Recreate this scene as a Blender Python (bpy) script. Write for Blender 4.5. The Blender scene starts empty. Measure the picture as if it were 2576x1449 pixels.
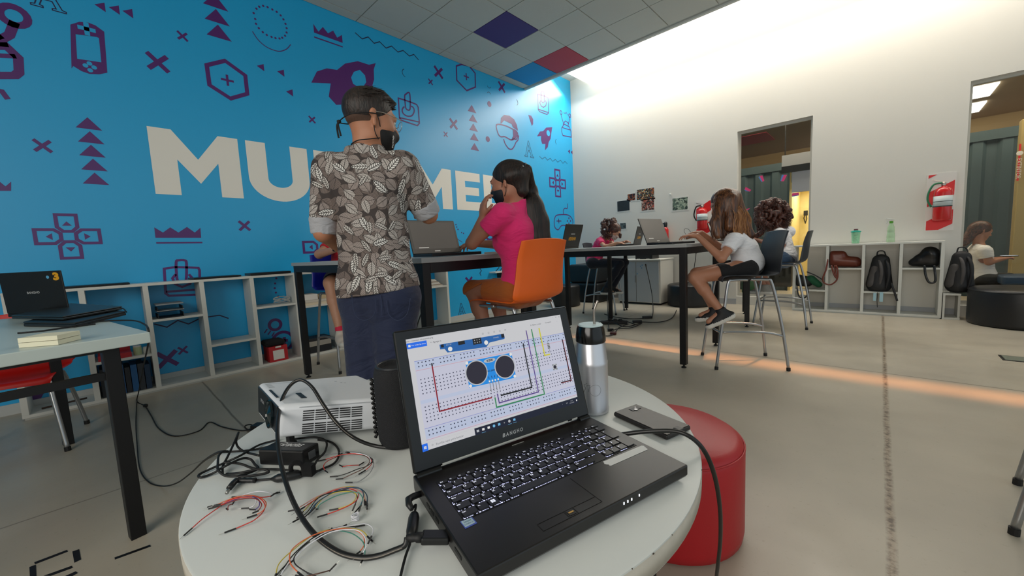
import bpy, bmesh, math, random
import numpy as np
from mathutils import Vector, Matrix, geometry
random.seed(7)
scene = bpy.context.scene
COL = scene.collection

# ------------------------------------------------------------------ camera, world, large lights
FPX, PITCH, ROLL, YAW, IW, IH, HC = 976.7, math.radians(5.61), math.radians(-2.79), math.radians(-43.48), 2576, 1449, 1.05
FWD = Vector((math.sin(YAW)*math.cos(PITCH), math.cos(YAW)*math.cos(PITCH), -math.sin(PITCH)))
_r = Vector((math.cos(YAW), -math.sin(YAW), 0)); _u = _r.cross(FWD)
RGT = _r*math.cos(ROLL) + _u*math.sin(ROLL); UPV = _u*math.cos(ROLL) - _r*math.sin(ROLL)
CAMP = Vector((0, 0, HC))
cd = bpy.data.cameras.new('camera'); cam = bpy.data.objects.new('camera', cd); COL.objects.link(cam)
cd.sensor_width = 36; cd.lens = FPX/IW*36; cd.clip_start = 0.02
m3 = Matrix((RGT, UPV, -FWD)).transposed()
cam.matrix_world = Matrix.Translation(CAMP) @ m3.to_4x4()
scene.camera = cam
scene.view_settings.view_transform = 'Standard'; scene.view_settings.look = 'None'
scene.view_settings.gamma = 1; scene.view_settings.exposure = 0.25
scene.view_settings.use_curve_mapping = False

XB, YW, HZ, YE = -4.71, 6.99, 3.895, 5.56      # blue wall, white wall, ceiling height, ceiling edge
world = bpy.data.worlds.new('world'); scene.world = world; world.use_nodes = True
world.node_tree.nodes['Background'].inputs[0].default_value = (0.80, 0.93, 1.0, 1)
world.node_tree.nodes['Background'].inputs[1].default_value = 0.66

def area(name, loc, rot, sx, sy, power, color, spread=180):
    l = bpy.data.lights.new(name, 'AREA'); l.shape = 'RECTANGLE'; l.size = sx; l.size_y = sy
    l.energy = power; l.color = color; l.spread = math.radians(spread)
    o = bpy.data.objects.new(name, l); o.location = loc; o.rotation_euler = rot; COL.objects.link(o); return o
# daylight tube above the white wall, shining down through the slot
area('slot_daylight', (-1.75, 6.55, 4.225), (math.radians(-28), 0, 0), 5.8, 0.5, 92, (1.0, 0.965, 0.90))
# fill light added behind the camera to brighten the foreground, no window there
area('front_fill', (0.0, -2.9, 2.2), (math.radians(74), 0, math.radians(8)), 2.7, 2.2, 85, (1.0, 0.95, 0.88))
# narrow warm strip of sun that comes through the slot and lands on the floor
area('sun_strip', (-0.4, 5.86, 4.21), (math.radians(-26.9), 0, 0), 4.4, 0.05, 2.7, (1.0, 0.40, 0.14), 4.5)
# lamps of the room beyond the windows
area('corridor_lamp', (0.6, 8.3, 3.3), (math.radians(25), 0, 0), 6.0, 0.8, 120, (1.0, 0.84, 0.6))

# ------------------------------------------------------------------ helpers
def srgb(c):
    if isinstance(c, str):
        c = c.lstrip('#'); c = tuple(int(c[i:i+2], 16) for i in (0, 2, 4))
    return tuple(((v/255)/12.92 if v/255 <= 0.04045 else ((v/255+0.055)/1.055)**2.4) for v in c)
class Mat:
    cache = {}
def mat(name, color, rough=0.5, metal=0.0, emit=0.0, spec=0.5, trans=0.0, alpha=1.0, coat=0.0, bump=0.0, bscale=200, noise=0.0, nscale=8, sheen=0.0):
    if name in Mat.cache: return Mat.cache[name]
    m = bpy.data.materials.new(name); m.use_nodes = True; nt = m.node_tree; b = nt.nodes['Principled BSDF']
    c = srgb(color)
    b.inputs['Base Color'].default_value = (*c, 1); b.inputs['Roughness'].default_value = rough; b.inputs['Metallic'].default_value = metal
    b.inputs['Specular IOR Level'].default_value = spec; b.inputs['Transmission Weight'].default_value = trans; b.inputs['Alpha'].default_value = alpha
    b.inputs['Coat Weight'].default_value = coat; b.inputs['Sheen Weight'].default_value = sheen
    if emit: b.inputs['Emission Color'].default_value = (*c, 1); b.inputs['Emission Strength'].default_value = emit
    tc = nt.nodes.new('ShaderNodeTexCoord')
    if noise:
        n = nt.nodes.new('ShaderNodeTexNoise'); n.inputs['Scale'].default_value = nscale; n.inputs['Detail'].default_value = 5
        nt.links.new(tc.outputs['Object'], n.inputs['Vector'])
        mx = nt.nodes.new('ShaderNodeMix'); mx.data_type = 'RGBA'; nt.links.new(n.outputs['Fac'], mx.inputs[0])
        mx.inputs[6].default_value = (*[v*(1-noise) for v in c], 1); mx.inputs[7].default_value = (*[min(1, v*(1+noise)) for v in c], 1)
        nt.links.new(mx.outputs[2], b.inputs['Base Color'])
    if bump:
        n = nt.nodes.new('ShaderNodeTexNoise'); n.inputs['Scale'].default_value = bscale; n.inputs['Detail'].default_value = 3
        nt.links.new(tc.outputs['Object'], n.inputs['Vector'])
        bp = nt.nodes.new('ShaderNodeBump'); bp.inputs['Strength'].default_value = bump; bp.inputs['Distance'].default_value = 0.01
        nt.links.new(n.outputs['Fac'], bp.inputs['Height']); nt.links.new(bp.outputs['Normal'], b.inputs['Normal'])
    Mat.cache[name] = m; return m

class MB:
    def __init__(s): s.v = []; s.f = []; s.mi = []
    def add(s, vs, fs, mi=0):
        n = len(s.v); s.v += [tuple(v) for v in vs]; s.f += [tuple(i+n for i in f) for f in fs]; s.mi += [mi]*len(fs); return s
    def box(s, c, d, rz=0.0, mi=0, M=None):
        x, y, z = d[0]/2, d[1]/2, d[2]/2
        vs = [Vector((a, b, e)) for e in (-z, z) for a, b in ((-x, -y), (x, -y), (x, y), (-x, y))]
        if M is None: M = Matrix.Rotation(rz, 3, 'Z')
        vs = [M @ v + Vector(c) for v in vs]
        return s.add(vs, [(3, 2, 1, 0), (4, 5, 6, 7), (0, 1, 5, 4), (1, 2, 6, 5), (2, 3, 7, 6), (3, 0, 4, 7)], mi)
    def b2(s, a, b, mi=0):
        return s.box([(a[i]+b[i])/2 for i in range(3)], [abs(a[i]-b[i]) for i in range(3)], 0, mi)
    def tube(s, pts, r, n=10, mi=0, closed=False, caps=True):
        pts = [Vector(p) for p in pts]; N = len(pts); rs = r if isinstance(r, (list, tuple)) else [r]*N
        t0 = None; rings = []
        for i, p in enumerate(pts):
            if closed: t = pts[(i+1) % N]-pts[i-1]
            else: t = pts[min(i+1, N-1)]-pts[max(i-1, 0)]
            if t.length < 1e-9: t = Vector((0, 0, 1))
            t.normalize()
            if t0 is None:
                a = Vector((0, 0, 1)) if abs(t.z) < .9 else Vector((1, 0, 0)); u = t.cross(a).normalized()
            else:
                u = (u - t*u.dot(t)); u = u.normalized() if u.length > 1e-6 else t.orthogonal().normalized()
            w = t.cross(u); t0 = t
            rings.append([p + (u*math.cos(2*math.pi*k/n)+w*math.sin(2*math.pi*k/n))*rs[i] for k in range(n)])
        vs = [v for rg in rings for v in rg]; fs = []
        for i in range(N if closed else N-1):
            j = (i+1) % N
            for k in range(n): fs.append((i*n+k, i*n+(k+1) % n, j*n+(k+1) % n, j*n+k))
        if not closed and caps: fs += [tuple(range(n))[::-1], tuple((N-1)*n+k for k in range(n))]
        return s.add(vs, fs, mi)
    def lathe(s, prof, c=(0, 0, 0), n=32, mi=0, axis=None):
        M = Vector((0, 0, 1)).rotation_difference(Vector(axis)).to_matrix() if axis is not None else Matrix.Identity(3)
        vs = []; fs = []
        for r, z in prof:
            for k in range(n):
                a = 2*math.pi*k/n; vs.append(M @ Vector((r*math.cos(a), r*math.sin(a), z)) + Vector(c))
        for i in range(len(prof)-1):
            for k in range(n): fs.append((i*n+k, i*n+(k+1) % n, (i+1)*n+(k+1) % n, (i+1)*n+k))
        if prof[0][0] > 1e-5: fs.append(tuple(range(n))[::-1])
        if prof[-1][0] > 1e-5: fs.append(tuple((len(prof)-1)*n+k for k in range(n)))
        return s.add(vs, fs, mi)
    def prism(s, poly, h, O=(0, 0, 0), U=(1, 0, 0), V=(0, 1, 0), mi=0):
        O, U, V = Vector(O), Vector(U), Vector(V); W = U.cross(V)
        n = len(poly); tri = geometry.tessellate_polygon([[Vector((p[0], p[1], 0)) for p in poly]])
        vs = [O+U*p[0]+V*p[1] for p in poly]
        if h == 0: return s.add(vs, [tuple(t) for t in tri], mi)
        vs += [v+W*h for v in vs]
        fs = [tuple(t[::-1]) for t in tri] + [tuple(i+n for i in t) for t in tri] + [(i, (i+1) % n, (i+1) % n+n, i+n) for i in range(n)]
        return s.add(vs, fs, mi)
def link_mesh(name, vs, fs, mats, mis=None, smooth=False):
    me = bpy.data.meshes.new(name); me.from_pydata([tuple(v) for v in vs], [], fs)
    for m in (mats if isinstance(mats, (list, tuple)) else [mats]): me.materials.append(m)
    if mis is not None and any(mis): me.polygons.foreach_set('material_index', mis)
    if smooth: me.polygons.foreach_set('use_smooth', [True]*len(me.polygons))
    me.update(); o = bpy.data.objects.new(name, me); COL.objects.link(o); return o
def obj(name, mb, mats, parent=None, smooth=False, bevel=0.0, seg=2, local=False, fix=True, auto=None):
    """links mb as ONE mesh object; coordinates are world coordinates unless local"""
    vs = mb.v; origin = None
    if not parent and not local and vs:
        xs = [v[0] for v in vs]; ys = [v[1] for v in vs]; zs = [v[2] for v in vs]
        origin = ((min(xs)+max(xs))/2, (min(ys)+max(ys))/2, min(zs)); vs = [(v[0]-origin[0], v[1]-origin[1], v[2]-origin[2]) for v in vs]
    o = link_mesh(name, vs, mb.f, mats, mb.mi, smooth)
    if fix:
        bm = bmesh.new(); bm.from_mesh(o.data); bmesh.ops.recalc_face_normals(bm, faces=bm.faces); bm.to_mesh(o.data); bm.free()
    if origin: o.location = origin
    if parent:
        o.parent = parent
        if not local: o.matrix_parent_inverse = world_mat(parent).inverted()
    if bevel:
        b = o.modifiers.new('bevel', 'BEVEL'); b.width = bevel; b.segments = seg; b.limit_method = 'ANGLE'; b.angle_limit = math.radians(35)
    if auto: 
        o.data.polygons.foreach_set('use_smooth', [True]*len(o.data.polygons)); o.data.set_sharp_from_angle(angle=math.radians(auto))
    return o
def world_mat(o):
    M = o.matrix_basis
    return (world_mat(o.parent) @ o.matrix_parent_inverse @ M) if o.parent else M.copy()
def tag(o, label=None, cat=None, group=None, kind=None):
    if label: o['label'] = label
    if cat: o['category'] = cat
    if group: o['group'] = group
    if kind: o['kind'] = kind
    return o
def thing(name, label, cat, loc=(0, 0, 0), rz=0.0, group=None):
    o = bpy.data.objects.new(name, None); o.empty_display_size = 0.1; COL.objects.link(o)
    o.location = loc; o.rotation_euler = (0, 0, rz); return tag(o, label, cat, group)
def struct(name, mb, mats, parent=None, **k):
    o = obj(name, mb, mats, parent, **k)
    o['kind'] = 'structure'; return o
def kids(o): return [c for c in bpy.data.objects if c.parent == o]
def dup(o, parent=None):
    c = o.copy(); COL.objects.link(c)
    if parent: c.parent = parent
    for k in kids(o):
        if k != c: dup(k, c)
    return c
# rays from the photograph to known planes of the room (gives real world points)
def ray(px, py): return FWD + RGT*((px-IW/2)/FPX) - UPV*((py-IH/2)/FPX)
def onz(px, py, z=0.0):
    d = ray(px, py); return CAMP + d*((z-HC)/d.z)
def onx(px, py, X=XB):
    d = ray(px, py); return CAMP + d*(X/d.x)
def ony(px, py, Y=YW):
    d = ray(px, py); return CAMP + d*(Y/d.y)
def P(px, py, D): return CAMP + ray(px, py)*D
def crv(pts, n=8, closed=False):
    pts = [Vector(p) for p in pts]; N = len(pts); out = []
    for i in range(N if closed else N-1):
        g = (lambda j: pts[j % N]) if closed else (lambda j: pts[min(max(j, 0), N-1)])
        a, b, c, d = g(i-1), g(i), g(i+1), g(i+2)
        for k in range(n):
            t = k/n; out.append(0.5*((2*b)+(c-a)*t+(2*a-5*b+4*c-d)*t*t+(3*b-a-3*c+d)*t**3))
    if not closed: out.append(pts[-1])
    return out
def text_mesh(txt, size=1.0, bold=0.0, extrude=0.0, align='CENTER', shear=0.0, space=1.0):
    cu = bpy.data.curves.new('t', 'FONT'); cu.body = txt; cu.size = size; cu.offset = bold; cu.extrude = extrude; cu.align_x = align; cu.align_y = 'CENTER'; cu.shear = shear; cu.space_character = space
    cu.resolution_u = 3
    o = bpy.data.objects.new('t', cu); COL.objects.link(o); dg = bpy.context.evaluated_depsgraph_get(); dg.update()
    me = o.evaluated_get(dg).to_mesh(); vs = [v.co.copy() for v in me.vertices]; fs = [tuple(p.vertices) for p in me.polygons]
    o.evaluated_get(dg).to_mesh_clear(); bpy.data.objects.remove(o); bpy.data.curves.remove(cu); return vs, fs
def add_text(mb, txt, O, U, V, size, mi=0, bold=0.0, align='CENTER', shear=0.0, fit=None, space=1.0, hfit=None):
    vs, fs = text_mesh(txt, size, bold, 0, align, shear, space)
    O, U, V = Vector(O), Vector(U), Vector(V); k = 1; kv = 1
    if fit:
        w = max(v.x for v in vs)-min(v.x for v in vs); k = fit/w
    if hfit:
        h = max(v.y for v in vs)-min(v.y for v in vs); kv = hfit/h
    mb.add([O+U*(v.x*k)+V*(v.y*kv) for v in vs], fs, mi)

# ------------------------------------------------------------------ organic bodies: smooth union of tapered capsules, meshed with surface nets
def rc(a, b, ra, rb, k=0.02, n=None, s=1.0):            # tapered capsule; n = axis along which it is flattened by s
    return ('c', Vector(a), Vector(b), ra, rb, k, Vector(n).normalized() if n is not None else None, s)
def el(c, r, M=None, k=0.02): return ('e', Vector(c), Vector(r), M, k)
def sdf_mesh(prims, h, cuts=(), subs=(), pad=0.03):
    lo = np.array([1e9]*3); hi = -lo; bbs = []
    for p in prims:
        if p[0] == 'c':
            R = max(p[3], p[4])*max(1, 1.0); a = np.minimum(p[1], p[2])-R; b = np.maximum(p[1], p[2])+R
        else:
            R = max(p[2]); a = np.array(p[1])-R; b = np.array(p[1])+R
        bbs.append((a, b)); lo = np.minimum(lo, a); hi = np.maximum(hi, b)
    lo -= 3*h; hi += 3*h; n = np.ceil((hi-lo)/h).astype(int)+1
    F = np.full(n, 1.0, dtype=np.float32)
    ax = [lo[i]+h*np.arange(n[i]) for i in range(3)]
    def ev(p, X, Y, Z):
        if p[0] == 'c':
            a = np.array(p[1]); ab = np.array(p[2])-a; L = ab@ab
            x, y, z = X-a[0], Y-a[1], Z-a[2]
            t = np.clip((x*ab[0]+y*ab[1]+z*ab[2])/L, 0, 1) if L > 1e-10 else 0*(x+y+z)
            x = x-t*ab[0]; y = y-t*ab[1]; z = z-t*ab[2]
            if p[6] is not None:
                q = np.array(p[6]); d = (x*q[0]+y*q[1]+z*q[2])*(p[7]-1); x = x+d*q[0]; y = y+d*q[1]; z = z+d*q[2]
            return np.sqrt(x*x+y*y+z*z)-(p[3]+t*(p[4]-p[3]))
        c = np.array(p[1]); r = np.array(p[2]); x, y, z = X-c[0], Y-c[1], Z-c[2]
        if p[3] is not None:
            M = np.array(p[3]).T; x, y, z = (M[0, 0]*x+M[0, 1]*y+M[0, 2]*z, M[1, 0]*x+M[1, 1]*y+M[1, 2]*z, M[2, 0]*x+M[2, 1]*y+M[2, 2]*z)
        return (np.sqrt((x/r[0])**2+(y/r[1])**2+(z/r[2])**2)-1)*min(r)
    def region(a, b):
        s0 = np.clip(((a-lo)/h).astype(int), 0, n-1); s1 = np.clip(((b-lo)/h).astype(int)+2, 1, n)
        X = ax[0][s0[0]:s1[0]][:, None, None]; Y = ax[1][s0[1]:s1[1]][None, :, None]; Z = ax[2][s0[2]:s1[2]][None, None, :]
        return (slice(s0[0], s1[0]), slice(s0[1], s1[1]), slice(s0[2], s1[2])), X, Y, Z
    for p, (a, b) in zip(prims, bbs):
        k = p[5] if p[0] == 'c' else p[4]
        m = max(pad, k*1.2)+h*2; sl, X, Y, Z = region(a-m, b+m)
        d = ev(p, X, Y, Z); G = F[sl]
        hh = np.clip(0.5+0.5*(G-d)/k, 0, 1); F[sl] = G*(1-hh)+d*hh-k*hh*(1-hh)
    for p in subs:
        R = max(p[3], p[4]) if p[0] == 'c' else max(p[2]); a = np.minimum(p[1], p[2] if p[0] == 'c' else p[1])-R-.02; b = np.maximum(p[1], p[2] if p[0] == 'c' else p[1])+R+.02
        sl, X, Y, Z = region(a, b); F[sl] = np.maximum(F[sl], -ev(p, X, Y, Z))
    X, Y, Z = ax[0][:, None, None], ax[1][None, :, None], ax[2][None, None, :]
    for c in cuts:                                     # (point, normal[, radius]) keeps the side the normal points away from
        q, nn = np.array(c[0]), np.array(Vector(c[1]).normalized())
        d = (X-q[0])*nn[0]+(Y-q[1])*nn[1]+(Z-q[2])*nn[2]
        if len(c) > 2: d = np.where((X-q[0])**2+(Y-q[1])**2+(Z-q[2])**2 < c[2]**2, d, -1)
        F = np.maximum(F, d)
    ins = F < 0
    idx = -np.ones(tuple(n-1), dtype=np.int64)
    acc = np.zeros(tuple(n-1)+(3,), dtype=np.float32); cnt = np.zeros(tuple(n-1), dtype=np.float32)
    quads = []; N = n
    for d in range(3):
        sa = [slice(None)]*3; sb = [slice(None)]*3; sa[d] = slice(0, -1); sb[d] = slice(1, None)
        A, B = F[tuple(sa)], F[tuple(sb)]; ch = ins[tuple(sa)] != ins[tuple(sb)]
        I = np.argwhere(ch)
        if len(I) == 0: continue
        o1, o2 = [(1, 2), (2, 0), (0, 1)][d]
        ok = (I[:, o1] > 0) & (I[:, o2] > 0) & (I[:, o1] < N[o1]-1) & (I[:, o2] < N[o2]-1); I = I[ok]
        fa = A[tuple(I.T)]; fb = B[tuple(I.T)]; t = fa/(fa-fb)
        pos = I.astype(np.float32); pos[:, d] += t
        cells = []
        for e1, e2 in ((0, 0), (-1, 0), (-1, -1), (0, -1)):
            c = I.copy(); c[:, o1] += e1; c[:, o2] += e2; cells.append(c)
            np.add.at(acc, tuple(c.T), pos); np.add.at(cnt, tuple(c.T), 1)
        quads.append((cells, fa < 0))
    act = cnt > 0; ids = np.argwhere(act); idx[tuple(ids.T)] = np.arange(len(ids))
    V = acc[tuple(ids.T)]/cnt[tuple(ids.T)][:, None]*h+lo
    Fs = []
    for cells, sgn in quads:
        q = np.stack([idx[tuple(c.T)] for c in cells], 1); q[~sgn] = q[~sgn][:, ::-1]; Fs.append(q)
    return V, np.concatenate(Fs)
def sobj(name, prims, h, mats, parent=None, cuts=(), subs=(), smooth_it=2, matfn=None):
    V, Q = sdf_mesh(prims, h, cuts, subs)
    # light Laplacian relaxation to take the grid out of the surface
    for _ in range(smooth_it):
        A = np.zeros_like(V); c = np.zeros(len(V))
        for i in range(4):
            j = (i+1) % 4; np.add.at(A, Q[:, i], V[Q[:, j]]); np.add.at(c, Q[:, i], 1); np.add.at(A, Q[:, j], V[Q[:, i]]); np.add.at(c, Q[:, j], 1)
        V = V*0.5+0.5*A/np.maximum(c, 1)[:, None]
    me = bpy.data.meshes.new(name); origin = np.zeros(3)
    if parent is None: origin = np.array([V[:, 0].mean(), V[:, 1].mean(), V[:, 2].min()])
    W = (V-origin).astype(np.float32)
    me.vertices.add(len(W)); me.vertices.foreach_set('co', W.ravel())
    me.loops.add(len(Q)*4); me.loops.foreach_set('vertex_index', Q.ravel().astype(np.int32))
    me.polygons.add(len(Q)); me.polygons.foreach_set('loop_start', np.arange(0, len(Q)*4, 4, dtype=np.int32))
    for m in (mats if isinstance(mats, (list, tuple)) else [mats]): me.materials.append(m)
    if matfn is not None:
        ctr = V[Q].mean(1); me.polygons.foreach_set('material_index', np.asarray(matfn(ctr), dtype=np.int32))
    me.polygons.foreach_set('use_smooth', np.ones(len(Q), dtype=bool)); me.update(calc_edges=True); me.validate()
    o = bpy.data.objects.new(name, me); COL.objects.link(o); o.location = origin
    if parent: o.parent = parent; o.matrix_parent_inverse = world_mat(parent).inverted()
    return o
# ------------------------------------------------------------------ materials of the room
def floor_mat():
    m = bpy.data.materials.new('polished_concrete'); m.use_nodes = True; nt = m.node_tree; N = nt.nodes; L = nt.links; b = N['Principled BSDF']
    geo = N.new('ShaderNodeNewGeometry'); sep = N.new('ShaderNodeSeparateXYZ'); L.new(geo.outputs['Position'], sep.inputs[0])
    def math_(op, a, b_=None, c=None):
        n = N.new('ShaderNodeMath'); n.operation = op
        for i, v in enumerate((a, b_, c)):
            if v is None: continue
            if isinstance(v, (int, float)): n.inputs[i].default_value = v
            else: L.new(v, n.inputs[i])
        return n.outputs[0]
    def noise(sc, det=4, rough=.5):
        n = N.new('ShaderNodeTexNoise'); n.inputs['Scale'].default_value = sc; n.inputs['Detail'].default_value = det; n.inputs['Roughness'].default_value = rough
        L.new(geo.outputs['Position'], n.inputs['Vector']); return n.outputs['Fac']
    def mix(f, a, b_):
        n = N.new('ShaderNodeMix'); n.data_type = 'RGBA'; L.new(f, n.inputs[0])
        for i, v in ((6, a), (7, b_)):
            if isinstance(v, tuple): n.inputs[i].default_value = (*v, 1)
            else: L.new(v, n.inputs[i])
        return n.outputs[2]
    n1 = noise(1.1, 5); r1 = N.new('ShaderNodeMapRange'); r1.inputs[1].default_value = .35; r1.inputs[2].default_value = .65; L.new(n1, r1.inputs[0])
    base = mix(r1.outputs[0], srgb('#a59d8e'), srgb('#b5ac9b'))
    sp = N.new('ShaderNodeMapRange'); sp.inputs[1].default_value = .62; sp.inputs[2].default_value = .72; L.new(noise(55, 3, .6), sp.inputs[0])
    base = mix(math_('MULTIPLY', sp.outputs[0], .28), base, srgb('#8d8069'))
    wob = math_('MULTIPLY', math_('SUBTRACT', noise(3.2, 4), .5), .016)
    def line(coord, pos, w, soft):
        d = math_('ABSOLUTE', math_('SUBTRACT', math_('ADD', coord, wob), pos))
        r = N.new('ShaderNodeMapRange'); r.inputs[1].default_value = w+soft; r.inputs[2].default_value = w; L.new(d, r.inputs[0]); return r.outputs[0]
    X, Y = sep.outputs[0], sep.outputs[1]
    dirt = N.new('ShaderNodeMapRange'); dirt.inputs[1].default_value = .42; dirt.inputs[2].default_value = .62; L.new(noise(38, 3, .7), dirt.inputs[0])
    big = line(X, .062, .004, .013)
    base = mix(math_('MULTIPLY', big, .45), base, srgb('#8a6f50'))
    base = mix(math_('MULTIPLY', math_('MULTIPLY', big, dirt.outputs[0]), .85), base, srgb('#3f2f20'))
    for c, p, w in ((X, -2.62, .0008), (Y, .53, .003), (Y, 3.93, .003), (X, 2.75, .004)):
        base = mix(math_('MULTIPLY', line(c, p, w, .006), .7), base, srgb('#5b5042'))
    L.new(base, b.inputs['Base Color'])
    rr = N.new('ShaderNodeMapRange'); rr.inputs[1].default_value = .3; rr.inputs[2].default_value = .7; rr.inputs[3].default_value = .30; rr.inputs[4].default_value = .46
    L.new(noise(4, 4), rr.inputs[0]); L.new(rr.outputs[0], b.inputs['Roughness']); b.inputs['Specular IOR Level'].default_value = .45
    bp = N.new('ShaderNodeBump'); bp.inputs['Strength'].default_value = .12; bp.inputs['Distance'].default_value = .004; L.new(noise(30, 3), bp.inputs['Height']); L.new(bp.outputs[0], b.inputs['Normal'])
    return m
WHITEW = mat('white_wall_paint', '#dad7cf', .75, bump=.03, bscale=120, noise=.012, nscale=2)
BLUEW = mat('blue_wall_paint', '#08a8e2', .42, spec=.5, coat=.55, bump=.02, bscale=260, noise=.03, nscale=1.2)
PURPLE = mat('purple_mural_vinyl', '#57206f', .34, spec=.6)
BLUEW.node_tree.nodes['Principled BSDF'].inputs['Coat Roughness'].default_value = .30
LETTER = mat('white_mural_vinyl', '#f0ece2', .42)
LINE = mat('dark_mural_line', '#241f4f', .45)
FLOORM = floor_mat()
WOODW = mat('white_melamine', '#d7d7d0', .42, noise=.02, nscale=5)
BLACKM = mat('black_metal', '#0c0c0e', .45, spec=.4)
CHROME = mat('brushed_steel_tube', '#a9abad', .30, .9)
BLK = mat('black_plastic', '#101113', .42)
BLKR = mat('black_rubber', '#0a0a0b', .6)
BLKL = mat('black_leatherette', '#17181a', .42, bump=.05, bscale=90)
GREYT = mat('grey_tabletop', '#a3a4a2', .38)
EDGE = mat('tabletop_edge', '#8f8f8e', .5)

# ------------------------------------------------------------------ room shell
X1, Y0 = 4.2, -3.2
struct('floor', MB().b2((XB-.1, Y0, -.1), (X1, 10.6, 0)), FLOORM)
wall_left = struct('wall_left', MB().b2((XB-.12, Y0, 0), (XB, YW+.12, 4.5)), BLUEW)
# white wall with two glazed openings
W1 = (-1.655, -.725, .13, 2.70); W2 = (.70, 3.1, .13, 2.70)
mb = MB(); T = .14
for a, b_, lo, hi in ((XB, W1[0], 0, 4.5), (W1[0], W1[1], 0, W1[2]), (W1[0], W1[1], W1[3], 4.5), (W1[1], W2[0], 0, 4.5), (W2[0], W2[1], 0, W2[2]), (W2[0], W2[1], W2[3], 4.5), (W2[1], X1, 0, 4.5)):
    mb.b2((a, YW, lo), (b_, YW+T, hi))
struct('wall_back', mb, WHITEW)
ff = MB(); 
GLASS = mat('window_glass', '#f2f6f5', .02, trans=1.0, spec=.5)
ALU = mat('grey_window_frame', '#bdbab0', .5)
def window(name, w):
    x0, x1, z0, z1 = w; f = MB(); y0, y1 = YW+.085, YW+.125; t = .028
    f.b2((x0, y0, z0), (x0+t, y1, z1)); f.b2((x1-t, y0, z0), (x1, y1, z1)); f.b2((x0+t, y0, z0), (x1-t, y1, z0+.05)); f.b2((x0+t, y0, z1-t), (x1-t, y1, z1))
    o = struct(name, f, ALU, fix=True)
    p = struct('window_pane', MB().b2((x0+t, y0+.015, z0+.05), (x1-t, y0+.021, z1-t)), GLASS, o)
    return o
window('window_1', W1); window('window_2', W2)
struct('baseboard_back', MB().b2((XB, YW-.012, 0), (W1[0], YW, .09)).b2((W1[1], YW-.012, 0), (W2[0], YW, .09)), mat('baseboard_grey', '#a9acb0', .5))
struct('baseboard_left', MB().b2((XB, Y0, 0), (XB+.012, YW-.012, .08)), mat('baseboard_white', '#bfc2c0', .5))
struct('wall_rear', MB().b2((XB, Y0-.12, 0), (X1, Y0, 4.5)), WHITEW)

# suspended ceiling: tiles on a visible grid, three coloured tiles by the slot
TILE = mat('ceiling_tile', '#c6c7bf', .9, bump=.25, bscale=160, noise=.03, nscale=3)
grid0 = MB(); gx = -4.56; gy = 5.49; s = .61
ceil = struct('ceiling', MB().b2((XB, Y0, HZ+.012), (X1, YE, HZ+.05)), mat('ceiling_grid', '#b9bab3', .6))
col_t = {}
for i in range(-1, 15):
    for j in range(-1, 15):
        xa, xb = gx+i*s, gx+(i+1)*s; yb, ya = gy-j*s, gy-(j+1)*s
        xa, xb, ya, yb = max(xa, XB), min(xb, X1), max(ya, Y0), min(yb, YE-.04)
        if xb-xa < .05 or yb-ya < .05: continue
        key = {(0, 0): 'b', (1, 0): 'r', (1, 2): 'p'}.get((i, j), 'w')
        col_t.setdefault(key, MB()).b2((xa+.006, ya+.006, HZ), (xb-.006, yb-.006, HZ+.012))
for k, (c, lab) in {'w': (TILE, None), 'b': (mat('blue_ceiling_tile', '#2b8ec6', .7), 'blue ceiling tile'), 'r': (mat('red_ceiling_tile', '#b93a48', .7), 'red ceiling tile'), 'p': (mat('purple_ceiling_tile', '#4a3577', .7), 'purple ceiling tile')}.items():
    t_ = struct('ceiling_tile', col_t[k], c, ceil)
    if lab: t_['label'] = lab
struct('trim_1', MB().b2((XB, YE-.02, HZ-.012), (X1, YE+.02, HZ+.14)), mat('slot_trim', '#c9cac4', .5))
struct('ceiling_slot', MB().b2((XB, YE+.02, 4.42), (X1, YW, 4.46)).b2((XB, YE+.02, HZ+.14), (X1, YE+.05, 4.42)), WHITEW)
# diffuser of the slot light, brightly lit
lt = MB()
for k in range(5): lt.b2((XB+.42+k*1.44, 6.05, 4.24), (XB+.42+k*1.44+1.42, 6.97, 4.27))
sl = obj('slot_light', lt, mat('slot_light_diffuser', '#fff6e8', .5, emit=2.5)); tag(sl, 'long glowing light strip in the slot above the white wall', 'ceiling light')

# ------------------------------------------------------------------ mural: flat painted shapes on the blue wall
def wz(p):
    q = onx(p[0], p[1]); return (q.y, q.z)
def mural(name, polys, m=PURPLE, off=.0012):
    mb = MB()
    for pl in polys: mb.prism(pl, .0008, (XB+off-.0002, 0, 0), (0, 1, 0), (0, 0, 1))
    o = struct(name, mb, m, wall_left); return o
def stroke(pts, w, closed=False):
    out = []; n = len(pts)
    V2 = [Vector(p) for p in pts]; offs = []
    for i in range(n):
        a = V2[(i-1) % n] if (closed or i > 0) else None; c = V2[(i+1) % n] if (closed or i < n-1) else None
        d1 = (V2[i]-a).normalized() if a is not None and (V2[i]-a).length > 1e-9 else None; d2 = (c-V2[i]).normalized() if c is not None and (c-V2[i]).length > 1e-9 else None
        if d1 is None: d1 = d2
        if d2 is None: d2 = d1
        n1, n2 = Vector((-d1.y, d1.x)), Vector((-d2.y, d2.x)); mm = n1+n2
        mm = mm.normalized() if mm.length > 1e-6 else n1; k = 1/max(.45, mm.dot(n1)); offs.append(mm*k*w/2)
    for i in range(n if closed else n-1):
        j = (i+1) % n; q = [V2[i]+offs[i], V2[j]+offs[j], V2[j]-offs[j], V2[i]-offs[i]]; out.append([tuple(v) for v in q])
    return out
def circ(c, r, n=24, a0=0, a1=360):
    m = n if a1-a0 >= 360 else n+1
    return [(c[0]+r*math.cos(math.radians(a0+(a1-a0)*k/n)), c[1]+r*math.sin(math.radians(a0+(a1-a0)*k/n))) for k in range(m)]
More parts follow.
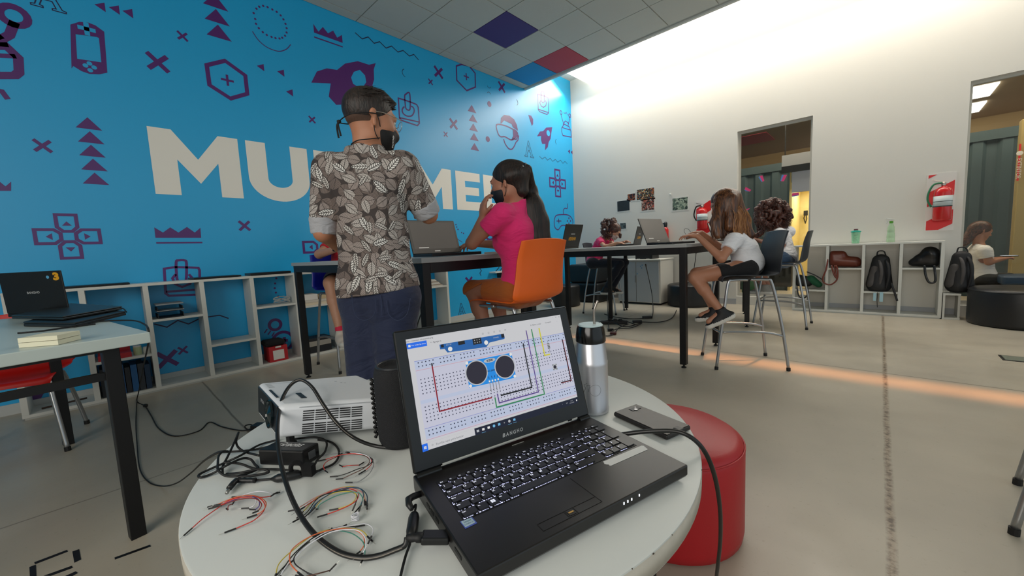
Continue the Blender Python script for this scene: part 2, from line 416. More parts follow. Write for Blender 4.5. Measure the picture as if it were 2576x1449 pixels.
def place(pts, px, py, s, rot=0):          # unit icon coordinates -> wall coordinates
    c = wz((px, py)); ca, sa = math.cos(math.radians(rot)), math.sin(math.radians(rot))
    return [(c[0]+s*(x*ca-y*sa), c[1]+s*(x*sa+y*ca)) for x, y in pts]
def hz_(px, py, h):                        # photo height in pixels -> metres on the wall
    return abs(wz((px, py-h/2))[1]-wz((px, py+h/2))[1])
# lettering MULTIMEDIA
B0, B1 = 1.70, 2.285
def LT(ch, x0, x1):
    w = x1-x0; S = lambda pts: [(x0+x*w, B0+y*(B1-B0)) for x, y in pts]
    t = .28
    if ch == 'M': return [S([(0, 0), (.27, 0), (.27, .55), (.5, .2), (.73, .55), (.73, 0), (1, 0), (1, 1), (.76, 1), (.5, .58), (.24, 1), (0, 1)])]
    if ch == 'U':
        o = [(0, 1), (0, .38)]+[(.5+.5*math.cos(a), .38+.40*math.sin(a)) for a in [math.pi+math.pi*k/24 for k in range(1, 24)]]+[(1, .38), (1, 1), (.70, 1), (.70, .38)]+[(.5+.2*math.cos(a), .38+.15*math.sin(a)) for a in [2*math.pi-math.pi*k/20 for k in range(1, 20)]]+[(.30, .38), (.30, 1)]
        return [S(o)]
    if ch == 'L': return [S([(0, 0), (1, 0), (1, .24), (.36, .24), (.36, 1), (0, 1)])]
    if ch == 'T': return [S([(.33, 0), (.67, 0), (.67, .76), (1, .76), (1, 1), (0, 1), (0, .76), (.33, .76)])]
    if ch == 'I': return [S([(0, 0), (1, 0), (1, 1), (0, 1)])]
    if ch == 'E': return [S([(0, 0), (1, 0), (1, .23), (.36, .23), (.36, .40), (.92, .40), (.92, .61), (.36, .61), (.36, .77), (.98, .77), (.98, 1), (0, 1)])]
    if ch == 'D':
        o = [(0, 0), (.42, 0)]+[(.42+.58*math.sin(a), .5-.5*math.cos(a)) for a in [math.pi*k/14 for k in range(1, 14)]]+[(.42, 1), (0, 1)]
        i_ = [(.3, .76), (.42, .76)]+[(.42+.28*math.sin(a), .5+.26*math.cos(a)) for a in [math.pi*k/10 for k in range(1, 10)]]+[(.42, .24), (.3, .24)]
        return [S([(0, 0), (.3, 0), (.3, 1), (0, 1)]), S([(.3, .24), (.3, 0), (.42, 0)]+[(.42+.58*math.sin(a), .5-.5*math.cos(a)) for a in [math.pi*k/14 for k in range(1, 14)]]+[(.42, 1), (.3, 1), (.3, .76)]+[(.42, .76)]+[(.42+.28*math.sin(a), .5+.26*math.cos(a)) for a in [math.pi*k/10 for k in range(1, 10)]]+[(.42, .24)])]
    if ch == 'A': return [S([(0, 0), (.3, 0), (.37, .22), (.63, .22), (.70, 0), (1, 0), (.62, 1), (.5, 1), (.5, .70), (.56, .43), (.44, .43), (.5, .70), (.5, 1), (.38, 1)][:6]+[(.64, 1), (.36, 1)]) if False else S([(0, 0), (.3, 0), (.36, .2), (.5, .2), (.5, .42), (.43, .42), (.5, .68), (.5, 1), (.34, 1)]), S([(1, 0), (.7, 0), (.64, .2), (.5, .2), (.5, .42), (.57, .42), (.5, .68), (.5, 1), (.66, 1)])]
for ch, a, b_ in (('M', .415, 1.08), ('U', 1.145, 1.73), ('L', 1.80, 2.20), ('T', 2.23, 2.68), ('I', 2.76, 2.93), ('M', 3.07, 3.755), ('E', 3.84, 4.345), ('D', 4.41, 4.98), ('I', 5.04, 5.20), ('A', 5.24, 5.86)):
    mural('wall_letter', LT(ch, a, b_), LETTER)
# small crosses
def cross(px, py, h, rot=45):
    s = hz_(px, py, h)*.62; w = .19
    mural('mural_cross', [place([(-1, -w), (1, -w), (1, w), (-1, w)], px, py, s, rot), place([(-w, w), (w, w), (w, 1), (-w, 1)], px, py, s, rot), place([(-w, -1), (w, -1), (w, -w), (-w, -w)], px, py, s, rot)])
for px, py, h in ((107, 367, 32), (397, 157, 44), (459, 91, 22), (785, 301, 17), (615, 568, 26), (1083, 206, 14), (1103, 182, 28), (1262, 219, 25), (1141, 312, 26), (1121, 338, 13), (421, 903, 42), (460, 881, 20), (1180, 708, 24), (845, 772, 20)): cross(px, py, h)
def tri(px, py, h, rot=0, wd=.8):
    s = hz_(px, py, h); return place([(-wd, -.5), (wd, -.5), (0, .5)], px, py, s, rot)
mural('mural_triangles', [tri(x, y, 29) for x, y in ((222, 310), (228, 345), (231, 379), (236, 414), (240, 449))])
mural('mural_triangles', [tri(x, y, 33) for x, y in ((541, 2), (545, 40), (550, 79))])
mural('mural_triangles', [tri(x, y, 18) for x, y in ((1187, 273), (1190, 297), (1191, 320), (1193, 344), (1194, 369))])
mural('mural_triangles', [tri(x, y, 19, 90, .6) for x, y in ((251, 15), (287, 22), (321, 31))])
mural('mural_triangles', [tri(x, y, 16, 90, .55) for x, y in ((655, 168), (706, 182), (728, 232))])
mural('mural_triangles', [tri(x, y, 9, 90, .6) for x, y in ((1431, 381), (1438, 383))])
PX = lambda L: [wz(p) for p in L]
def shape(name, *polys, m=PURPLE): mural(name, [PX(p) for p in polys], m)
def lines(name, *sets, m=PURPLE):
    out = []
    for pts, w, cl in sets:
        if name in ('mural_goggles', 'mural_game_pad') or (name == 'mural_joystick' and len(pts) == 8): pts = [(v.x, v.y) for v in crv([Vector((x, y, 0)) for x, y in pts], 4, cl)]
        out += stroke(PX(pts), w, cl)
    mural(name, out, m)
# handheld console
shape('mural_console', [(177, 62), (180, 172), (184, 166), (194, 148), (190, 86), (243, 93), (262, 80), (240, 64), (222, 57), (200, 55)],
      [(243, 93), (249, 96), (255, 157), (194, 148), (184, 166), (205, 179), (225, 186), (250, 187), (270, 183), (262, 80)])
mural('mural_console_button', [circ(wz(p), .016, 14) for p in ((215, 165), (225, 160), (237, 170), (227, 177))]+[place([(-1, -.3), (1, -.3), (1, .3), (-1, .3)], 218, 73, .05), place([(-.3, -1), (.3, -1), (.3, 1), (-.3, 1)], 218, 73, .05)], BLUEW, .0022)
# hexagons with plus signs
for pts, c, w, h in (([(566, 153), (520, 164), (527, 214), (580, 248), (622, 236), (617, 190)], (572, 202), .035, 22), ([(1161, 162), (1148, 166), (1149, 202), (1174, 228), (1196, 219), (1195, 184), (1180, 166)], (1173, 193), .022, 14)):
    lines('mural_hexagon', (pts, w, True)); cross(c[0], c[1], h, 0)
# dotted circle with arc
dc = [(640+2, 48), (638, 33), (645, 22), (652, 17), (662, 15), (673, 18), (685, 24), (696, 30), (706, 39), (713, 49), (718, 60), (721, 71), (721, 82), (717, 90), (710, 95), (703, 97), (693, 96), (683, 93), (671, 88), (661, 81), (651, 71), (644, 60)]
mural('mural_dots', [circ(wz(p), .011, 8) for p in dc])
lines('mural_arc', (crv([Vector((x, y, 0)) for x, y in ((635, 79), (650, 101), (672, 119), (700, 129), (720, 124), (731, 112))], 4), .008, False))
mural('mural_dots', [circ(wz(p), .011, 8) for p in ((695, 700), (692, 713), (691, 725), (694, 736), (700, 746), (706, 752), (1147, 565), (1149, 571), (1152, 577), (1161, 585), (1166, 587))])
lines('mural_arc', (crv([Vector((x, y, 0)) for x, y in ((1145, 587), (1150, 600), (1163, 609))], 4), .007, False))
# crowns
def crown(pts, under):
    shape('mural_crown', pts); lines('mural_crown_line', (under, .014, False))
crown([(788, 60), (790, 82), (862, 108), (860, 88), (848, 95), (838, 77), (825, 84), (812, 68), (801, 80)][::1], [(790, 93), (862, 118)])
crown([(388, 572), (391, 598), (506, 598), (504, 573), (490, 585), (470, 571), (449, 585), (428, 572), (410, 585)], [(393, 611), (509, 610)])
shape('mural_crown', [(-20, 455), (-20, 480), (28, 480), (28, 457), (14, 469), (-2, 456)])
# zigzags
def zig(pts, w=.011): lines('mural_zigzag', (pts, w, False), m=LINE)
zig([(893, 82), (911, 98), (926, 93), (941, 109), (955, 105), (971, 121), (985, 116), (1001, 131), (1014, 127), (1030, 141), (1041, 137), (1053, 151)])
zig([(1357, 393), (1364, 400), (1371, 395), (1377, 403), (1384, 398), (1390, 406), (1397, 401), (1403, 408), (1410, 403), (1416, 411), (1421, 406), (1427, 412)], .008)
zig([(388, 815), (420, 823), (447, 806), (474, 815), (505, 800), (552, 793), (575, 801)])
zig([(1207, 662), (1211, 668), (1207, 675), (1211, 681), (1207, 687), (1210, 694)], .012)
# rockets
def rocket(dx, dy, k):
    T_ = lambda L: [(dx+(x-865)*k[0], dy+(y-235)*k[1]) for x, y in L]
    ring = T_([(905, 176), (890, 181), (883, 195), (888, 211), (901, 219), (914, 217), (921, 207), (918, 190)])
    body = T_([(783, 208), (797, 180), (822, 172), (848, 176), (868, 160), (900, 154), (928, 163), (945, 159), (940, 175), (941, 200), (933, 228), (922, 243), (900, 262), (884, 290), (872, 307), (878, 275), (882, 262), (846, 264), (827, 243), (832, 210)])
    mb = body
    mural('mural_rocket', [PX(mb)]); mural('mural_rocket_window', [PX(ring)], BLUEW, .0022)
rocket(865, 235, (1, 1))
shape('mural_rocket', [(1351, 343), (1358, 331), (1366, 330), (1374, 321), (1389, 320), (1387, 333), (1385, 349), (1380, 358), (1378, 370), (1371, 378), (1372, 362), (1364, 362), (1361, 352), (1361, 342)])
mural('mural_rocket_window', [circ(wz((1379, 335)), .055, 16)], BLUEW, .0022)
# joysticks
def joystick(pts_box, stick, ringp, w, base):
    lines('mural_joystick', (pts_box, w, True), (stick, w, True), (ringp, w, False), (base, w, False))
joystick([(1002, 247), (1019, 252), (1036, 258), (1048, 263), (1052, 270), (1055, 310), (1050, 316), (1010, 303), (1005, 297)], [(1018, 242), (1021, 237), (1027, 233), (1031, 238), (1032, 270), (1029, 277), (1023, 275), (1020, 268)], [(1017, 268), (1012, 275), (1014, 285), (1024, 292), (1036, 291), (1042, 280), (1040, 271), (1034, 267)], .018, [(1005, 296), (1054, 307)])
joystick([(1353, 237), (1361, 239), (1371, 242), (1379, 246), (1380, 255), (1380, 284), (1376, 288), (1358, 281), (1354, 276)], [(1361, 234), (1364, 229), (1369, 232), (1370, 255), (1366, 259), (1362, 254)], [(1361, 252), (1358, 258), (1361, 266), (1367, 270), (1373, 266), (1375, 258), (1371, 252)], .016, [(1355, 275), (1379, 283)])
joystick([(413, 676), (440, 672), (445, 672), (480, 673), (499, 674), (502, 680), (503, 735), (497, 741), (425, 744), (417, 738)], [(443, 660), (450, 655), (464, 655), (469, 662), (468, 705), (460, 710), (450, 708), (445, 700)], [(442, 690), (434, 700), (440, 714), (458, 722), (478, 714), (484, 700), (475, 690)], .02, [(418, 734), (503, 728)])
# head with goggles
shape('mural_goggles', [(1259, 311), (1260, 297), (1268, 289), (1281, 291), (1293, 300), (1300, 314), (1303, 329), (1290, 320), (1287, 312), (1268, 303), (1262, 310)])
lines('mural_goggles', ([(1249, 314), (1270, 316), (1290, 325), (1299, 330), (1303, 340), (1299, 350), (1294, 350), (1285, 352), (1270, 344), (1260, 344), (1253, 336)], .022, True), ([(1267, 350), (1271, 362), (1280, 374), (1288, 375), (1294, 367), (1298, 358), (1303, 352), (1305, 341)], .022, False))
shape('mural_goggles', [(1290, 326), (1300, 332), (1302, 342), (1296, 349), (1286, 352), (1291, 342)])
mural('mural_dot', [circ(wz(p), .045, 18) for p in ((1231, 262), (1227, 350))])
shape('mural_half_disc', [(1329, 289), (1336, 291), (1341, 300), (1341, 312), (1338, 317)])
mural('mural_arc', sum([stroke(circ(wz(p), r, 10, a, b2_), .007) for p, r, a, b2_ in (((1020, 184), .05, 110, 260), ((1230, 215), .04, 200, 340), ((1230, 238), .04, 20, 150), ((1298, 257), .05, -70, 70), ((1401, 357), .05, 110, 250))], []), LINE)
# serif A outlines
def Aout(px, py, h, w=.007):
    s = hz_(px, py, h); pts = [(-.42, -.5), (-.12, -.5), (-.12, -.44), (-.2, -.42), (-.12, -.18), (.14, -.18), (.22, -.42), (.12, -.44), (.12, -.5), (.48, -.5), (.48, -.44), (.38, -.42), (.02, .5), (-.04, .5), (-.32, -.42), (-.42, -.44)]
    mural('mural_serif_letter', stroke(place(pts, px, py, s), w, True)+stroke(place([(-.09, -.1), (.11, -.1), (.0, .26)], px, py, s), w, True), LINE)
Aout(1330, 375, 40); Aout(1161, 781, 36); Aout(115, -12, 66)
# direction pads
def dpad(px, py, h, only=None):
    s = hz_(px, py, h)/2; w = .075*s*1.6; out = []
    for k in range(4):
        if only is not None and k not in only: continue
        a = 90*k; sh = [(-.27, .28), (-.27+.08, .2), (.19, .2), (.27, .28), (.27, .88), (-.27, .88)]
        sh = [(-.29, .40), (-.13, .22), (.13, .22), (.29, .40), (.29, .92), (-.29, .92)]
        out += stroke(place(sh, px, py, s, a), w, True); out.append(place([(-.14, .46), (.14, .46), (0, .64)], px, py, s, a))
    mural('mural_direction_pad', out)
dpad(173, 595, 118); dpad(1403, 461, 72); dpad(808, 621, 90, (1, 2)); dpad(1450, 625, 80, (1,))
# game pad and claw machines
lines('mural_game_pad', ([(1402, 541), (1425, 540), (1436, 546), (1441, 558), (1438, 575), (1428, 580), (1422, 568), (1412, 568), (1404, 578), (1396, 572), (1394, 558), (1396, 547)], .02, True), ([(1418, 540), (1417, 529), (1421, 524), (1427, 524), (1428, 512)], .018, False), ([(1405, 550), (1406, 562)], .022, False), ([(1400, 556), (1412, 556)], .022, False))
mural('mural_dot', [circ(wz(p), .02, 10) for p in ((1431, 549), (1427, 556), (1435, 556), (1431, 562))])
lines('mural_claw', ([(1413, 332), (1416, 341), (1437, 345), (1436, 330), (1432, 319), (1419, 312), (1413, 322)], .018, True), ([(1416, 313), (1422, 304), (1429, 309), (1430, 316)], .016, False), ([(1417, 309), (1412, 292), (1411, 287)], .016, False), ([(1430, 312), (1433, 296), (1432, 292)], .016, False), ([(1415, 321), (1434, 327)], .016, False), ([(1418, 283), (1422, 286), (1424, 282), (1428, 290)], .01, False))
mural('mural_claw', stroke(circ(wz((1411, 283)), .035, 14), .016, True)+stroke(circ(wz((1433, 291)), .035, 14), .016, True))
lines('mural_claw', ([(-40, 190), (38, 190), (48, 182), (46, 145), (15, 116), (-20, 116)], .05, False), ([(10, 118), (2, 100), (24, 88), (37, 55)], .05, False), ([(-40, 138), (40, 142)], .03, False), ([(2, 100), (-20, 80)], .05, False), ([(-20, 225), (5, 230), (20, 250)], .03, False))
mural('mural_claw', stroke(circ(wz((35, 40)), .065, 18), .042, True))
# rocket-like ball, circles low on the wall
mural('mural_ball', stroke(circ(wz((692, 817)), .055, 18), .03, True)+stroke(PX([(672, 828), (665, 838)]), .012)+stroke(PX([(681, 832), (674, 842)]), .012)+stroke(PX([(690, 836), (684, 846)]), .012)+stroke(circ(wz((712, 858)), .1, 20), .03, True)+stroke(PX([(700, 856), (724, 856)]), .03)+stroke(PX([(715, 848), (715, 868)]), .03))
mural('mural_ring', stroke(circ(wz((1132, 648)), .12, 20), .035, True)+stroke(circ(wz((1232, 588)), .1, 20), .035, True)+stroke(circ(wz((30, 990)), .13, 20), .05, True))
# marks painted on the floor
def fz(p): q = onz(p[0], p[1]); return (q.x, q.y)
fm = MB()
for pl in ([(88, 1420), (86, 1415), (168, 1384), (171, 1388)], [(182, 1388), (199, 1382), (204, 1408), (187, 1416)], [(74, 1427), (90, 1421), (92, 1462), (76, 1468)], [(110, 1449), (180, 1424), (183, 1429), (128, 1449)], [(289, 1408), (288, 1403), (377, 1371), (380, 1375)], [(150, 1456), (190, 1438), (196, 1442), (170, 1456)]):
    if not fm.v: fl_ = thing('floor_lettering', 'black strokes of lettering painted on the concrete at bottom left', 'floor lettering', onz(190, 1410))
    fm = MB(); fm.prism([fz(p) for p in pl], .0006, (0, 0, .0006), (1, 0, 0), (0, 1, 0)); obj('letter_stroke', fm, BLACKM, fl_)
# floor drain
dm = thing('floor_drain', 'square steel drain grate set in the floor near the right edge', 'drain', onz(2565, 905))
q = onz(2562, 904); obj('drain_frame', MB().b2((q.x-.09, q.y-.09, .0), (q.x+.2, q.y+.09, .003)), BLACKM, dm); obj('drain_grate', MB().b2((q.x-.075, q.y-.075, .003), (q.x+.185, q.y+.075, .005)), mat('drain_steel', '#7d8478', .4, .3), dm)
# ------------------------------------------------------------------ tables
def high_table(name, label, c, L, W, rz, z=1.03, topmat=GREYT, leg=.05, edge=EDGE, inset=.012, group=None, cat='table', ap=.055, iy=None, tt=.028):
    t = thing(name, label, cat, (c[0], c[1], 0), rz, group)
    top = MB().box((0, 0, z-tt/2), (L, W, tt)); obj('tabletop', top, topmat, t, local=True, bevel=.003)
    x, y = L/2-inset, W/2-(iy or inset); f = MB(); zz = z-tt-ap/2
    for s in (-1, 1):
        f.box((0, s*(y-.02), zz), (2*x-2*leg, .04, ap)); f.box((s*(x-.02), 0, zz), (.04, 2*y-2*leg, ap))
    obj('table_frame', f, BLACKM, t, local=True)
    for sx in (-1, 1):
        for sy in (-1, 1):
            g0 = .03 if name != 'desk' else 0
            l = obj('leg', MB().box((sx*(x-leg/2), sy*(y-leg/2), (z-tt+g0)/2), (leg, leg, z-tt-g0)), BLACKM, t, local=True, bevel=.002)
            if g0: obj('foot', MB().lathe([(.008, .012), (.008, .031)], (sx*(x-leg/2), sy*(y-leg/2), 0), 10).lathe([(.02, 0), (.02, .008), (.008, .013)], (sx*(x-leg/2), sy*(y-leg/2), 0), 12), BLKR, l, local=True)
    return t
TB = high_table('bar_table', 'grey bar table where the girl in black shorts types', (-2.04, 3.70), 1.84, .95, 0)
TB2 = high_table('bar_table', 'grey topped bar table farthest back, turned slightly, in front of the window', (-2.02, 5.47), 1.70, 1.02, math.radians(14))
TB3 = high_table('bar_table', 'grey bar table behind the standing man, at the orange chair', (-2.73, 1.62), 2.0, .94, 0)
LTH = math.radians(9); lc = Vector((-2.06, .11, 0)); ldx = Vector((-math.cos(LTH), -math.sin(LTH), 0)); ldy = Vector((math.sin(LTH), -math.cos(LTH), 0))
cc = lc+ldx*.8+ldy*.45
GT = mat('pale_green_grey_laminate', '#bfcbc6', .35)
LT_ = high_table('desk', 'low pale desk at the left edge with a black steel frame and closed laptop stack', (cc.x, cc.y), 1.6, .9, LTH, .80, GT, .046, ap=.012, inset=.03, iy=.085, tt=.042)
# cross rail of the left desk
rl = MB(); rl.box((.75, 0, .655), (.025, .66, .028)); obj('cross_rail', rl, BLACKM, LT_, local=True)

# ------------------------------------------------------------------ bar chairs
def shell(prof, halfw, curve, nseg=14, nw=12, th=.006):
    """profile in the x-z plane swept sideways into a bent plastic shell"""
    pr = crv([Vector((p[0], 0, p[1])) for p in prof], nseg); n = len(pr); mb = MB(); vs = []
    hw = crv([Vector((h, 0, 0)) for h in halfw], nseg); cu = crv([Vector((h[0], 0, h[1])) for h in curve], nseg)
    nor = []
    for i in range(n):
        t = (pr[min(i+1, n-1)]-pr[max(i-1, 0)]).normalized(); nor.append(Vector((-t.z, 0, t.x)))
    for side in (0, 1):
        for i in range(n):
            for j in range(nw+1):
                v = -1+2*j/nw; w = hw[i].x
                p = pr[i]+Vector((cu[i].x, 0, cu[i].z))*(v*v)
                vs.append(p+Vector((0, v*w, 0))-nor[i]*(th*side))
    m = nw+1; A = n*m; fs = []
    for i in range(n-1):
        for j in range(nw):
            a = i*m+j; fs.append((a, a+1, a+m+1, a+m)); fs.append((A+a, A+a+m, A+a+m+1, A+a+1))
    for i in range(n-1):
        a = i*m; fs.append((a, a+m, A+a+m, A+a)); a = i*m+nw; fs.append((a, A+a, A+a+m, a+m))
    for j in range(nw):
        fs.append((j, A+j, A+j+1, j+1)); a = (n-1)*m+j; fs.append((a, a+1, A+a+1, A+a))
    return mb.add(vs, fs)
def chair(name, label, m, loc, rz, sh=.745, feet=(.26, .215), group=None, ring=.27, backh=.36, cat='chair', wing=.03):
    t = thing(name, label, cat, (loc[0], loc[1], 0), rz, group)
    s1 = shell([(.215, sh-.025), (.195, sh+.004), (.08, sh+.002), (-.08, sh-.008), (-.17, sh-.004), (-.212, sh+.02)], [.185, .2, .205, .21, .213, .214], [(-.01, -.012), (0, 0), (0, .012), (0, .018), (.01, .016), (.02, .012)])
    obj('seat', s1, m, t, local=True, smooth=True, fix=True)
    s2 = shell([(-.206, sh+.012), (-.226, sh+.05), (-.238, sh+.14), (-.25, sh+.25), (-.272, sh+backh)], [.214, .228, .214, .208, .200], [(.02, .012), (.035, 0), (.035, 0), (.03, 0), (.022, -.012)])
    obj('backrest', s2, m, t, local=True, smooth=True)
    fx, fy = feet; k = sh/.745
    for sx in (1, -1):
        for sy in (1, -1):
            if sx > 0: pts = [(.02, sy*.165, sh-.022), (.13, sy*.17, sh-.024), (.165, sy*.175, sh-.05), (.2, sy*.19, .45*k), (fx, sy*fy, .012)]
            else: pts = [(.0, sy*.165, sh-.022), (-.11, sy*.17, sh-.026), (-.15, sy*.175, sh-.06), (-.215, sy*.195, .36*k), (-fx, sy*fy, .012)]
            l = obj('leg', MB().tube(crv(pts, 6), .0115, 10), CHROME, t, local=True, smooth=True)
            obj('foot', MB().tube([(pts[-1][0]*.997, pts[-1][1]*.997, .024), (pts[-1][0], pts[-1][1], 0)], .0145, 10), BLKR, l, local=True)
    xf = fx-.022; z0 = ring
    if ring: obj('footrest', MB().tube(crv([(-.238, -.2, z0+.0), (-.1, -.19, z0+.03), (.12, -.185, z0+.035), (.215, -.16, z0+.03), (.225, 0, z0+.03), (.215, .16, z0+.03), (.12, .185, z0+.035), (-.1, .19, z0+.03), (-.238, .2, z0)], 5), .010, 8), CHROME, t, local=True, smooth=True)
    return t
GREYP = mat('charcoal_plastic', '#2c3138', .42); 
ORP = mat('orange_plastic', '#e8651a', .38, spec=.45); BLP = mat('blue_plastic', '#12219a', .4); RDP = mat('red_plastic', '#c91812', .4); NVP = mat('navy_black_plastic', '#151a2b', .42)
ch1 = chair('bar_chair', 'charcoal plastic bar chair under the girl in black shorts', GREYP, (-.82, 3.67), math.radians(211), group='bar chairs')
ch2 = chair('bar_chair', 'charcoal plastic bar chair under the person with curly hair', GREYP, (-.82, 5.56), math.radians(180), group='bar chairs')
ch3 = chair('bar_chair', 'navy black bar chair in the far left corner under the girl in pink', NVP, (-3.14, 5.40), math.radians(11), group='bar chairs')
ch4 = chair('bar_chair', 'orange plastic bar chair behind the large laptop', ORP, (-1.62, 1.74), math.radians(180), group='bar chairs')
ch5 = chair('bar_chair', 'blue plastic bar chair half hidden behind the standing man', BLP, (-3.80, 1.62), math.radians(0), group='bar chairs')
ch6 = chair('bar_chair', 'charcoal bar chair at the right edge with only its black feet in view', GREYP, (.66, 2.21), math.radians(170), group='bar chairs')
ch7 = chair('chair', 'low red plastic chair with steel legs tucked under the pale desk', RDP, (-3.72, -.42), math.radians(-8), sh=.44, feet=(.25, .22), ring=0)

# ------------------------------------------------------------------ shelving
def cubby(name, label, axis, front, back, ups, shelves, top, th=.034):
    t = thing(name, label, 'shelf', ((front+back)/2, (ups[0]+ups[-1])/2, 0) if axis == 'x' else ((ups[0]+ups[-1])/2, (front+back)/2, 0))
    def bx(a0, a1, z0, z1, f0=front, b0=back):
        return MB().b2((f0, a0, z0), (b0, a1, z1)) if axis == 'x' else MB().b2((a0, f0, z0), (a1, b0, z1))
    h = th/2
    obj('top_board', bx(ups[0]-h, ups[-1]+h, top-.022, top), WOODW, t, bevel=.0015)
    obj('bottom_board', bx(ups[0]-h, ups[-1]+h, .012, .034), WOODW, t, bevel=.0015)
    for u in ups: obj('upright', bx(u-h, u+h, .034, top-.022), WOODW, t, bevel=.0015)
    obj('plinth', bx(ups[0]-h+.01, ups[-1]+h-.01, 0, .012), mat('shelf_plinth', '#b7b8b2', .6), t)
    for i, zs in shelves: 
        for z in ([zs] if not isinstance(zs, (list, tuple)) else zs): obj('shelf_board', bx(ups[i]+h, ups[i+1]-h, z-.02, z), WOODW, t, bevel=.0015)
    return t
cubby('cubby_shelf', 'long low white open cubby shelf along the blue wall, left of the standing man', 'x', -4.42, XB+.014, [-.47, -.113, .245, .615, 1.0, 1.385], [(1, .33), (2, .61), (3, .315), (4, .61)], .92)
cubby('cubby_shelf', 'second low white cubby shelf on the blue wall, behind the standing man and bar table', 'x', -4.42, XB+.014, [1.425, 1.80, 2.19, 2.58, 2.97, 3.345], [(0, .56), (1, .31), (2, .6), (3, .42), (4, .6)], .92)
lb = thing('low_shelf', 'low white shelf under the dark backpack beside the window', 'shelf', (.76, 6.83, 0)); [obj(n_, MB().b2(a_, b_), WOODW, lb) for n_, a_, b_ in (('shelf_board', (.562, 6.69, .282), (.70, 6.976, .302)), ('shelf_board', (.562, 6.69, .0), (.70, 6.976, .02)), ('upright', (.562, 6.69, .02), (.58, 6.976, .282)), ('upright', (.682, 6.72, .02), (.70, 6.976, .282)))]
cubby('cubby_shelf', 'low white cubby shelf holding bags along the back wall', 'y', 6.69, 6.976, [-.86, -.50, -.14, .20, .54], [(0, .30), (1, .60), (2, .30), (3, .60)], .915, .03)

def tb(name, label, cat, a, b_, m, group=None, bevel=.002, mats=None):
    o = obj(name, MB().b2(a, b_), m, bevel=bevel); return tag(o, label, cat, group)
# closed laptops lying on the left shelf
def flat_laptop(loc, rz, label, L=.36, W=.24, th=.022):
    t = thing('closed_laptop', label, 'laptop', loc, rz, 'closed laptops on the cubby shelf')
    obj('base', MB().box((0, 0, th*.3+.002), (W, L, th*.55)), BLK, t, local=True, bevel=.003)
    obj('lid', MB().box((0, 0, th*.8), (W, L, th*.36)), BLK, t, local=True, bevel=.003)
flat_laptop((-4.56, -.02, .92), 0, 'thin closed black laptop on the shelf behind the open laptop with the 3', th=.016)
flat_laptop((-4.55, .74, .92), .05, 'closed black laptop in the middle of the shelf, above the joystick drawing', th=.018)
flat_laptop((-4.55, 1.18, .92), -.03, 'closed black laptop at the right end of the first shelf', th=.026)
# paper tray, cables, red boxes
t = thing('paper_tray', 'black and grey stacked paper tray in the upper cubby', 'tray', (-4.53, .40, .61))
for k in range(2):
    obj('tray', MB().b2((-4.64, .30, .612+k*.055), (-4.44, .47, .618+k*.055)).b2((-4.64, .30, .618+k*.055), (-4.44, .306, .65+k*.055)).b2((-4.64, .464, .618+k*.055), (-4.44, .47, .65+k*.055)), BLK, t)
obj('tray_cover', MB().b2((-4.65, .295, .725), (-4.43, .475, .733)).b2((-4.65, .297, .673), (-4.43, .475, .677)), mat('grey_plastic', '#9ea2a3', .45), t)
rb = thing('box', 'red cardboard box with white label at the bottom of the cubby shelf', 'box', (-4.52, 1.17, .034))
REDB = mat('red_card', '#b51d24', .5)
obj('carton', MB().b2((-4.62, 1.08, .034), (-4.43, 1.25, .19)), REDB, rb, bevel=.003)
obj('label', MB().b2((-4.43, 1.115, .055), (-4.4285, 1.215, .15)), mat('paper_white', '#dcdad3', .7), rb)
obj('handle', MB().b2((-4.43, 1.14, .175), (-4.42, 1.19, .19)), WOODW, rb)
tb('folded_bag', 'black folded fabric bag lying on the red cardboard box', 'bag', (-4.62, 1.06, .192), (-4.44, 1.24, .25), mat('black_fabric', '#101014', .9), bevel=.02)
cg = MB()
for k in range(5): cg.tube(crv([(-4.55+.03*math.cos(a+k), 1.28+.07*math.cos(a*1.0+k), .625+.012*k+.01*math.sin(a*2)) for a in [i*.9 for i in range(8)]], 4), .004, 6)
tag(obj('cable_bundle', cg, mat('grey_cable', '#a7a9a6', .5), smooth=True), 'coil of grey cables on the upper shelf at its right end', 'cable')
# red tray with jars
rt = thing('tray', 'red tray with small supplies in the second cubby', 'tray', (-4.53, .04, .33)); obj('tray_body', MB().b2((-4.62, -.08, .33), (-4.44, .11, .37)).b2((-4.62, -.08, .37), (-4.61, .11, .41)), REDB, rt)
for k, (y, r, h, c) in enumerate(((.15, .027, .075, '#b9c79a'), (.205, .024, .055, '#dddcd6'), (-.03, .02, .06, '#d7b4ac'))):
    zb = .33 if k < 2 else .37
    j = tag(obj('jar', MB().lathe([(r, 0), (r, h*.75), (r*.85, h*.85)], (-4.50, y, zb), 16), mat('jar_%d' % k, c, .35)), ['greenish jar with a white lid beside the red tray', 'small white jar at the right of the greenish jar', 'small pink pot standing in the red tray'][k], 'jar')
    obj('lid', MB().lathe([(r*.95, h*.85), (r*.95, h), (0, h)], (-4.50, y, zb), 16), mat('lid_white', '#d7d6d0', .4), j)
random.seed(3)
bc = ['#15171c', '#1d2026', '#17304e', '#1d4b78', '#23242a', '#1f5a8f', '#30343a', '#14324f']
yb = -.085
for k in range(8):
    w = .028+.01*random.random(); h = .2+.05*random.random()
    b_ = obj('folder', MB().b2((-4.66, yb, .035), (-4.45, yb+w, .035+h)), mat('folder_%d' % k, bc[k], .5), bevel=.002); tag(b_, ['black', 'dark grey', 'navy', 'blue', 'charcoal', 'bright blue', 'grey', 'deep blue'][k]+' folder standing in the lower second cubby, number %s from its left side' % ['one', 'two', 'three', 'four', 'five', 'six', 'seven', 'eight'][k], 'folder', 'folders in the lower cubby'); yb += w+.004
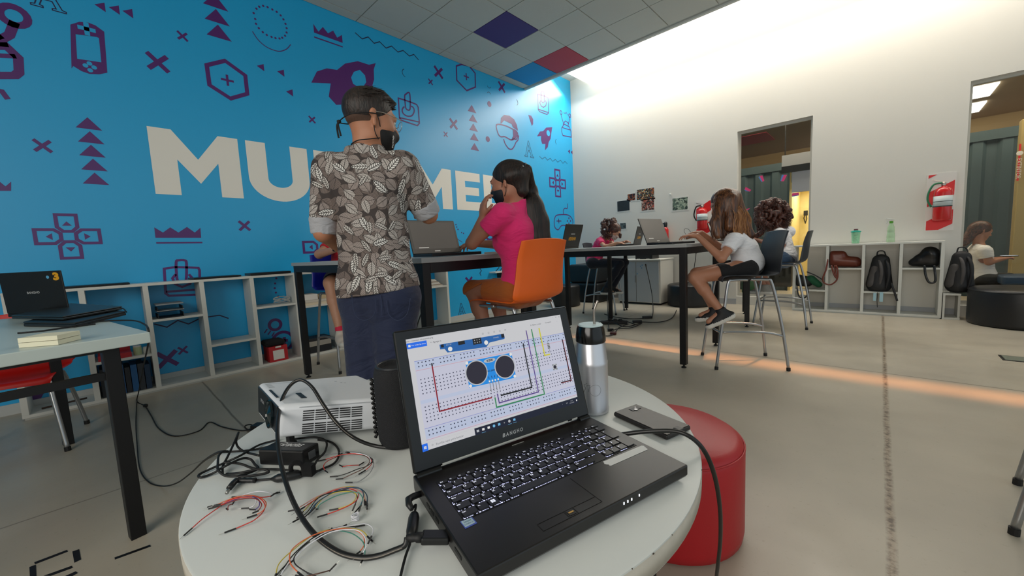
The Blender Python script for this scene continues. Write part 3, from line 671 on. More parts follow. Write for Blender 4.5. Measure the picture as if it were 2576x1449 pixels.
# second shelf goods: light boxes, printers, books
CRD = ['#d8cbb2', '#cfc7ba', '#e0ddd6', '#c9b48d']
for k, (z0, h, y0, y1) in enumerate(((.56, .03, 1.46, 1.72), (.59, .028, 1.47, 1.71), (.618, .06, 1.46, 1.60), (.618, .045, 1.61, 1.73))):
    tb('game_box', ['flat cream box, lowest in the pile behind the blue chair', 'thin pale box lying second in the pile behind the blue chair', 'taller beige carton at the left on the pile of boxes', 'white carton at the right on the pile of boxes'][k], 'box', (-4.62, y0, z0), (-4.44, y1, z0+h-.001), mat('card_%d' % k, CRD[k], .7), 'boxes piled on the second shelf')
for k, (z0, h, c, l) in enumerate(((.036, .07, '#15161a', 'black printer on the floor of the second shelf, lowest of the stack'), (.107, .055, '#9b968d', 'grey device in the middle of the stack in the second shelf'), (.163, .03, '#1b1b1f', 'flat black device on top of the stack in the second shelf'))):
    tb('device', l, 'device', (-4.64, 1.47, z0), (-4.45, 1.70, z0+h), mat('dev_%d' % k, c, .5), 'devices stacked in the second shelf')
for k in range(7):
    tb('newspaper', 'pale folded paper in the slanting pile at the right end of the second shelf', 'paper', (-4.62+.004*k, 3.0+.012*k, .601+.014*k), (-4.45, 3.28-.02*k, .6135+.014*k), mat('paper_%d' % (k % 3), ['#cfc9bd', '#a08f7f', '#dedbd3'][k % 3], .8), 'papers piled on the second shelf', bevel=0)
tb('book', 'blue book standing in the second shelf seen beside the table leg', 'book', (-4.6, 2.62, .035), (-4.45, 2.66, .24), mat('book_blue', '#1f5a9a', .5))
tb('book', 'white book standing next to the blue book in the second shelf', 'book', (-4.6, 2.665, .035), (-4.45, 2.70, .25), mat('paper_white', '#dcdad3', .7))
# wooden stick on the floor board
tag(obj('stick', MB().tube([(-4.5, -.40, .045), (-4.47, -.17, .06)], .007, 8), mat('dark_wood', '#3a2a20', .6), smooth=True), 'short dark stick lying in the first cubby', 'stick')
# small wall bracket with cables
q = onx(1255, 683); ws = thing('wall_bracket', 'small white wall bracket with cables on the blue wall beside the girl in pink', 'bracket', (XB+.06, q.y, q.z))
obj('plate', MB().b2((XB, q.y-.22, q.z-.012), (XB+.14, q.y+.25, q.z+.012)), WOODW, ws)
obj('box', MB().b2((XB, q.y-.05, q.z-.10), (XB+.10, q.y+.1, q.z-.02)), BLK, ws)
cg = MB()
for k in range(4): cg.tube(crv([(XB+.08, q.y-.15+.1*k, q.z+.015), (XB+.12, q.y-.12+.09*k, q.z+.07), (XB+.06, q.y-.02+.08*k, q.z+.10), (XB+.10, q.y+.05+.05*k, q.z+.02)], 5), .006, 6)
obj('cables', cg, BLKR, ws, smooth=True)
tag(obj('game_carton', MB().b2((-4.68, 4.86, .0), (-4.48, 5.15, .16)), mat('carton_mix', '#b9b3a6', .7, noise=.5, nscale=25), bevel=.002), 'printed cardboard box on the floor seen under the orange chair', 'box')

# ------------------------------------------------------------------ pictures on the white wall
def pic_mat(name, cols, sc, seed):
    m = bpy.data.materials.new(name); m.use_nodes = True; nt = m.node_tree; b = nt.nodes['Principled BSDF']; b.inputs['Roughness'].default_value = .35
    tc = nt.nodes.new('ShaderNodeTexCoord'); mp = nt.nodes.new('ShaderNodeMapping'); mp.inputs['Location'].default_value = (seed, 0, seed); nt.links.new(tc.outputs['Object'], mp.inputs[0])
    v = nt.nodes.new('ShaderNodeTexVoronoi'); v.inputs['Scale'].default_value = sc; nt.links.new(mp.outputs[0], v.inputs['Vector'])
    s = nt.nodes.new('ShaderNodeSeparateColor'); nt.links.new(v.outputs['Color'], s.inputs[0])
    r = nt.nodes.new('ShaderNodeValToRGB'); r.color_ramp.interpolation = 'CONSTANT'; nt.links.new(s.outputs[0], r.inputs[0])
    e = r.color_ramp.elements; e[0].position = 0; e[0].color = (*srgb(cols[0]), 1); e[1].position = 1/len(cols); e[1].color = (*srgb(cols[1]), 1)
    for i in range(2, len(cols)): x = e.new(i/len(cols)); x.color = (*srgb(cols[i]), 1)
    nt.links.new(r.outputs[0], b.inputs['Base Color']); return m
PICS = [((1553, 507), (1584, 529), ['#23272b', '#2b3034', '#202427'], 9, 'dark grey picture, lowest on the left of the wall group'),
        ((1579, 489), (1598, 503), ['#2a1c1a', '#7a3a22', '#15181c', '#a9653c'], 34, 'smallest picture, dark with an orange band, top left of the group'),
        ((1602, 478), (1646, 498), ['#6f4f2b', '#3a3a2a', '#c4b98f', '#30506a', '#b05f35', '#1c1a16'], 38, 'widest colourful picture, topmost of the group'),
        ((1614, 504), (1646, 527), ['#3a2a26', '#8d5a48', '#bfa89a', '#2b1f1d', '#b24f3f'], 34, 'brownish picture below the widest one'),
        ((1692, 500), (1730, 526), ['#5d6f62', '#8c9a86', '#39433b', '#a7b09c'], 26, 'greenish landscape picture at the right, on its own'),
        ((1560, 562), (1575, 575), ['#3b4042', '#55605f', '#2c3031'], 20, 'small grey picture just right of the far girl\'s head')]
for i, (a, b_, cols, sc, lab) in enumerate(PICS):
    qa, qb = ony(*a), ony(*b_); t = thing('wall_picture', lab, 'picture', ((qa.x+qb.x)/2, YW, qb.z), group='pictures on the white wall')
    obj('paper', MB().b2((qa.x-.02, YW-.003, qb.z-.02), (qb.x+.02, YW-.001, qa.z+.02)), mat('paper_white', '#dcdad3', .7), t)
    obj('print', MB().b2((qa.x, YW-.0045, qb.z), (qb.x, YW-.003, qa.z)), pic_mat('print_%d' % i, cols, sc*1.5, i*3.7), t)
# ------------------------------------------------------------------ fire extinguishers
def extinguisher(label, x0, x1, z0, z1, cx, blabel, hose=BLKR, blue=False):
    RD = mat('sign_red', '#d4161a', .45); WH = mat('sign_white', '#dedad4', .5)
    bd = thing('extinguisher_board', blabel, 'sign', ((x0+x1)/2, YW, z0), group='striped boards')
    obj('board_panel', MB().b2((x0-.012, YW-.006, z0-.012), (x1+.012, YW-.001, z1+.012)), WH, bd)
    W, H = x1-x0, z1-z0; st = MB()
    def clip(poly):
        out = poly
        for ax, lim, sg in ((0, 0, 1), (0, W, -1), (1, 0, 1), (1, H, -1)):
            res = []
            for i in range(len(out)):
                p, r = out[i-1], out[i]; ip, ir = (p[ax]-lim)*sg >= 0, (r[ax]-lim)*sg >= 0
                if ip != ir:
                    t_ = (lim-p[ax])/(r[ax]-p[ax]); res.append((p[0]+(r[0]-p[0])*t_, p[1]+(r[1]-p[1])*t_))
                if ir: res.append(r)
            out = res
            if not out: break
        return out
    for k in range(-2, 6, 2):
        s = .17; y = k*s-.04; pl = clip([(-.1, y-.08), (W+.1, y+.08+W*.4), (W+.1, y+.08+W*.4+s), (-.1, y-.08+s)])
        if len(pl) > 2: st.prism(pl, .0015, (x0, YW-.006, z0), (1, 0, 0), (0, 0, 1))
    obj('stripes', st, RD, bd)
    e = thing('fire_extinguisher', label, 'fire extinguisher', (cx, YW-.08, z0+.12), group=None)
    zb = z0+.11; r = .078; h = (z1-z0)*.60; cy = YW-.095
    obj('cylinder', MB().lathe([(r*.9, 0), (r, .012), (r, h*.82), (r*.86, h*.92), (r*.45, h*.985), (.018, h), (.018, h+.02)], (cx, cy, zb), 28), mat('extinguisher_red', '#c81a1c', .25, coat=.4), e, smooth=True)
    obj('label', MB().lathe([(r+.0012, h*.42), (r+.0012, h*.72)], (cx, cy, zb), 28), mat('label_blue', '#8fb3c4' if blue else '#c9d3d3', .5), e, smooth=True)
    obj('label_line', MB().lathe([(r+.0018, h*.40), (r+.0018, h*.43)], (cx, cy, zb), 28).lathe([(r+.0018, h*.55), (r+.0018, h*.565)], (cx, cy, zb), 28), mat('label_dark', '#2e3b3c', .5), e)
    obj('valve', MB().lathe([(.02, 0), (.022, .03), (.012, .04)], (cx, cy, zb+h+.012), 14).box((cx-.03, cy, zb+h+.065), (.13, .02, .012), M=Matrix.Rotation(.35, 3, 'Y')).box((cx-.03, cy, zb+h+.035), (.12, .018, .01), M=Matrix.Rotation(-.12, 3, 'Y')), mat('valve_metal', '#b4a9a0', .35, .6), e)
    obj('hose', MB().tube(crv([(cx-.015, cy-.02, zb+h+.04), (cx-.08, cy-.03, zb+h+.03), (cx-.118, cy-.02, zb+h-.06), (cx-.122, cy-.01, zb+h*.62), (cx-.09, cy, zb+h*.42)], 6), .010, 8), hose, e, smooth=True)
    obj('bracket', MB().b2((cx-.02, YW-.02, zb+h*.5), (cx+.02, YW-.001, zb+h*.62)), BLACKM, e)
extinguisher('red fire extinguisher with a green hose, on the striped board by the right window', .41, .625, 1.04, 1.70, .53, 'red and white striped board beside the right window', mat('hose_green', '#2f7a55', .5))
extinguisher('red fire extinguisher with a black hose and blue label, behind the girl in white', -2.26, -2.03, 1.13, 1.70, -2.14, 'red and white striped board behind the laptop of the girl in white', BLKR, True)
e3 = thing('small_extinguisher', 'small red extinguisher with a black top on the wall behind the open laptop', 'fire extinguisher', (-2.76, 6.93, 1.05))
obj('cylinder', MB().lathe([(.045, 0), (.05, .01), (.05, .22), (.03, .26), (.016, .27)], (-2.76, 6.93, 1.05), 20), mat('extinguisher_red', '#c81a1c', .25), e3, smooth=True)
obj('valve', MB().lathe([(.025, .27), (.03, .3), (.03, .34), (.015, .36)], (-2.76, 6.93, 1.05), 12).b2((-2.84, 6.92, 1.37), (-2.74, 6.94, 1.39)), BLK, e3)
obj('bracket', MB().b2((-2.78, 6.97, 1.15), (-2.74, 6.989, 1.2)), BLACKM, e3)
tag(obj('wall_hook', MB().lathe([(.012, 0), (.012, .012), (.02, .02), (0, .026)], ony(1687, 489)+Vector((0, -.001, 0)), 12, axis=(0, -1, 0)), WOODW), 'tiny white hook on the white wall above the greenish picture', 'hook')

# ------------------------------------------------------------------ cabinet, speaker, poufs
cb = thing('cabinet', 'white cabinet with grey doors standing against the back wall', 'cabinet', (-3.0, 6.68, 0))
CAB = mat('cabinet_cream', '#d9d6cc', .5); CG = mat('cabinet_grey_door', '#a9aeb0', .45)
obj('body', MB().b2((-3.42, 6.40, .03), (-2.64, 6.95, .755)), CAB, cb, bevel=.003)
obj('door', MB().b2((-3.06, 6.383, .045), (-2.665, 6.399, .735)), CG, cb, bevel=.002)
obj('door', MB().b2((-3.41, 6.383, .045), (-3.07, 6.399, .735)), CG, cb, bevel=.002)
obj('cabinet_top', MB().b2((-3.43, 6.37, .757), (-2.63, 6.955, .775)), CAB, cb, bevel=.002)
obj('plinth', MB().b2((-3.40, 6.42, 0), (-2.66, 6.93, .03)), BLACKM, cb)
stm = MB()
for x, z in ((-2.98, .66), (-2.95, .68), (-2.96, .63), (-3.04, .53)): stm.lathe([(.012, 0), (.012, .001), (0, .001)], (x, 6.383, z), 8, axis=(0, -1, 0))
obj('stickers', stm, mat('sticker_blue', '#5e8fb0', .5), cb)
obj('handle', MB().b2((-3.085, 6.365, .38), (-3.075, 6.383, .5)), mat('handle_alu', '#aaaaaa', .3, .8), cb)
sp = thing('loudspeaker', 'black loudspeaker box on the white cabinet', 'speaker', (-2.98, 6.66, .775))
obj('speaker_body', MB().b2((-3.14, 6.52, .776), (-2.83, 6.80, .99)), BLK, sp, bevel=.006); obj('speaker_grille', MB().b2((-3.12, 6.512, .80), (-2.85, 6.52, .97)), BLKR, sp)
obj('feet', MB().b2((-3.10, 6.5, .777), (-3.05, 6.53, .785)).b2((-2.93, 6.5, .777), (-2.88, 6.53, .785)), CAB, sp)
def pouf(name, label, c, r, h, m, seam=True, n=48, parts=True):
    t = thing(name, label, 'pouf', c)
    pr = [(r-.02, 0), (r-.004, .012), (r, .04), (r, h*.5), (r, h-.045), (r-.008, h-.02), (r-.03, h-.006), (r*.5, h), (0, h+.003)]
    z = c[2]
    obj('cushion', MB().lathe(pr, c, n), m, t, smooth=True)
    if seam: obj('piping', MB().tube([(c[0]+(r-.002)*math.cos(a), c[1]+(r-.002)*math.sin(a), z+h-.03) for a in [2*math.pi*k/64 for k in range(64)]], .003, 6, closed=True), m, t, smooth=True)
    return t
REDL = mat('red_leatherette', '#b01820', .44, bump=.04, bscale=60, noise=.05, nscale=3)
pouf('pouf', 'round red leatherette pouf beside the round table', (-.56, 1.40, 0), .255, .365, REDL)
pouf('pouf', 'low round black pouf under the bar table in front of the cabinet', (-2.26, 6.62, 0), .33, .36, BLKL)
pouf('pouf', 'wide round black pouf at the right edge under the window', (1.12, 6.59, 0), .385, .40, BLKL)
def cube_pouf(label, a, b_): 
    o = obj('cube_pouf', MB().b2(a, b_), BLKL, bevel=.04, seg=4); tag(o, label, 'pouf', 'black poufs in the far corner')
cube_pouf('black cube pouf on the floor in the far corner, lower of the two', (-4.38, 6.2, 0), (-3.72, 6.85, .36))
cube_pouf('black cube pouf stacked on the other in the far corner', (-4.36, 6.22, .361), (-3.74, 6.83, .71))
pouf('pouf', 'small round black pouf in the corner left of the stacked cubes', (-4.1, 5.72, 0), .26, .38, BLKL)
# ------------------------------------------------------------------ round table in front
TZ = .662; TC = Vector((-.681, .529, 0)); TR = .4925
RT = thing('round_table', 'round white table in front with chipped rim, carrying the large open laptop', 'table', TC)
TOPM = mat('white_round_top', '#cfd2ce', .40, noise=.012, nscale=3, bump=.01, bscale=300); RIM = mat('table_rim', '#b9b3a6', .6, noise=.12, nscale=60)
obj('tabletop', MB().lathe([(0, TZ-.037), (TR-.01, TZ-.037), (TR, TZ-.034), (TR, TZ-.0015), (TR-.0025, TZ), (0, TZ)], TC, 128), TOPM, RT, smooth=False, auto=40)
obj('rim_band', MB().lathe([(TR+.0004, TZ-.033), (TR+.0008, TZ-.004)], TC, 128), RIM, RT, smooth=True)
rnd = random.Random(5); ch = MB()
for k in range(26):
    a = rnd.uniform(-1.4, 2.2); z = TZ-.0016-rnd.random()*.002; w = rnd.uniform(.0008, .004)
    ch.box((TC.x+(TR+.0002)*math.cos(a), TC.y+(TR+.0002)*math.sin(a), z), (.0016, w, rnd.uniform(.0008, .002)), a)
obj('rim_chips', ch, mat('chip_dark', '#4a4037', .8), RT)
LEGB = mat('dark_brown_steel', '#1c1413', .5)
fr = MB(); lp = []
for a in (38, 128, 218, 308):
    r = .40; c = TC+Vector((r*math.cos(math.radians(a)), r*math.sin(math.radians(a)), 0)); lp.append(c)
    obj('leg', MB().box((c.x, c.y, (TZ-.037)/2), (.045, .045, TZ-.037), math.radians(a)), LEGB, RT, bevel=.002)
for k in (0, 1):
    a, b_ = lp[k], lp[k+2]; m_ = (a+b_)/2; d_ = b_-a; fr.box((m_.x, m_.y, TZ-.056+.0*k), (d_.length-.05, .03, .034), math.atan2(d_.y, d_.x))
obj('under_frame', fr, LEGB, RT)

# ------------------------------------------------------------------ the large laptop
LO = Vector((-.315, .253, .690)); LX = Vector((.266, .964, 0)).normalized(); LY = Vector((-LX.y, LX.x, 0)); ZZ = Vector((0, 0, 1))
A74 = math.radians(74); LW = LY*math.cos(A74)+ZZ*math.sin(A74); LN = LX.cross(LW); HB = LO+LY*.23
BODY = mat('laptop_black', '#171514', .36, spec=.5, noise=.25, nscale=14); BEZ = mat('laptop_bezel', '#08090a', .3)
L0 = thing('laptop', 'large open black laptop on the round table showing a circuit drawing on screen', 'laptop', LO+LX*.19+LY*.115-ZZ*.026)
def lbox(mb, u0, u1, v0, v1, h0, h1, mi=0):
    return mb.add([LO+LX*u+LY*v+ZZ*h for h in (h0, h1) for u, v in ((u0, v0), (u1, v0), (u1, v1), (u0, v1))], [(3, 2, 1, 0), (4, 5, 6, 7), (0, 1, 5, 4), (1, 2, 6, 5), (2, 3, 7, 6), (3, 0, 4, 7)], mi)
def lpoly(mb, pts, h, th=.0004, mi=0): return mb.prism(pts, th, LO+ZZ*h, LX, LY, mi)
b_ = MB()
v_ = [(0, .004, -.022), (.38, .004, -.022), (.38, .235, -.026), (0, .235, -.026), (0, 0, -.016), (.38, 0, -.016), (.38, .238, -.02), (0, .238, -.02), (0, 0, 0), (.38, 0, 0), (.38, .238, 0), (0, .238, 0)]
b_.add([LO+LX*a+LY*b2+ZZ*c for a, b2, c in v_], [(3, 2, 1, 0), (8, 9, 10, 11)]+[(i, (i+1) % 4, (i+1) % 4+4, i+4) for i in range(4)]+[(i+4, (i+1) % 4+4, (i+1) % 4+8, i+8) for i in range(4)])
obj('base', b_, BODY, L0, bevel=.0022, seg=2)
feet = MB()
for u in (.03, .35):
    for v in (.02, .21): feet.lathe([(.008, 0), (.008, LO.z-.024-TZ+.004)], LO+LX*u+LY*v+ZZ*(TZ-LO.z), 12)
obj('rubber_feet', feet, BLKR, L0)
GLOW = mat('key_backlight', '#cfd2ff', .5, emit=.9); KEYM = mat('key_cap', '#121214', .35); LEG = mat('key_legend', '#dfe2f2', .5, emit=.55); WELL = mat('key_well', '#060608', .5)
kb = MB(); lbox(kb, .0245, .3635, .0905, .1985, 0, .0006); obj('key_well', kb, WELL, L0)
KEYS = []
def row(v0, hgt, u, spec, pitch=.0185):
    for w, t in spec:
        ww = w*pitch
        if t is not None: KEYS.append((u, u+ww, v0, v0+hgt, t))
        u += ww
R6 = .1945-.0108
row(R6, .0098, .0262, [(.84, t) for t in ('Esc', 'F1', 'F2', 'F3', 'F4', 'F5', 'F6', 'F7', 'F8', 'F9', 'F10', 'F11', 'F12', 'Del', 'Ins', 'Ini', 'Fin', 'Re', 'Av')][:16], .0185)
KEYS = [k for k in KEYS]
row(R6, .0098, .2925, [(.93, 'Re'), (.93, 'Av'), (.93, 'Ini'), (.93, 'Fin')])
P_ = .0174
for i, (chars, st, lastw) in enumerate(((['|', '1', '2', '3', '4', '5', '6', '7', '8', '9', '0', '?', '!'], 0, 1.85), (list('QWERTYUIOP')+['`', '+'], 1.5, 1.35), (list('ASDFGHJKLN')+['{', '}'], 1.75, 1.1), (list('ZXCVBNM')+[',', '.', '-'], 2.25, 0), ([], 0, 0))):
    v0 = .1835-(i+1)*.0184+.0014; h_ = .0163
    if i == 0: row(v0, h_, .0262, [(1, t) for t in chars]+[(lastw, '<-')], P_)
    if i == 1: row(v0, h_, .0262, [(st, 'Tab')]+[(1, t) for t in chars]+[(lastw, 'Int')], P_)
    if i == 2: row(v0, h_, .0262, [(st, 'Bloq')]+[(1, t) for t in chars]+[(lastw, '')], P_)
    if i == 3: row(v0, h_, .0262, [(1.25, 'May'), (1, '<')]+[(1, t) for t in chars]+[(2.6, 'May')], P_)
    if i == 4: row(v0, h_, .0262, [(1.35, 'Ctrl'), (1, 'Fn'), (1, 'WIN'), (1, 'Alt'), (5.4, ''), (1, 'Gr'), (1, 'Mn'), (2.1, 'Ctrl')], P_)
    if i < 5:
        n4 = [['Num', '/', '*', '-'], ['7', '8', '9', '+'], ['4', '5', '6', None], ['1', '2', '3', 'Int'], ['0', '.', '>', None]][i]
        for j, t in enumerate(n4):
            if t is not None:
                hh = h_+(.0184 if t in ('+', 'Int') and j == 3 else 0); KEYS.append((.2925+j*P_, .2925+(j+1)*P_, v0-(hh-h_), v0+h_, t))
g = MB()
for (u0, u1, v0, v1, t) in KEYS:                    # light that leaks from under each key
    rnd2 = rnd.random()
    w = u1-u0
    if u0 > .30 and rnd2 < .6: continue
    lbox(g, u0-.0004, u0+.0022, v0-.0009, v0+.0003, .0007, .0011)
    a_ = u0+.004
    while a_ < u1-.003:
        l_ = rnd.uniform(.0008, .0030)
        if rnd.random() < .7: lbox(g, a_, a_+l_, v0-.0006, v0+.0001, .0007, .0010)
        a_ += l_+rnd.uniform(.0006, .0016)
    lbox(g, u0-.0002, u0+.0002, v0+.001, v0+.001+rnd.uniform(.001, .005), .0007, .0010)
obj('backlight', g, GLOW, L0)
nk = 0
for (u0, u1, v0, v1, t) in KEYS:
    k = MB(); g_ = .0010; e = .0009
    u0, u1, v0, v1 = u0+g_, u1-g_, v0+g_, v1-g_
    k.add([LO+LX*a+LY*b2+ZZ*c for a, b2, c in ((u0, v0, .0008), (u1, v0, .0008), (u1, v1, .0008), (u0, v1, .0008), (u0+e*.5, v0+e*.5, .0026), (u1-e*.5, v0+e*.5, .0026), (u1-e*.5, v1-e*.5, .0026), (u0+e*.5, v1-e*.5, .0026))], [(3, 2, 1, 0), (4, 5, 6, 7), (0, 1, 5, 4), (1, 2, 6, 5), (2, 3, 7, 6), (3, 0, 4, 7)])
    if t == 'WIN': 
        for a in (0, 1):
            for c in (0, 1): lpoly(k, [(u0+.004+a*.0034, v0+.004+c*.0034), (u0+.007+a*.0034, v0+.004+c*.0034), (u0+.007+a*.0034, v0+.007+c*.0034), (u0+.004+a*.0034, v0+.007+c*.0034)], .0027, 0, 1)
    elif t:
        big = len(t) == 1; sz = .0060 if big else .0034
        try: add_text(k, t, LO+LX*(u0+.0035)+LY*(v1-(.0048 if (v1-v0) > .01 else .004))+ZZ*.0028, LX, LY, sz, 1, .0001)
        except ValueError: pass
    obj('key', k, [KEYM, LEG], L0, fix=False); nk += 1
LINEM = mat('laptop_seam', '#030303', .6)
tl = MB()
for seg in (((.1014, .028), (.1014, .0135)), ((.1014, .0135), (.2028, .0130)), ((.2028, .0130), (.2028, .0822)), ((.1014, .028), (.2028, .0268)), ((.1448, .0275), (.1448, .0138)), ((.1605, .0272), (.1605, .0136))):
    for q in stroke(list(seg), .0007): lpoly(tl, q, .0002, .0002)
obj('touchpad_seam', tl, LINEM, L0)
lpoly_ = lambda n, pts, m, h=.0002, th=.0003, lab=None: (lambda o: tag(o, lab) if lab else o)(obj(n, lpoly(MB(), pts, h, th), m, L0))
lpoly_('fingerprint_reader', [(.147, .0155), (.1585, .0153), (.1585, .0262), (.147, .0265)], mat('reader_black', '#1a1a1a', .3))
lpoly_('sensor_strip', [(.1485, .0195), (.157, .0193), (.157, .0218), (.1485, .022)], mat('sensor_gold', '#d2a55a', .3, .6), .0006)
o = lpoly_('sticker', [(.0194, .0913), (.0368, .0908), (.0375, .0757), (.0199, .0748)], mat('sticker_edge', '#4a5fb0', .4), lab='small silver and blue processor sticker')
st = MB(); lpoly(st, [(.0204, .0903), (.0352, .0899), (.0358, .0780), (.0210, .0772)], .0006, .0001, 0)
add_text(st, 'intel', LO+LX*.028+LY*.0865+ZZ*.0009, LX, LY, .0062, 1); add_text(st, 'CORE i5', LO+LX*.028+LY*.0812+ZZ*.0009, LX, LY, .0036, 1)
o2 = obj('sticker_print', st, [mat('sticker_silver', '#b5cdd6', .35, .3), mat('sticker_text', '#5d7f90', .5)], o)
rg = random.Random(2)
e1 = [(.2785+.0013*math.sin(k*1.9), .0863-k*.0033) for k in range(6)]; tape = [(.2765, .0865)]+[(.369, .0842), (.3712, .0815), (.3675, .0690)]+[(.2785, .0700), (.2770, .0722), (.2782, .0748), (.2752, .0775), (.2738, .0805), (.2760, .083)]
lpoly_('masking_tape', tape, mat('masking_tape', '#cdcecb', .6), .0002, .0003, 'strip of pale grey masking tape')
sp_ = MB(); lbox(sp_, .182, .2075, .2222, .2240, .0002, .0008); obj('power_button', sp_, mat('button_line', '#a9a9a4', .4, .5), L0)
led = MB()
for u in (.2322, .240, .248, .2641): led.box(LO+LX*u-LY*.0002-ZZ*.007, (.0018, .0012, .0035), math.atan2(LX.y, LX.x))
obj('status_leds', led, mat('led_white', '#e8ecf4', .4, emit=.8), L0)
pr = MB()
for v, w in ((.165, .012), (.148, .013), (.128, .012), (.055, .02)): pr.box(LO-LX*.0002+LY*v-ZZ*.011, (.0006, w, .005), math.atan2(LX.y, LX.x))
obj('side_ports', pr, LINEM, L0)
# hinge line and lid
hg = MB()
def sbox(mb, u0, u1, w0, w1, o0, o1, mi=0):
    return mb.add([HB+LX*u+LW*w+LN*o for o in (o0, o1) for u, w in ((u0, w0), (u1, w0), (u1, w1), (u0, w1))], [(3, 2, 1, 0), (4, 5, 6, 7), (0, 1, 5, 4), (1, 2, 6, 5), (2, 3, 7, 6), (3, 0, 4, 7)], mi)
[obj('hinge', MB().tube([HB+LX*a_-ZZ*.001+LY*.001, HB+LX*b_-ZZ*.001+LY*.001], .0065, 14), BEZ, L0, smooth=False, auto=40) for a_, b_ in ((.004, .046), (.350, .376))]
hl = MB(); sbox(hl, .049, .320, .0052, .0076, .0004, .0016); sbox(hl, .332, .3457, .0052, .0076, .0004, .0016)
obj('hinge_highlight', hl, mat('highlight_silver', '#b7b6ae', .4, .4), L0)  # pale strips put the highlight line along the hinge into colour
ld = MB(); sbox(ld, .0005, .3795, .004, .240, -.009, 0); LID = obj('lid', ld, BEZ, L0, bevel=.003)
SC = obj('screen', sbox(MB(), .0190, .3580, .0335, .2240, .0000, .0004), mat('screen_black', '#06070f', .25), L0)
def E_(n, c, s=1.0):
    m = mat('screen_'+n, c, .35, emit=s*.86, spec=.4); m.node_tree.nodes['Principled BSDF'].inputs['Base Color'].default_value = (.004, .004, .005, 1); return m
lay = {'bg': (MB(), E_('window', '#d3d3d6', .80)), 'board': (MB(), E_('board', '#cfd0e2', .78)), 'rail': (MB(), E_('rail', '#c3cde6', .78)), 'hole': (MB(), E_('hole', '#3b3d55', .7)),
       'lineb': (MB(), E_('line_blue', '#7f8ccf', .8)), 'liner': (MB(), E_('line_red', '#d0a0ae', .8)), 'blue': (MB(), E_('sensor_blue', '#1687dd', .9)), 'dblue': (MB(), E_('card_blue', '#1f63ad', .8)),
       'btn': (MB(), E_('button_blue', '#1766e0', .95)), 'dark': (MB(), E_('dark', '#15141a', .5)), 'navy': (MB(), E_('taskbar', '#0a1130', .6)), 'white': (MB(), E_('white', '#e2e2e0', .9)),
       'red': (MB(), E_('wire_red', '#8e1226', .8)), 'purple': (MB(), E_('wire_purple', '#5a3f8c', .8)), 'green': (MB(), E_('wire_green', '#2f8a52', .8)), 'yellow': (MB(), E_('wire_yellow', '#cfc92f', .85)),
       'ring': (MB(), E_('ring', '#b9bcc0', .85)), 'trans': (MB(), E_('transducer', '#2c2638', .6)), 'txt': (MB(), E_('text', '#3a3d46', .6)), 'grey': (MB(), E_('text_grey', '#8b8d92', .7)), 'cyan': (MB(), E_('icon_cyan', '#6fb4dd', .9))}
def sp2(k, pts, z): lay[k][0].prism(pts, 0, HB+LN*z, LX, LW)
def sr(k, u0, w0, u1, w1, z): sp2(k, [(u0, w0), (u1, w0), (u1, w1), (u0, w1)], z)
def sc_(k, c, r, z, n=20): sp2(k, circ(c, r, n), z)
def st_(k, pts, w, z):
    for q in stroke(pts, w): sp2(k, q, z)
def tx(k, t, u, w, size, z=.0016, **kw): add_text(lay[k][0], t, HB+LX*u+LW*w+LN*z, LX, LW, size, **kw)
sr('bg', .0197, .0465, .3577, .2232, .0005); sr('navy', .0197, .0345, .3577, .0465, .0005)
sr('bg', .0295, .0352, .1165, .0465, .0007)
sr('board', .0282, .0500, .3577, .1838, .0007)
for w0, w1 in ((.1690, .1835), (.0535, .0680)): sr('rail', .0285, w0, .3574, w1, .0008)
sr('rail', .0285, .1105, .3574, .1165, .0008)
for k, w in (('lineb', .1833), ('liner', .1672), ('lineb', .0698), ('liner', .0512)): sr(k, .0285, w-.0004, .3574, w+.0004, .0009)
blocked = lambda u, w: (.117 < u < .224 and .112 < w < .170) or (.305 < u < .328 and .108 < w < .128)
pt = .00665
for i in range(49):
    u = .0350+i*pt
    for w in (.1800, .1735, .0650, .0585):
        if i % 6 != 5: sr('hole', u-.0011, w-.0010, u+.0011, w+.0010, .0010)
    for w in (.1510, .1450, .1390, .1330, .1270, .1045, .0985, .0925, .0865, .0805):
        if not blocked(u, w): sr('hole', u-.0010, w-.0009, u+.0010, w+.0009, .0010)
sp2('dblue', [(.0778, .2045), (.0778, .1960), (.0860, .1955), (.0904, .1881), (.1690, .1845), (.1773, .1918), (.2108, .1935), (.2119, .1960), (.2119, .2040)], .0011)
sr('dark', .080, .1985, .0855, .204, .0012); sr('dark', .1135, .1975, .1270, .2043, .0012); sr('dark', .143, .1930, .161, .2045, .0012); sr('dark', .2050, .1965, .2115, .2040, .0012)
for a in range(3):
    for c in range(2): sc_('ring', (.147+a*.005, .1965+c*.0045), .0010, .0013, 8)
sc_('white', (.0965, .1935), .0042, .0013); sc_('white', (.1700, .1930), .0042, .0013)
tx('ring', 'AO  5V', .095, .2015, .0034, .0013); tx('ring', 'POWER', .193, .199, .0034, .0013)
sp2('blue', [(.1200, .1180), (.2205, .1160), (.2206, .1644), (.1214, .1651)], .0011)
for c in ((.1399, .1418), (.2006, .1411)): sc_('ring', c, .0228, .0012, 36); sc_('trans', c, .0207, .0013, 36)
for c in ((.1238, .1625), (.2180, .1618), (.1232, .1208), (.2180, .1190)): sc_('white', c, .0030, .0013, 14)
sp2('ring', [(.1705+.0125*math.cos(a), .1588+.0040*math.sin(a)) for a in [2*math.pi*k/18 for k in range(18)]], .0012); tx('txt', '4.000', .1705, .1588, .0062, .0014, bold=.0002)
tx('navy', 'HC-SR04', .1700, .1395, .0042, .0014, bold=.0001)
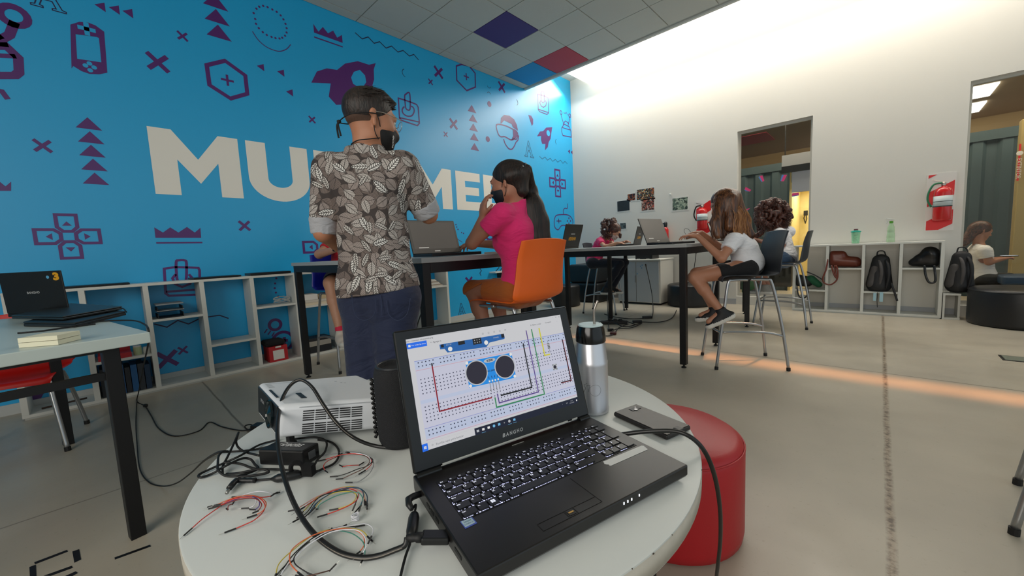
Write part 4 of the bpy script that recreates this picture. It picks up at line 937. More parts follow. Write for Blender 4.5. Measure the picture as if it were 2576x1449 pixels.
for i in range(4):
    u = .1625+i*.0062; sr('navy', u-.0005, .1255, u+.0005, .1300, .0013); sr('white', u-.0016, .1195, u+.0016, .1225, .0014); sr('grey', u-.0007, .1015, u+.0007, .1195, .0014)
st_('dark', [(.0583, .1750), (.0583, .1700)], .0026, .0016); st_('red', [(.0583, .1720), (.0585, .0915), (.1615, .0910)], .0024, .0015)
st_('dark', [(.2509, .1782), (.2510, .0900), (.1801, .0905)], .0027, .0015)
st_('purple', [(.2637, .2025), (.2643, .0779), (.1743, .0780), (.1737, .0955)], .0022, .0015)
st_('green', [(.2771, .2030), (.2773, .0708), (.1673, .0716), (.1675, .0900)], .0024, .0015)
st_('yellow', [(.2959, .2029), (.2966, .1455), (.3101, .1452)], .0028, .0015)
st_('dark', [(.3487, .1713), (.3494, .0832), (.3228, .0838)], .0022, .0016); st_('red', [(.3499, .1690), (.3506, .0822), (.3228, .0827)], .0010, .0017)
sr('ring', .3105, .1115, .3215, .1240, .0012); sc_('trans', (.316, .1178), .0038, .0013, 16)
for a in (.3120, .3200):
    for c in (.1130, .1225): sc_('dark', (a, c), .0012, .0013, 8)
st_('grey', [(.3105, .1745), (.3110, .1480)], .0010, .0015); sr('ring', .3080, .1560, .3135, .1690, .0016)
for i, w in enumerate((.1575, .1605, .1635, .1665)): sr('dark', .3078, w, .3137, w+.0013, .0017)
sr('btn', .0197, .2062, .0555, .2160, .0009); tx('white', 'Ver todas las fotos', .0405, .2112, .0034, .0014); sr('white', .0223, .2090, .0262, .2130, .0011)
tx('txt', '+  Agregar a', .072, .2110, .0040, .0012); tx('txt', 'Fotos - conexion ultrasonido.png', .0425, .2192, .0038, .0012)
for i in range(5): st_('grey', circ((.1665+i*.0125, .2105), .0016, 10), .0005, .0012)
tx('txt', 'X  Editar y crear', .2900, .2110, .0040, .0012); tx('txt', 'Compartir', .322, .2112, .0038, .0012); tx('grey', '...', .345, .2112, .004, .0012)
for i, t in enumerate(('-', 'o', 'x')): tx('txt', t, .336+i*.0085, .2195, .0044, .0012)
tx('grey', 'Escribe aqui para buscar', .0690, .0406, .0052, .0012); st_('grey', circ((.0375, .0410), .0014, 10), .0004, .0012)
sr('btn', .0197, .0345, .0295, .0465, .0006)
for a in (0, 1):
    for c in (0, 1): sr('white', .0225+a*.0023, .0383+c*.0023, .0245+a*.0023, .0403+c*.0023, .0012)
for i, (k, u) in enumerate((('ring', .1225), ('white', .1335), ('white', .1445), ('cyan', .1555), ('cyan', .1665), ('grey', .1775), ('ring', .1885), ('cyan', .1995))):
    if i in (3, 6): sc_(k, (u, .0408), .0026, .0010, 14)
    elif i == 5: sc_(k, (u, .0408), .0014, .0010, 10)
    else: sr(k, u-.0024, .0388, u+.0024, .0428, .0010)
for u in (.1335, .1885, .1995): sr('cyan', u-.004, .0352, u+.004, .0357, .0010)
tx('ring', '12:14', .3400, .0425, .0028, .0010); tx('ring', '14/12/2020', .3400, .0385, .0028, .0010); tx('ring', '^', .316, .0405, .003, .0010); tx('ring', 'ESP', .3275, .0405, .0028, .0010); sr('white', .3520, .0388, .3548, .0420, .0010)
for k, (m_, mt_) in lay.items():
    if m_.v: o = obj('screen_'+{'bg': 'window', 'board': 'breadboard', 'rail': 'breadboard_rail', 'hole': 'breadboard_holes'}.get(k, k+'_graphics'), m_, mt_, SC, fix=False)
lg = MB()
for i, c in enumerate('BANGHO'): add_text(lg, c, HB+LX*(.1715+i*.0078)+LW*.0190+LN*.0006, LX, LW, .0092, 0, .00025, shear=.2, fit=.0064, hfit=.0066)
obj('logo', lg, mat('logo_grey', '#a9abad', .4), L0)

# ------------------------------------------------------------------ plugs and cables of the laptop
def lc_(u, v, h): return LO+LX*u+LY*v+ZZ*h
cg = thing('charger_cable', 'thin charger cable with ferrite plugged into the laptop\'s left side', 'cable', onz(1035, 1330, TZ))
obj('plug', MB().tube([lc_(.002, .200, -.011), lc_(-.012, .200, -.011), lc_(-.020, .197, -.011), lc_(-.0225, .187, -.012), lc_(-.0215, .176, -.014)], [.0045, .005, .0055, .005, .0035], 12), BLK, cg, smooth=True)
pth = [lc_(-.0215, .176, -.014), onz(1046, 1270, .674), onz(1043, 1290, .672)]
obj('cord', MB().tube(crv(pth, 5), .0018, 8).tube(crv([onz(1034, 1352, .672), onz(1030, 1372, .669), onz(1020, 1400, .667), onz(1008, 1449, .666), onz(1000, 1500, .666)], 5), .0018, 8), BLKR, cg, smooth=True)
fa, fb = onz(1043, 1290, .672), onz(1034, 1352, .672)
obj('ferrite', MB().tube([fa, fa.lerp(fb, .1), fa.lerp(fb, .25), fa.lerp(fb, .75), fa.lerp(fb, .9), fb], [.003, .0065, .008, .008, .0065, .003], 16), BLK, cg, smooth=True)
hd = thing('display_cable', 'thick black video cable looping up in front of the projector', 'cable', onz(900, 1408, TZ))
pl = MB(); a, b2 = lc_(.002, .088, -.012), onz(1072, 1352, .681)
d_ = (b2-a).normalized(); sd = d_.cross(ZZ).normalized()
M_ = Matrix((d_, sd, d_.cross(sd)*-1)).transposed()
pl.box(a+d_*.018, (.036, .019, .010), M=M_); obj('plug', pl, BLK, hd, bevel=.0025, seg=3)
obj('strain_relief', MB().tube([a+d_*.034, a+d_*.042, a+d_*.044, a+d_*.048, a+d_*.05, a+d_*.056], [.0065, .0062, .005, .0056, .0048, .004], 12), BLKR, hd, smooth=True)
e_ = a+d_*.055
cp = [e_]+[onz(*p) for p in ((1018, 1372, .676), (990, 1385, .672), (950, 1399, .668), (905, 1403, .667), (850, 1388, .667), (795, 1348, .669), (752, 1290, .676), (722, 1222, .69), (704, 1150, .708), (698, 1080, .730), (706, 1016, .752), (722, 980, .768), (742, 960, .778), (762, 957, .780), (786, 975, .772), (812, 1016, .752), (842, 1058, .728), (875, 1090, .700), (908, 1110, .682), (945, 1122, .670), (985, 1127, .667))]
cv = crv(cp, 8); obj('cord', MB().tube(cv, .0036, 14), mat('cable_sheath', '#131313', .38), hd, smooth=True)
obj('printed_line', MB().tube([p+Vector((.0028, -.0022, .0016)) for p in cv[10:-20]], .0006, 5), mat('cable_print', '#8d8378', .5), hd, smooth=True)
# black flat cable leaving the laptop at the right over the phone
fc = [lc_(.372, .158, -.012)]+[onz(*p) for p in ((1600, 1088, .690), (1650, 1084, .697), (1700, 1085, .700), (1735, 1098, .694), (1765, 1125, .675), (1787, 1165, .64), (1803, 1220, .58), (1812, 1290, .49), (1812, 1360, .38), (1806, 1420, .27), (1800, 1470, .15), (1796, 1520, .02))]
tag(obj('flat_cable', MB().tube(crv(fc, 8), .0042, 12), mat('cable_sheath', '#131313', .38), smooth=True), 'black cord arching off the table edge over the phone and the red pouf', 'cable')

# ------------------------------------------------------------------ phone, bottle, speaker
ph = thing('phone', 'dark phone in a scuffed case lying face down right of the laptop', 'phone', (-.348, .78, TZ))
pc = [Vector((-.418, .756, 0)), Vector((-.409, .841, 0)), Vector((-.276, .799, 0)), Vector((-.289, .726, 0))]
u_ = ((pc[3]-pc[0])+(pc[2]-pc[1])).normalized(); v2 = Vector((-u_.y, u_.x, 0)); cpos = sum(pc, Vector())/4
PM = Matrix((u_, v2, ZZ)).transposed()
obj('case', MB().box((cpos.x, cpos.y, TZ+.0065), (.142, .076, .0105), M=PM), mat('phone_case', '#191514', .45, noise=.5, nscale=30), ph, bevel=.004, seg=4)
obj('back', MB().box((cpos.x, cpos.y, TZ+.0121), (.137, .070, .0006), M=PM), mat('phone_back', '#35302c', .4, noise=.35, nscale=40), ph, bevel=.0003)
qq = cpos-u_*.052+v2*.012
obj('camera_bump', MB().box((qq.x, qq.y, TZ+.0128), (.013, .028, .0012), M=PM), BLK, ph, bevel=.001)
obj('lens', MB().lathe([(.004, 0), (.004, .0006), (0, .0006)], (qq.x+.004, qq.y-.004, TZ+.0133), 16).lathe([(.002, 0), (.002, .0006), (0, .0006)], (qq.x-.002, qq.y+.006, TZ+.0133), 12), mat('lens_grey', '#b9b9bb', .2, .5), ph)
qq = cpos+u_*.066+v2*.004; obj('charging_plug', MB().box((qq.x, qq.y, TZ+.010), (.016, .016, .0085), M=PM), BLK, ph, bevel=.002)
bt = thing('thermos', 'brushed aluminium mate bottle with black top and steel straw behind the laptop', 'bottle', (-.478, .770, TZ)); BC = (-.4825, .7665, TZ)
AL = mat('brushed_aluminium', '#cfd0d6', .34, .72, bump=.02, bscale=400, noise=.06, nscale=12)
obj('bottle_body', MB().lathe([(.033, 0), (.0372, .003), (.0380, .010), (.0372, .012), (.0372, .115), (.0378, .1215), (.0365, .1240), (.0325, .166), (.031, .170), (0, .170)], BC, 48), AL, bt, smooth=False, auto=35)
obj('cup', MB().lathe([(.0320, .166), (.0345, .169), (.0345, .180), (.0318, .198), (.0290, .2045), (.0265, .206), (0, .206)], BC, 48), mat('gloss_black', '#060607', .18), bt, smooth=False, auto=35)
obj('cup_top', MB().lathe([(.0280, .2045), (.0288, .2065), (.0262, .2085), (0, .2080)], BC, 40), mat('pale_mint', '#b9cdd0', .4), bt, smooth=False, auto=35)
rr = Vector((RGT.x, RGT.y, 0)).normalized()
b0 = Vector(BC)+rr*.010
obj('straw', MB().tube(crv([b0+ZZ*.200, b0+ZZ*.228-rr*.001, b0+ZZ*.243+rr*.001, b0+ZZ*.258+rr*.007, b0+ZZ*.262+rr*.0085], 5), .0030, 12), mat('straw_steel', '#a49c94', .25, .9), bt, smooth=True)
em = MB(); 
for q in stroke(circ((0, 0), .013, 20), .0006, True)+stroke([(-.028, -.008), (-.022, .004), (-.026, .012), (-.018, .016)], .001)+stroke([(-.016, -.004), (-.012, .012), (-.020, .010)], .001):
    vs = []
    for x, y in q:
        a = math.atan2(-rr.x*0-FWD.y, -FWD.x)+x/.0372; vs.append(Vector(BC)+Vector((.0374*math.cos(a), .0374*math.sin(a), .062+y)))
    em.add(vs, [(0, 1, 2, 3)])
obj('embossing', em, mat('emboss_grey', '#8a8c92', .35, .7), bt, fix=False)
SPC = Vector((-.712, .395, TZ)); sk = thing('portable_speaker', 'black rounded portable speaker standing upright behind the laptop screen', 'speaker', SPC)
SPM = mat('speaker_mesh', '#101116', .75, bump=.4, bscale=700)
obj('speaker_body', MB().lathe([(.030, 0), (.040, .004), (.0445, .016), (.046, .04), (.046, .13), (.0455, .150), (.042, .163), (.037, .168), (.034, .166), (.033, .160), (0, .160)], SPC, 48), SPM, sk, smooth=True)
obj('end_ring', MB().tube([SPC+Vector((.0375*math.cos(a), .0375*math.sin(a), .1665)) for a in [2*math.pi*k/48 for k in range(48)]], .0028, 8, closed=True), mat('speaker_rubber', '#23262b', .4), sk, smooth=True)
lft = -rr; bk = SPC+lft*.045-Vector((FWD.x, FWD.y, 0)).normalized()*.012
sg = []
for k in range(60): sg.append(bk+lft*(.003+.0022*math.cos(k*1.3))+Vector((FWD.x, FWD.y, 0))*(.0022*math.sin(k*1.3))+ZZ*(.142-k*.0021))
obj('cord_loop', MB().tube(sg, .0028, 8), BLKR, sk, smooth=True)

# ------------------------------------------------------------------ projector
PJ = {'Ab': (-.885, .212, .688), 'Fb': (-1.060, .222, .688), 'Gb': (-.985, .455, .667), 'Bb': (-.745, .445, .667), 'At': (-.879, .222, .757), 'Ft': (-1.078, .232, .762), 'Gt': (-1.025, .455, .731), 'Bt': (-.750, .450, .735)}
PJ = {k: Vector(v) for k, v in PJ.items()}
pj = thing('projector', 'white projector with side grille sitting at the back of the round table', 'projector', (-.93, .33, TZ))
PW = mat('projector_white', '#d5d8dc', .42)
ks = ['Ab', 'Fb', 'Gb', 'Bb', 'At', 'Ft', 'Gt', 'Bt']
obj('projector_body', MB().add([PJ[k] for k in ks], [(0, 1, 2, 3), (7, 6, 5, 4), (0, 4, 5, 1), (1, 5, 6, 2), (2, 6, 7, 3), (3, 7, 4, 0)]), PW, pj, bevel=.011, seg=5, auto=50)
def face(a, b_, c, d):                      # bilinear patch a-b bottom, d-c top
    n = (PJ[b_]-PJ[a]).cross(PJ[d]-PJ[a]).normalized(); cen = sum(PJ.values(), Vector())/8
    if n.dot(PJ[a]-cen) < 0: n = -n
    return (lambda s, t, o=.0: PJ[a].lerp(PJ[b_], s).lerp(PJ[d].lerp(PJ[c], s), t)+n*o)
sf = face('Ab', 'Bb', 'Bt', 'At'); fcf = face('Fb', 'Ab', 'At', 'Ft'); tf = face('At', 'Bt', 'Gt', 'Ft')
def slab(mb, f, s0, t0, s1, t1, o0, o1, mi=0):
    return mb.add([f(s, t, o) for o in (o0, o1) for s, t in ((s0, t0), (s1, t0), (s1, t1), (s0, t1))], [(3, 2, 1, 0), (4, 5, 6, 7), (0, 1, 5, 4), (1, 2, 6, 5), (2, 3, 7, 6), (3, 0, 4, 7)], mi)
gr = MB()
for blk_, tb0 in ((0, .10), (1, .50)):
    for r_ in range(5):
        for c_ in range(5): slab(gr, sf, .17+c_*.088, tb0+r_*.068, .17+c_*.088+.078, tb0+r_*.068+.030, -.004, .0016)
obj('side_grille', gr, mat('grille_dark', '#0a0a0c', .7), pj)
obj('grille_frame', slab(MB(), sf, .14, .905, .72, .915, -.003, .0012), mat('projector_seam', '#a9adb2', .5), pj)
obj('front_panel', slab(MB(), fcf, .06, .16, .95, .93, -.002, .0016), mat('projector_black', '#0c0f13', .25), pj, bevel=.001)
obj('front_lens', MB().lathe([(.030, 0), (.030, .004), (.026, .004), (.024, .0005), (0, .006)], fcf(.68, .52, .0016), 28, axis=(fcf(.5, .5, 1)-fcf(.5, .5, 0))), mat('lens_glass', '#0d1c1f', .08), pj)
add = MB(); add_text(add, 'EPSON', fcf(.30, .62, .002), (fcf(1, .5)-fcf(0, .5)).normalized(), (fcf(.5, 1)-fcf(.5, 0)).normalized(), .010, fit=.03); obj('logo', add, mat('logo_grey', '#a9abad', .4), pj, fix=False)
tpm = MB(); slab(tpm, tf, .03, .30, .05, .62, .0002, .0012); slab(tpm, tf, .20, .20, .24, .40, .0002, .0015); obj('zoom_lever', tpm, BLK, pj)
bt_ = MB()
rg = random.Random(9)
for k in range(16): s0, t0 = rg.uniform(.5, .8), rg.uniform(.3, .8); slab(bt_, tf, s0, t0, s0+.02, t0+.02, .0002, .0006)
for k in range(5): slab(bt_, tf, .05+.0*k, .72+.04*k, .3, .735+.04*k, .0002, .0004)
obj('top_print', bt_, mat('print_grey', '#9a9ea4', .5), pj)
add = MB(); add_text(add, 'EPSON', tf(.45, .45, .0004), (tf(1, .5)-tf(0, .5)).normalized(), (tf(.5, 1)-tf(.5, 0)).normalized(), .02, fit=.035); obj('top_logo', add, mat('print_dark', '#4a4e55', .5), pj, fix=False)
obj('side_slot', slab(MB(), sf, .72, .50, .75, .56, -.003, .0014), mat('grille_dark', '#0a0a0c', .7), pj)
for s in (0, 1):
    p_ = PJ['Ab' if s else 'Fb'].lerp(PJ['Gb'], .06); p_ = Vector((p_.x+(.0 if s else .012), p_.y+.012, 0)); obj('foot', MB().lathe([(.010, 0), (.012, .006), (.008, .010), (.008, .032)], (p_.x, p_.y, TZ), 14), BLK, pj)
obj('rear_foot', MB().box((-.80, .425, TZ+.005), (.03, .02, .010)), BLK, pj)

# ------------------------------------------------------------------ power brick with its tangle of cable
pb = thing('power_brick', 'black power brick with handwritten Gracias in front of the projector', 'power adapter', onz(725, 1155, TZ))
c4 = [onz(653, 1171, TZ), onz(765, 1175, TZ), onz(806, 1150, TZ)]; c4.append(c4[0]+c4[2]-c4[1]); hb = .031
bb = MB().add([c+ZZ*h for h in (.001, hb) for c in c4], [(3, 2, 1, 0), (4, 5, 6, 7), (0, 1, 5, 4), (1, 2, 6, 5), (2, 3, 7, 6), (3, 0, 4, 7)])
BRK = mat('brick_black', '#0e0e10', .38)
obj('brick', bb, BRK, pb, bevel=.003, seg=3)
U_ = (c4[1]-c4[0]).normalized(); V_ = U_.cross(ZZ)*-1
add = MB(); add_text(add, 'Gracias', sum(c4, Vector())/4+ZZ*(hb+.0006)+(c4[3]-c4[0])*.12, U_, (c4[3]-c4[0]).normalized(), .02, fit=.052, bold=.0003, shear=.25); obj('handwriting', add, mat('chalk_white', '#dadada', .6), pb, fix=False)
sc0 = (c4[1]+c4[2])/2+ZZ*.016; obj('inlet', MB().box(sc0, (.014, .004, .014), math.atan2((c4[2]-c4[1]).y, (c4[2]-c4[1]).x)), mat('inlet_grey', '#5a5c5e', .4), pb)
def cable(paths, r, parent, m=BLKR, name='cord', n=8):
    mb = MB()
    for p in paths: mb.tube(crv([onz(*q) for q in p], 7), r, n)
    return obj(name, mb, m, parent, smooth=True)
z0, z1, z2 = .666, .670, .676
cable([[(652, 1146, .678), (617, 1137, z1), (600, 1126, z2), (594, 1112, .684), (597, 1098, .690), (600, 1088, .692), (590, 1112, .686), (573, 1148, z2), (561, 1172, z1), (560, 1192, z0)],
       [(700, 1106, z0), (653, 1119, z0), (605, 1146, z2), (568, 1163, z1), (520, 1184, z0), (500, 1195, z0), (506, 1201, z0), (535, 1191, z0), (568, 1172, z2), (607, 1154, z2), (629, 1155, z1), (641, 1168, z0), (648, 1180, z0), (605, 1196, z1), (568, 1197, z1), (549, 1182, z2), (548, 1165, z2), (550, 1148, z2), (558, 1138, z2), (573, 1137, z1), (640, 1131, z0), (700, 1117, z0)],
       [(563, 1163, z2), (605, 1167, z1), (641, 1179, z0), (698, 1181, z0), (750, 1185, z0)],
       [(570, 1192, z0), (600, 1190, z2), (655, 1180, z2), (676, 1188, z1), (640, 1196, z1), (600, 1199, z1)],
       [(800, 1106, z0), (832, 1112, z0), (850, 1128, z0), (852, 1148, z0), (840, 1166, z0), (815, 1178, z0), (785, 1190, z0), (760, 1188, z1)],
       [(735, 1105, z0), (790, 1100, z1), (820, 1110, z1), (818, 1135, z1), (800, 1155, z1), (790, 1172, z1)]], .0021, pb)
cable([[(606, 1207, z1), (640, 1208, z0), (684, 1205, z0)], [(768, 1190, z1), (800, 1185, z1)]], .0021, pb)
obj('barrel_plug', MB().tube([onz(571, 1240, .668), onz(577, 1228, .668)], .0028, 12), mat('plug_steel', '#9c9c98', .3, .9), pb, smooth=True)
obj('plug_body', MB().tube([onz(577, 1228, .669), onz(586, 1217, .669), onz(594, 1209, .669), onz(606, 1208, .668)], [.0048, .0052, .005, .0038], 12).tube([onz(600+7*k, 1208.5, .668) for k in range(7)], [.0038 if k % 2 else .0046 for k in range(7)], 12), BLK, pb, smooth=True)
obj('ferrite', MB().tube([onz(684, 1205, .669), onz(694, 1204, .670), onz(700, 1203, .671), onz(742, 1195, .671), onz(755, 1192, .670), onz(765, 1190, .669)], [.003, .006, .0075, .0075, .006, .003], 14), BLK, pb, smooth=True)
vc = onz(748, 1180, .678); obj('velcro_strap', MB().tube([vc+U_*(.013*math.cos(a))+ZZ*(.013*math.sin(a)) for a in [2*math.pi*k/20 for k in range(20)]], .004, 8, closed=True).box(vc+U_*.022, (.02, .012, .02), math.atan2(U_.y, U_.x)), mat('velcro', '#08080a', .95), pb, smooth=False)

# ------------------------------------------------------------------ jumper wires, four loose bundles
WC = {'red': '#d2392f', 'white': '#dcdce2', 'purple': '#5a4a8a', 'orange': '#d8693c', 'dark red': '#7a2622', 'grey': '#8d8f93', 'black': '#141416', 'yellow': '#cdb84a', 'blue': '#24465f', 'green': '#4a8a7a', 'pink': '#c98a80', 'brown': '#5a3a2c'}
PINM = mat('pin_steel', '#b9b9b4', .3, .9)
def wires(where, group, items):
    for i, (c, pts) in enumerate(items):
        n = len(pts); P3 = []
        for j, (x, y) in enumerate(pts):
            t = j/(n-1); z = TZ+.0025+.011*math.sin(math.pi*t)*(.5+.18*(i % 4))+.0006*i; P3.append(onz(x, y, z))
        cvp = crv(P3, 6)
        w = thing('jumper_wire', '%s jumper wire in the %s' % (c, where), 'wire', (P3[n//2].x, P3[n//2].y, TZ), group=group)
        obj('wire', MB().tube(cvp, .00075, 6), mat('wire_'+c.replace(' ', '_'), WC[c], .4), w, smooth=True)
        for a, b2 in ((cvp[0], cvp[1]), (cvp[-1], cvp[-2])):
            d = (a-b2).normalized(); d.z = max(d.z, -.05); q = a+d*.013; q.z = max(q.z, TZ+.0014); 
            cn = obj('connector', MB().tube([a-d*.001, q], .00135, 4), BLK, w)
            obj('pin', MB().tube([q, Vector((q.x+d.x*.007, q.y+d.y*.007, max(q.z-.0005, TZ+.0006)))], .0003, 4), PINM, cn)
wires('bundle nearest the left rim of the round table', 'jumper wires in the left bundle', [
 ('red', [(482, 1330), (510, 1305), (548, 1278), (570, 1262), (600, 1250), (630, 1246), (655, 1255), (667, 1272), (660, 1290), (640, 1308), (620, 1318), (592, 1330)]),
 ('orange', [(545, 1270), (570, 1259), (600, 1249), (640, 1247), (668, 1262), (664, 1282), (645, 1295)]), ('white', [(600, 1250), (625, 1241), (650, 1236), (672, 1238), (688, 1243)]),
 ('purple', [(560, 1268), (600, 1254), (630, 1249), (650, 1257), (652, 1272), (642, 1282)]), ('white', [(568, 1266), (610, 1252), (635, 1250), (645, 1260), (638, 1272), (626, 1278)]),
 ('dark red', [(585, 1268), (575, 1272), (573, 1282)]), ('red', [(548, 1274), (590, 1255), (630, 1250), (660, 1251), (682, 1248)]), ('dark red', [(556, 1272), (600, 1257), (640, 1254), (658, 1268), (650, 1285)])])
wires('bundle beside the power brick', 'jumper wires beside the power brick', [
 ('grey', [(812, 1146), (850, 1139), (890, 1137), (925, 1148), (940, 1165), (930, 1190), (905, 1210), (886, 1214)]), ('red', [(818, 1156), (860, 1144), (900, 1142), (930, 1152), (934, 1168), (918, 1184)]),
 ('red', [(862, 1174), (880, 1171), (904, 1170)]), ('brown', [(862, 1204), (885, 1193), (915, 1178), (930, 1160), (916, 1146), (880, 1141)]), ('black', [(848, 1198), (870, 1192), (900, 1180), (924, 1172), (938, 1156), (915, 1144)]),
 ('red', [(818, 1184), (814, 1172), (824, 1160), (850, 1148)]), ('white', [(880, 1139), (910, 1142), (928, 1150), (934, 1162)])])
wires('bundle in the middle of the open table area', 'jumper wires in the middle bundle', [
 ('yellow', [(762, 1288), (800, 1250), (845, 1230), (885, 1224), (912, 1234), (917, 1258)]), ('blue', [(788, 1280), (805, 1258), (850, 1236), (900, 1228), (922, 1244), (924, 1268)]),
 ('yellow', [(792, 1278), (815, 1252), (850, 1238), (888, 1238), (896, 1250), (882, 1268), (850, 1280)]), ('green', [(800, 1280), (806, 1268), (850, 1246), (896, 1238), (912, 1254), (904, 1276)]),
 ('red', [(765, 1276), (795, 1256), (840, 1234), (880, 1230), (902, 1242), (893, 1262), (860, 1280), (822, 1294)]), ('black', [(758, 1302), (775, 1286), (795, 1258), (820, 1243), (870, 1234), (898, 1246), (893, 1270)]),
 ('pink', [(745, 1282), (765, 1269), (805, 1246), (860, 1227), (908, 1236), (920, 1262)]), ('blue', [(778, 1290), (800, 1262), (850, 1233), (895, 1226), (914, 1240), (908, 1272)])])
wires('bundle at the bottom edge of the picture', 'jumper wires in the bottom bundle', [
 ('yellow', [(694, 1445), (702, 1418), (732, 1388), (790, 1345), (850, 1329), (905, 1333), (925, 1350)]), ('black', [(716, 1425), (745, 1388), (800, 1345), (855, 1326), (895, 1325)]),
 ('white', [(705, 1450), (720, 1425), (770, 1370), (830, 1334), (885, 1322), (920, 1318), (938, 1330), (934, 1350)]), ('orange', [(750, 1440), (730, 1415), (735, 1382), (780, 1350), (830, 1334), (880, 1330), (912, 1345), (916, 1370), (905, 1388)]),
 ('green', [(850, 1334), (885, 1342), (912, 1362), (918, 1385), (916, 1400)]), ('black', [(775, 1442), (742, 1418), (746, 1392), (790, 1356), (850, 1331)]), ('brown', [(762, 1452), (800, 1443), (830, 1435)]),
 ('white', [(735, 1412), (775, 1372), (835, 1338), (895, 1333), (918, 1352), (920, 1375), (912, 1392)])])
pb2 = MB(); rg = random.Random(4); q0 = onz(895, 1300, TZ+.006)
pb2.tube(crv([q0+Vector((.006*math.cos(k*2.1), .006*math.sin(k*2.1), .0035*math.sin(k*1.3))) for k in range(14)], 4), .0009, 5)
tag(obj('wire_tie', pb2, mat('wire_white', '#dcdce2', .4), smooth=True), 'crumpled white wire tie lying between the two wire bundles', 'wire tie')

# ------------------------------------------------------------------ other laptops
def laptop(label, loc, rz, tilt=105, W=.355, D=.24, base=BLK, lidm=BLK, scr=None, logo=None, word=None, lidh=.235, extras=None, bez=BLK, two=None):
    t = thing('laptop', label, 'laptop', loc, rz)
    obj('base', MB().box((0, D/2, .011), (W, D, .018)), base, t, local=True, bevel=.003)
    obj('keyboard', MB().box((0, D*.62, .0205), (W*.88, D*.46, .0015)), BLKR, t, local=True)
    a = math.radians(tilt); w = Vector((0, -math.cos(a), math.sin(a))); n = Vector((1, 0, 0)).cross(w); H0 = Vector((0, D-.006, .018))
    bx = lambda u0, u1, w0, w1, o0, o1: MB().add([H0+Vector((u, 0, 0))+w*v+n*o for o in (o0, o1) for u, v in ((u0, w0), (u1, w0), (u1, w1), (u0, w1))], [(3, 2, 1, 0), (4, 5, 6, 7), (0, 1, 5, 4), (1, 2, 6, 5), (2, 3, 7, 6), (3, 0, 4, 7)])
    lid = obj('lid', bx(-W/2, W/2, .002, lidh, -.007, 0), lidm, t, local=True, bevel=.003)
    if scr:
        obj('bezel', bx(-W/2+.003, W/2-.003, .006, lidh-.003, .0001, .0006), bez, t, local=True)
        obj('screen', bx(-W/2+.018, W/2-.018, .034, lidh-.016, .0007, .0011), scr, t, local=True)
        obj('screen_label', bx(-W/2+.05, -W/2+.12, .04, .047, .0012, .0013).add([H0+Vector((u, 0, 0))+w*v+n*.0013 for u, v in ((-.02, .016), (.02, .016), (.02, .022), (-.02, .022))], [(0, 1, 2, 3)]), mat('label_pale', '#c9c6c0', .5, emit=.25), t, local=True)
    if logo or word:
        m_ = MB()
        if logo: add_text(m_, logo, H0+w*(lidh*.50)-n*.0076, (-1, 0, 0), w, .02, 0, .0004, fit=.075, hfit=.013)
        if word:
            if word[0] == '3': add_text(m_, '3', H0+Vector((-W/2+.032, 0, 0))+w*(lidh-.035)-n*.0076, (-1, 0, 0), w, .05, 1, .003, hfit=.046, fit=.036)
            else:
                add_text(m_, word, H0+w*(lidh*.38)-n*.0076, (1, 0, 0), -w, .04, 1, .001, fit=.14, hfit=.036)
                m_.add([H0+Vector((u, 0, 0))+w*v-n*.0076 for u, v in ((-.04, lidh*.56), (.04, lidh*.56), (.04, lidh*.60), (-.04, lidh*.60))], [(0, 1, 2, 3)], 0)
        obj('lid_marks', m_, [mat('logo_pale', '#b6b8b8', .4), mat('sticker_yellow', '#e0a010', .5)], t, local=True, fix=False)
    return t
SCG = mat('dim_screen', '#6b6661', .3, emit=.18)
GRB = mat('silver_bezel', '#77736e', .4)
# local +y is the direction away from the user
laptop('open laptop with a dull grey screen between the standing man and the girl in pink', (-1.86, 1.50, 1.031), math.radians(84), 108, scr=SCG, bez=GRB, lidm=BLK, lidh=.232)
laptop('black laptop with yellow upside-down letters, just right of the orange chair', (-2.62, 3.42, 1.031), math.radians(-86), 106, word='MARKEN', lidh=.245)
laptop('open laptop with a dull screen in front of the girl in black shorts', (-1.20, 3.40, 1.031), math.radians(80), 112, scr=SCG, bez=GRB, lidh=.238)
laptop('black laptop with yellow letters seen behind the girl\'s open laptop', (-2.62, 4.98, 1.031), math.radians(-80), 104, word='MARTE', lidh=.235)
laptop('open laptop with a grey screen in front of the person with curly hair', (-1.32, 5.58, 1.031), math.radians(97), 108, scr=SCG, bez=GRB, lidh=.235)
hA, hB_ = onz(178, 784, .818), onz(0, 792, .818); xd = (hB_-hA).normalized(); yd = ZZ.cross(xd); dk = hA+xd*.1875-yd*.234
lt3 = laptop('black laptop with a yellow 3 and blue sticker on its lid at the left edge', (dk.x, dk.y, .801), math.atan2(xd.y, xd.x), 93, logo='BANGHO', word='3', lidh=.24, W=.375)
# sticker on its lid
M3 = world_mat(lt3); a = math.radians(93); w3 = Vector((0, -math.cos(a), math.sin(a))); n3 = Vector((1, 0, 0)).cross(w3); H3 = Vector((0, .234, .018))
mb = MB(); cst = H3+Vector((-.375/2+.082, 0, 0))+w3*.205-n3*.0076
for k in range(1): mb.add([cst+Vector((-1, 0, 0))*(.009*math.cos(t_))+w3*(.009*math.sin(t_)) for t_ in [2*math.pi*j/20 for j in range(20)]], [tuple(range(20))])
obj('lid_sticker', mb, mat('sticker_cyan', '#5aa6cf', .5), lt3, local=True, fix=False)
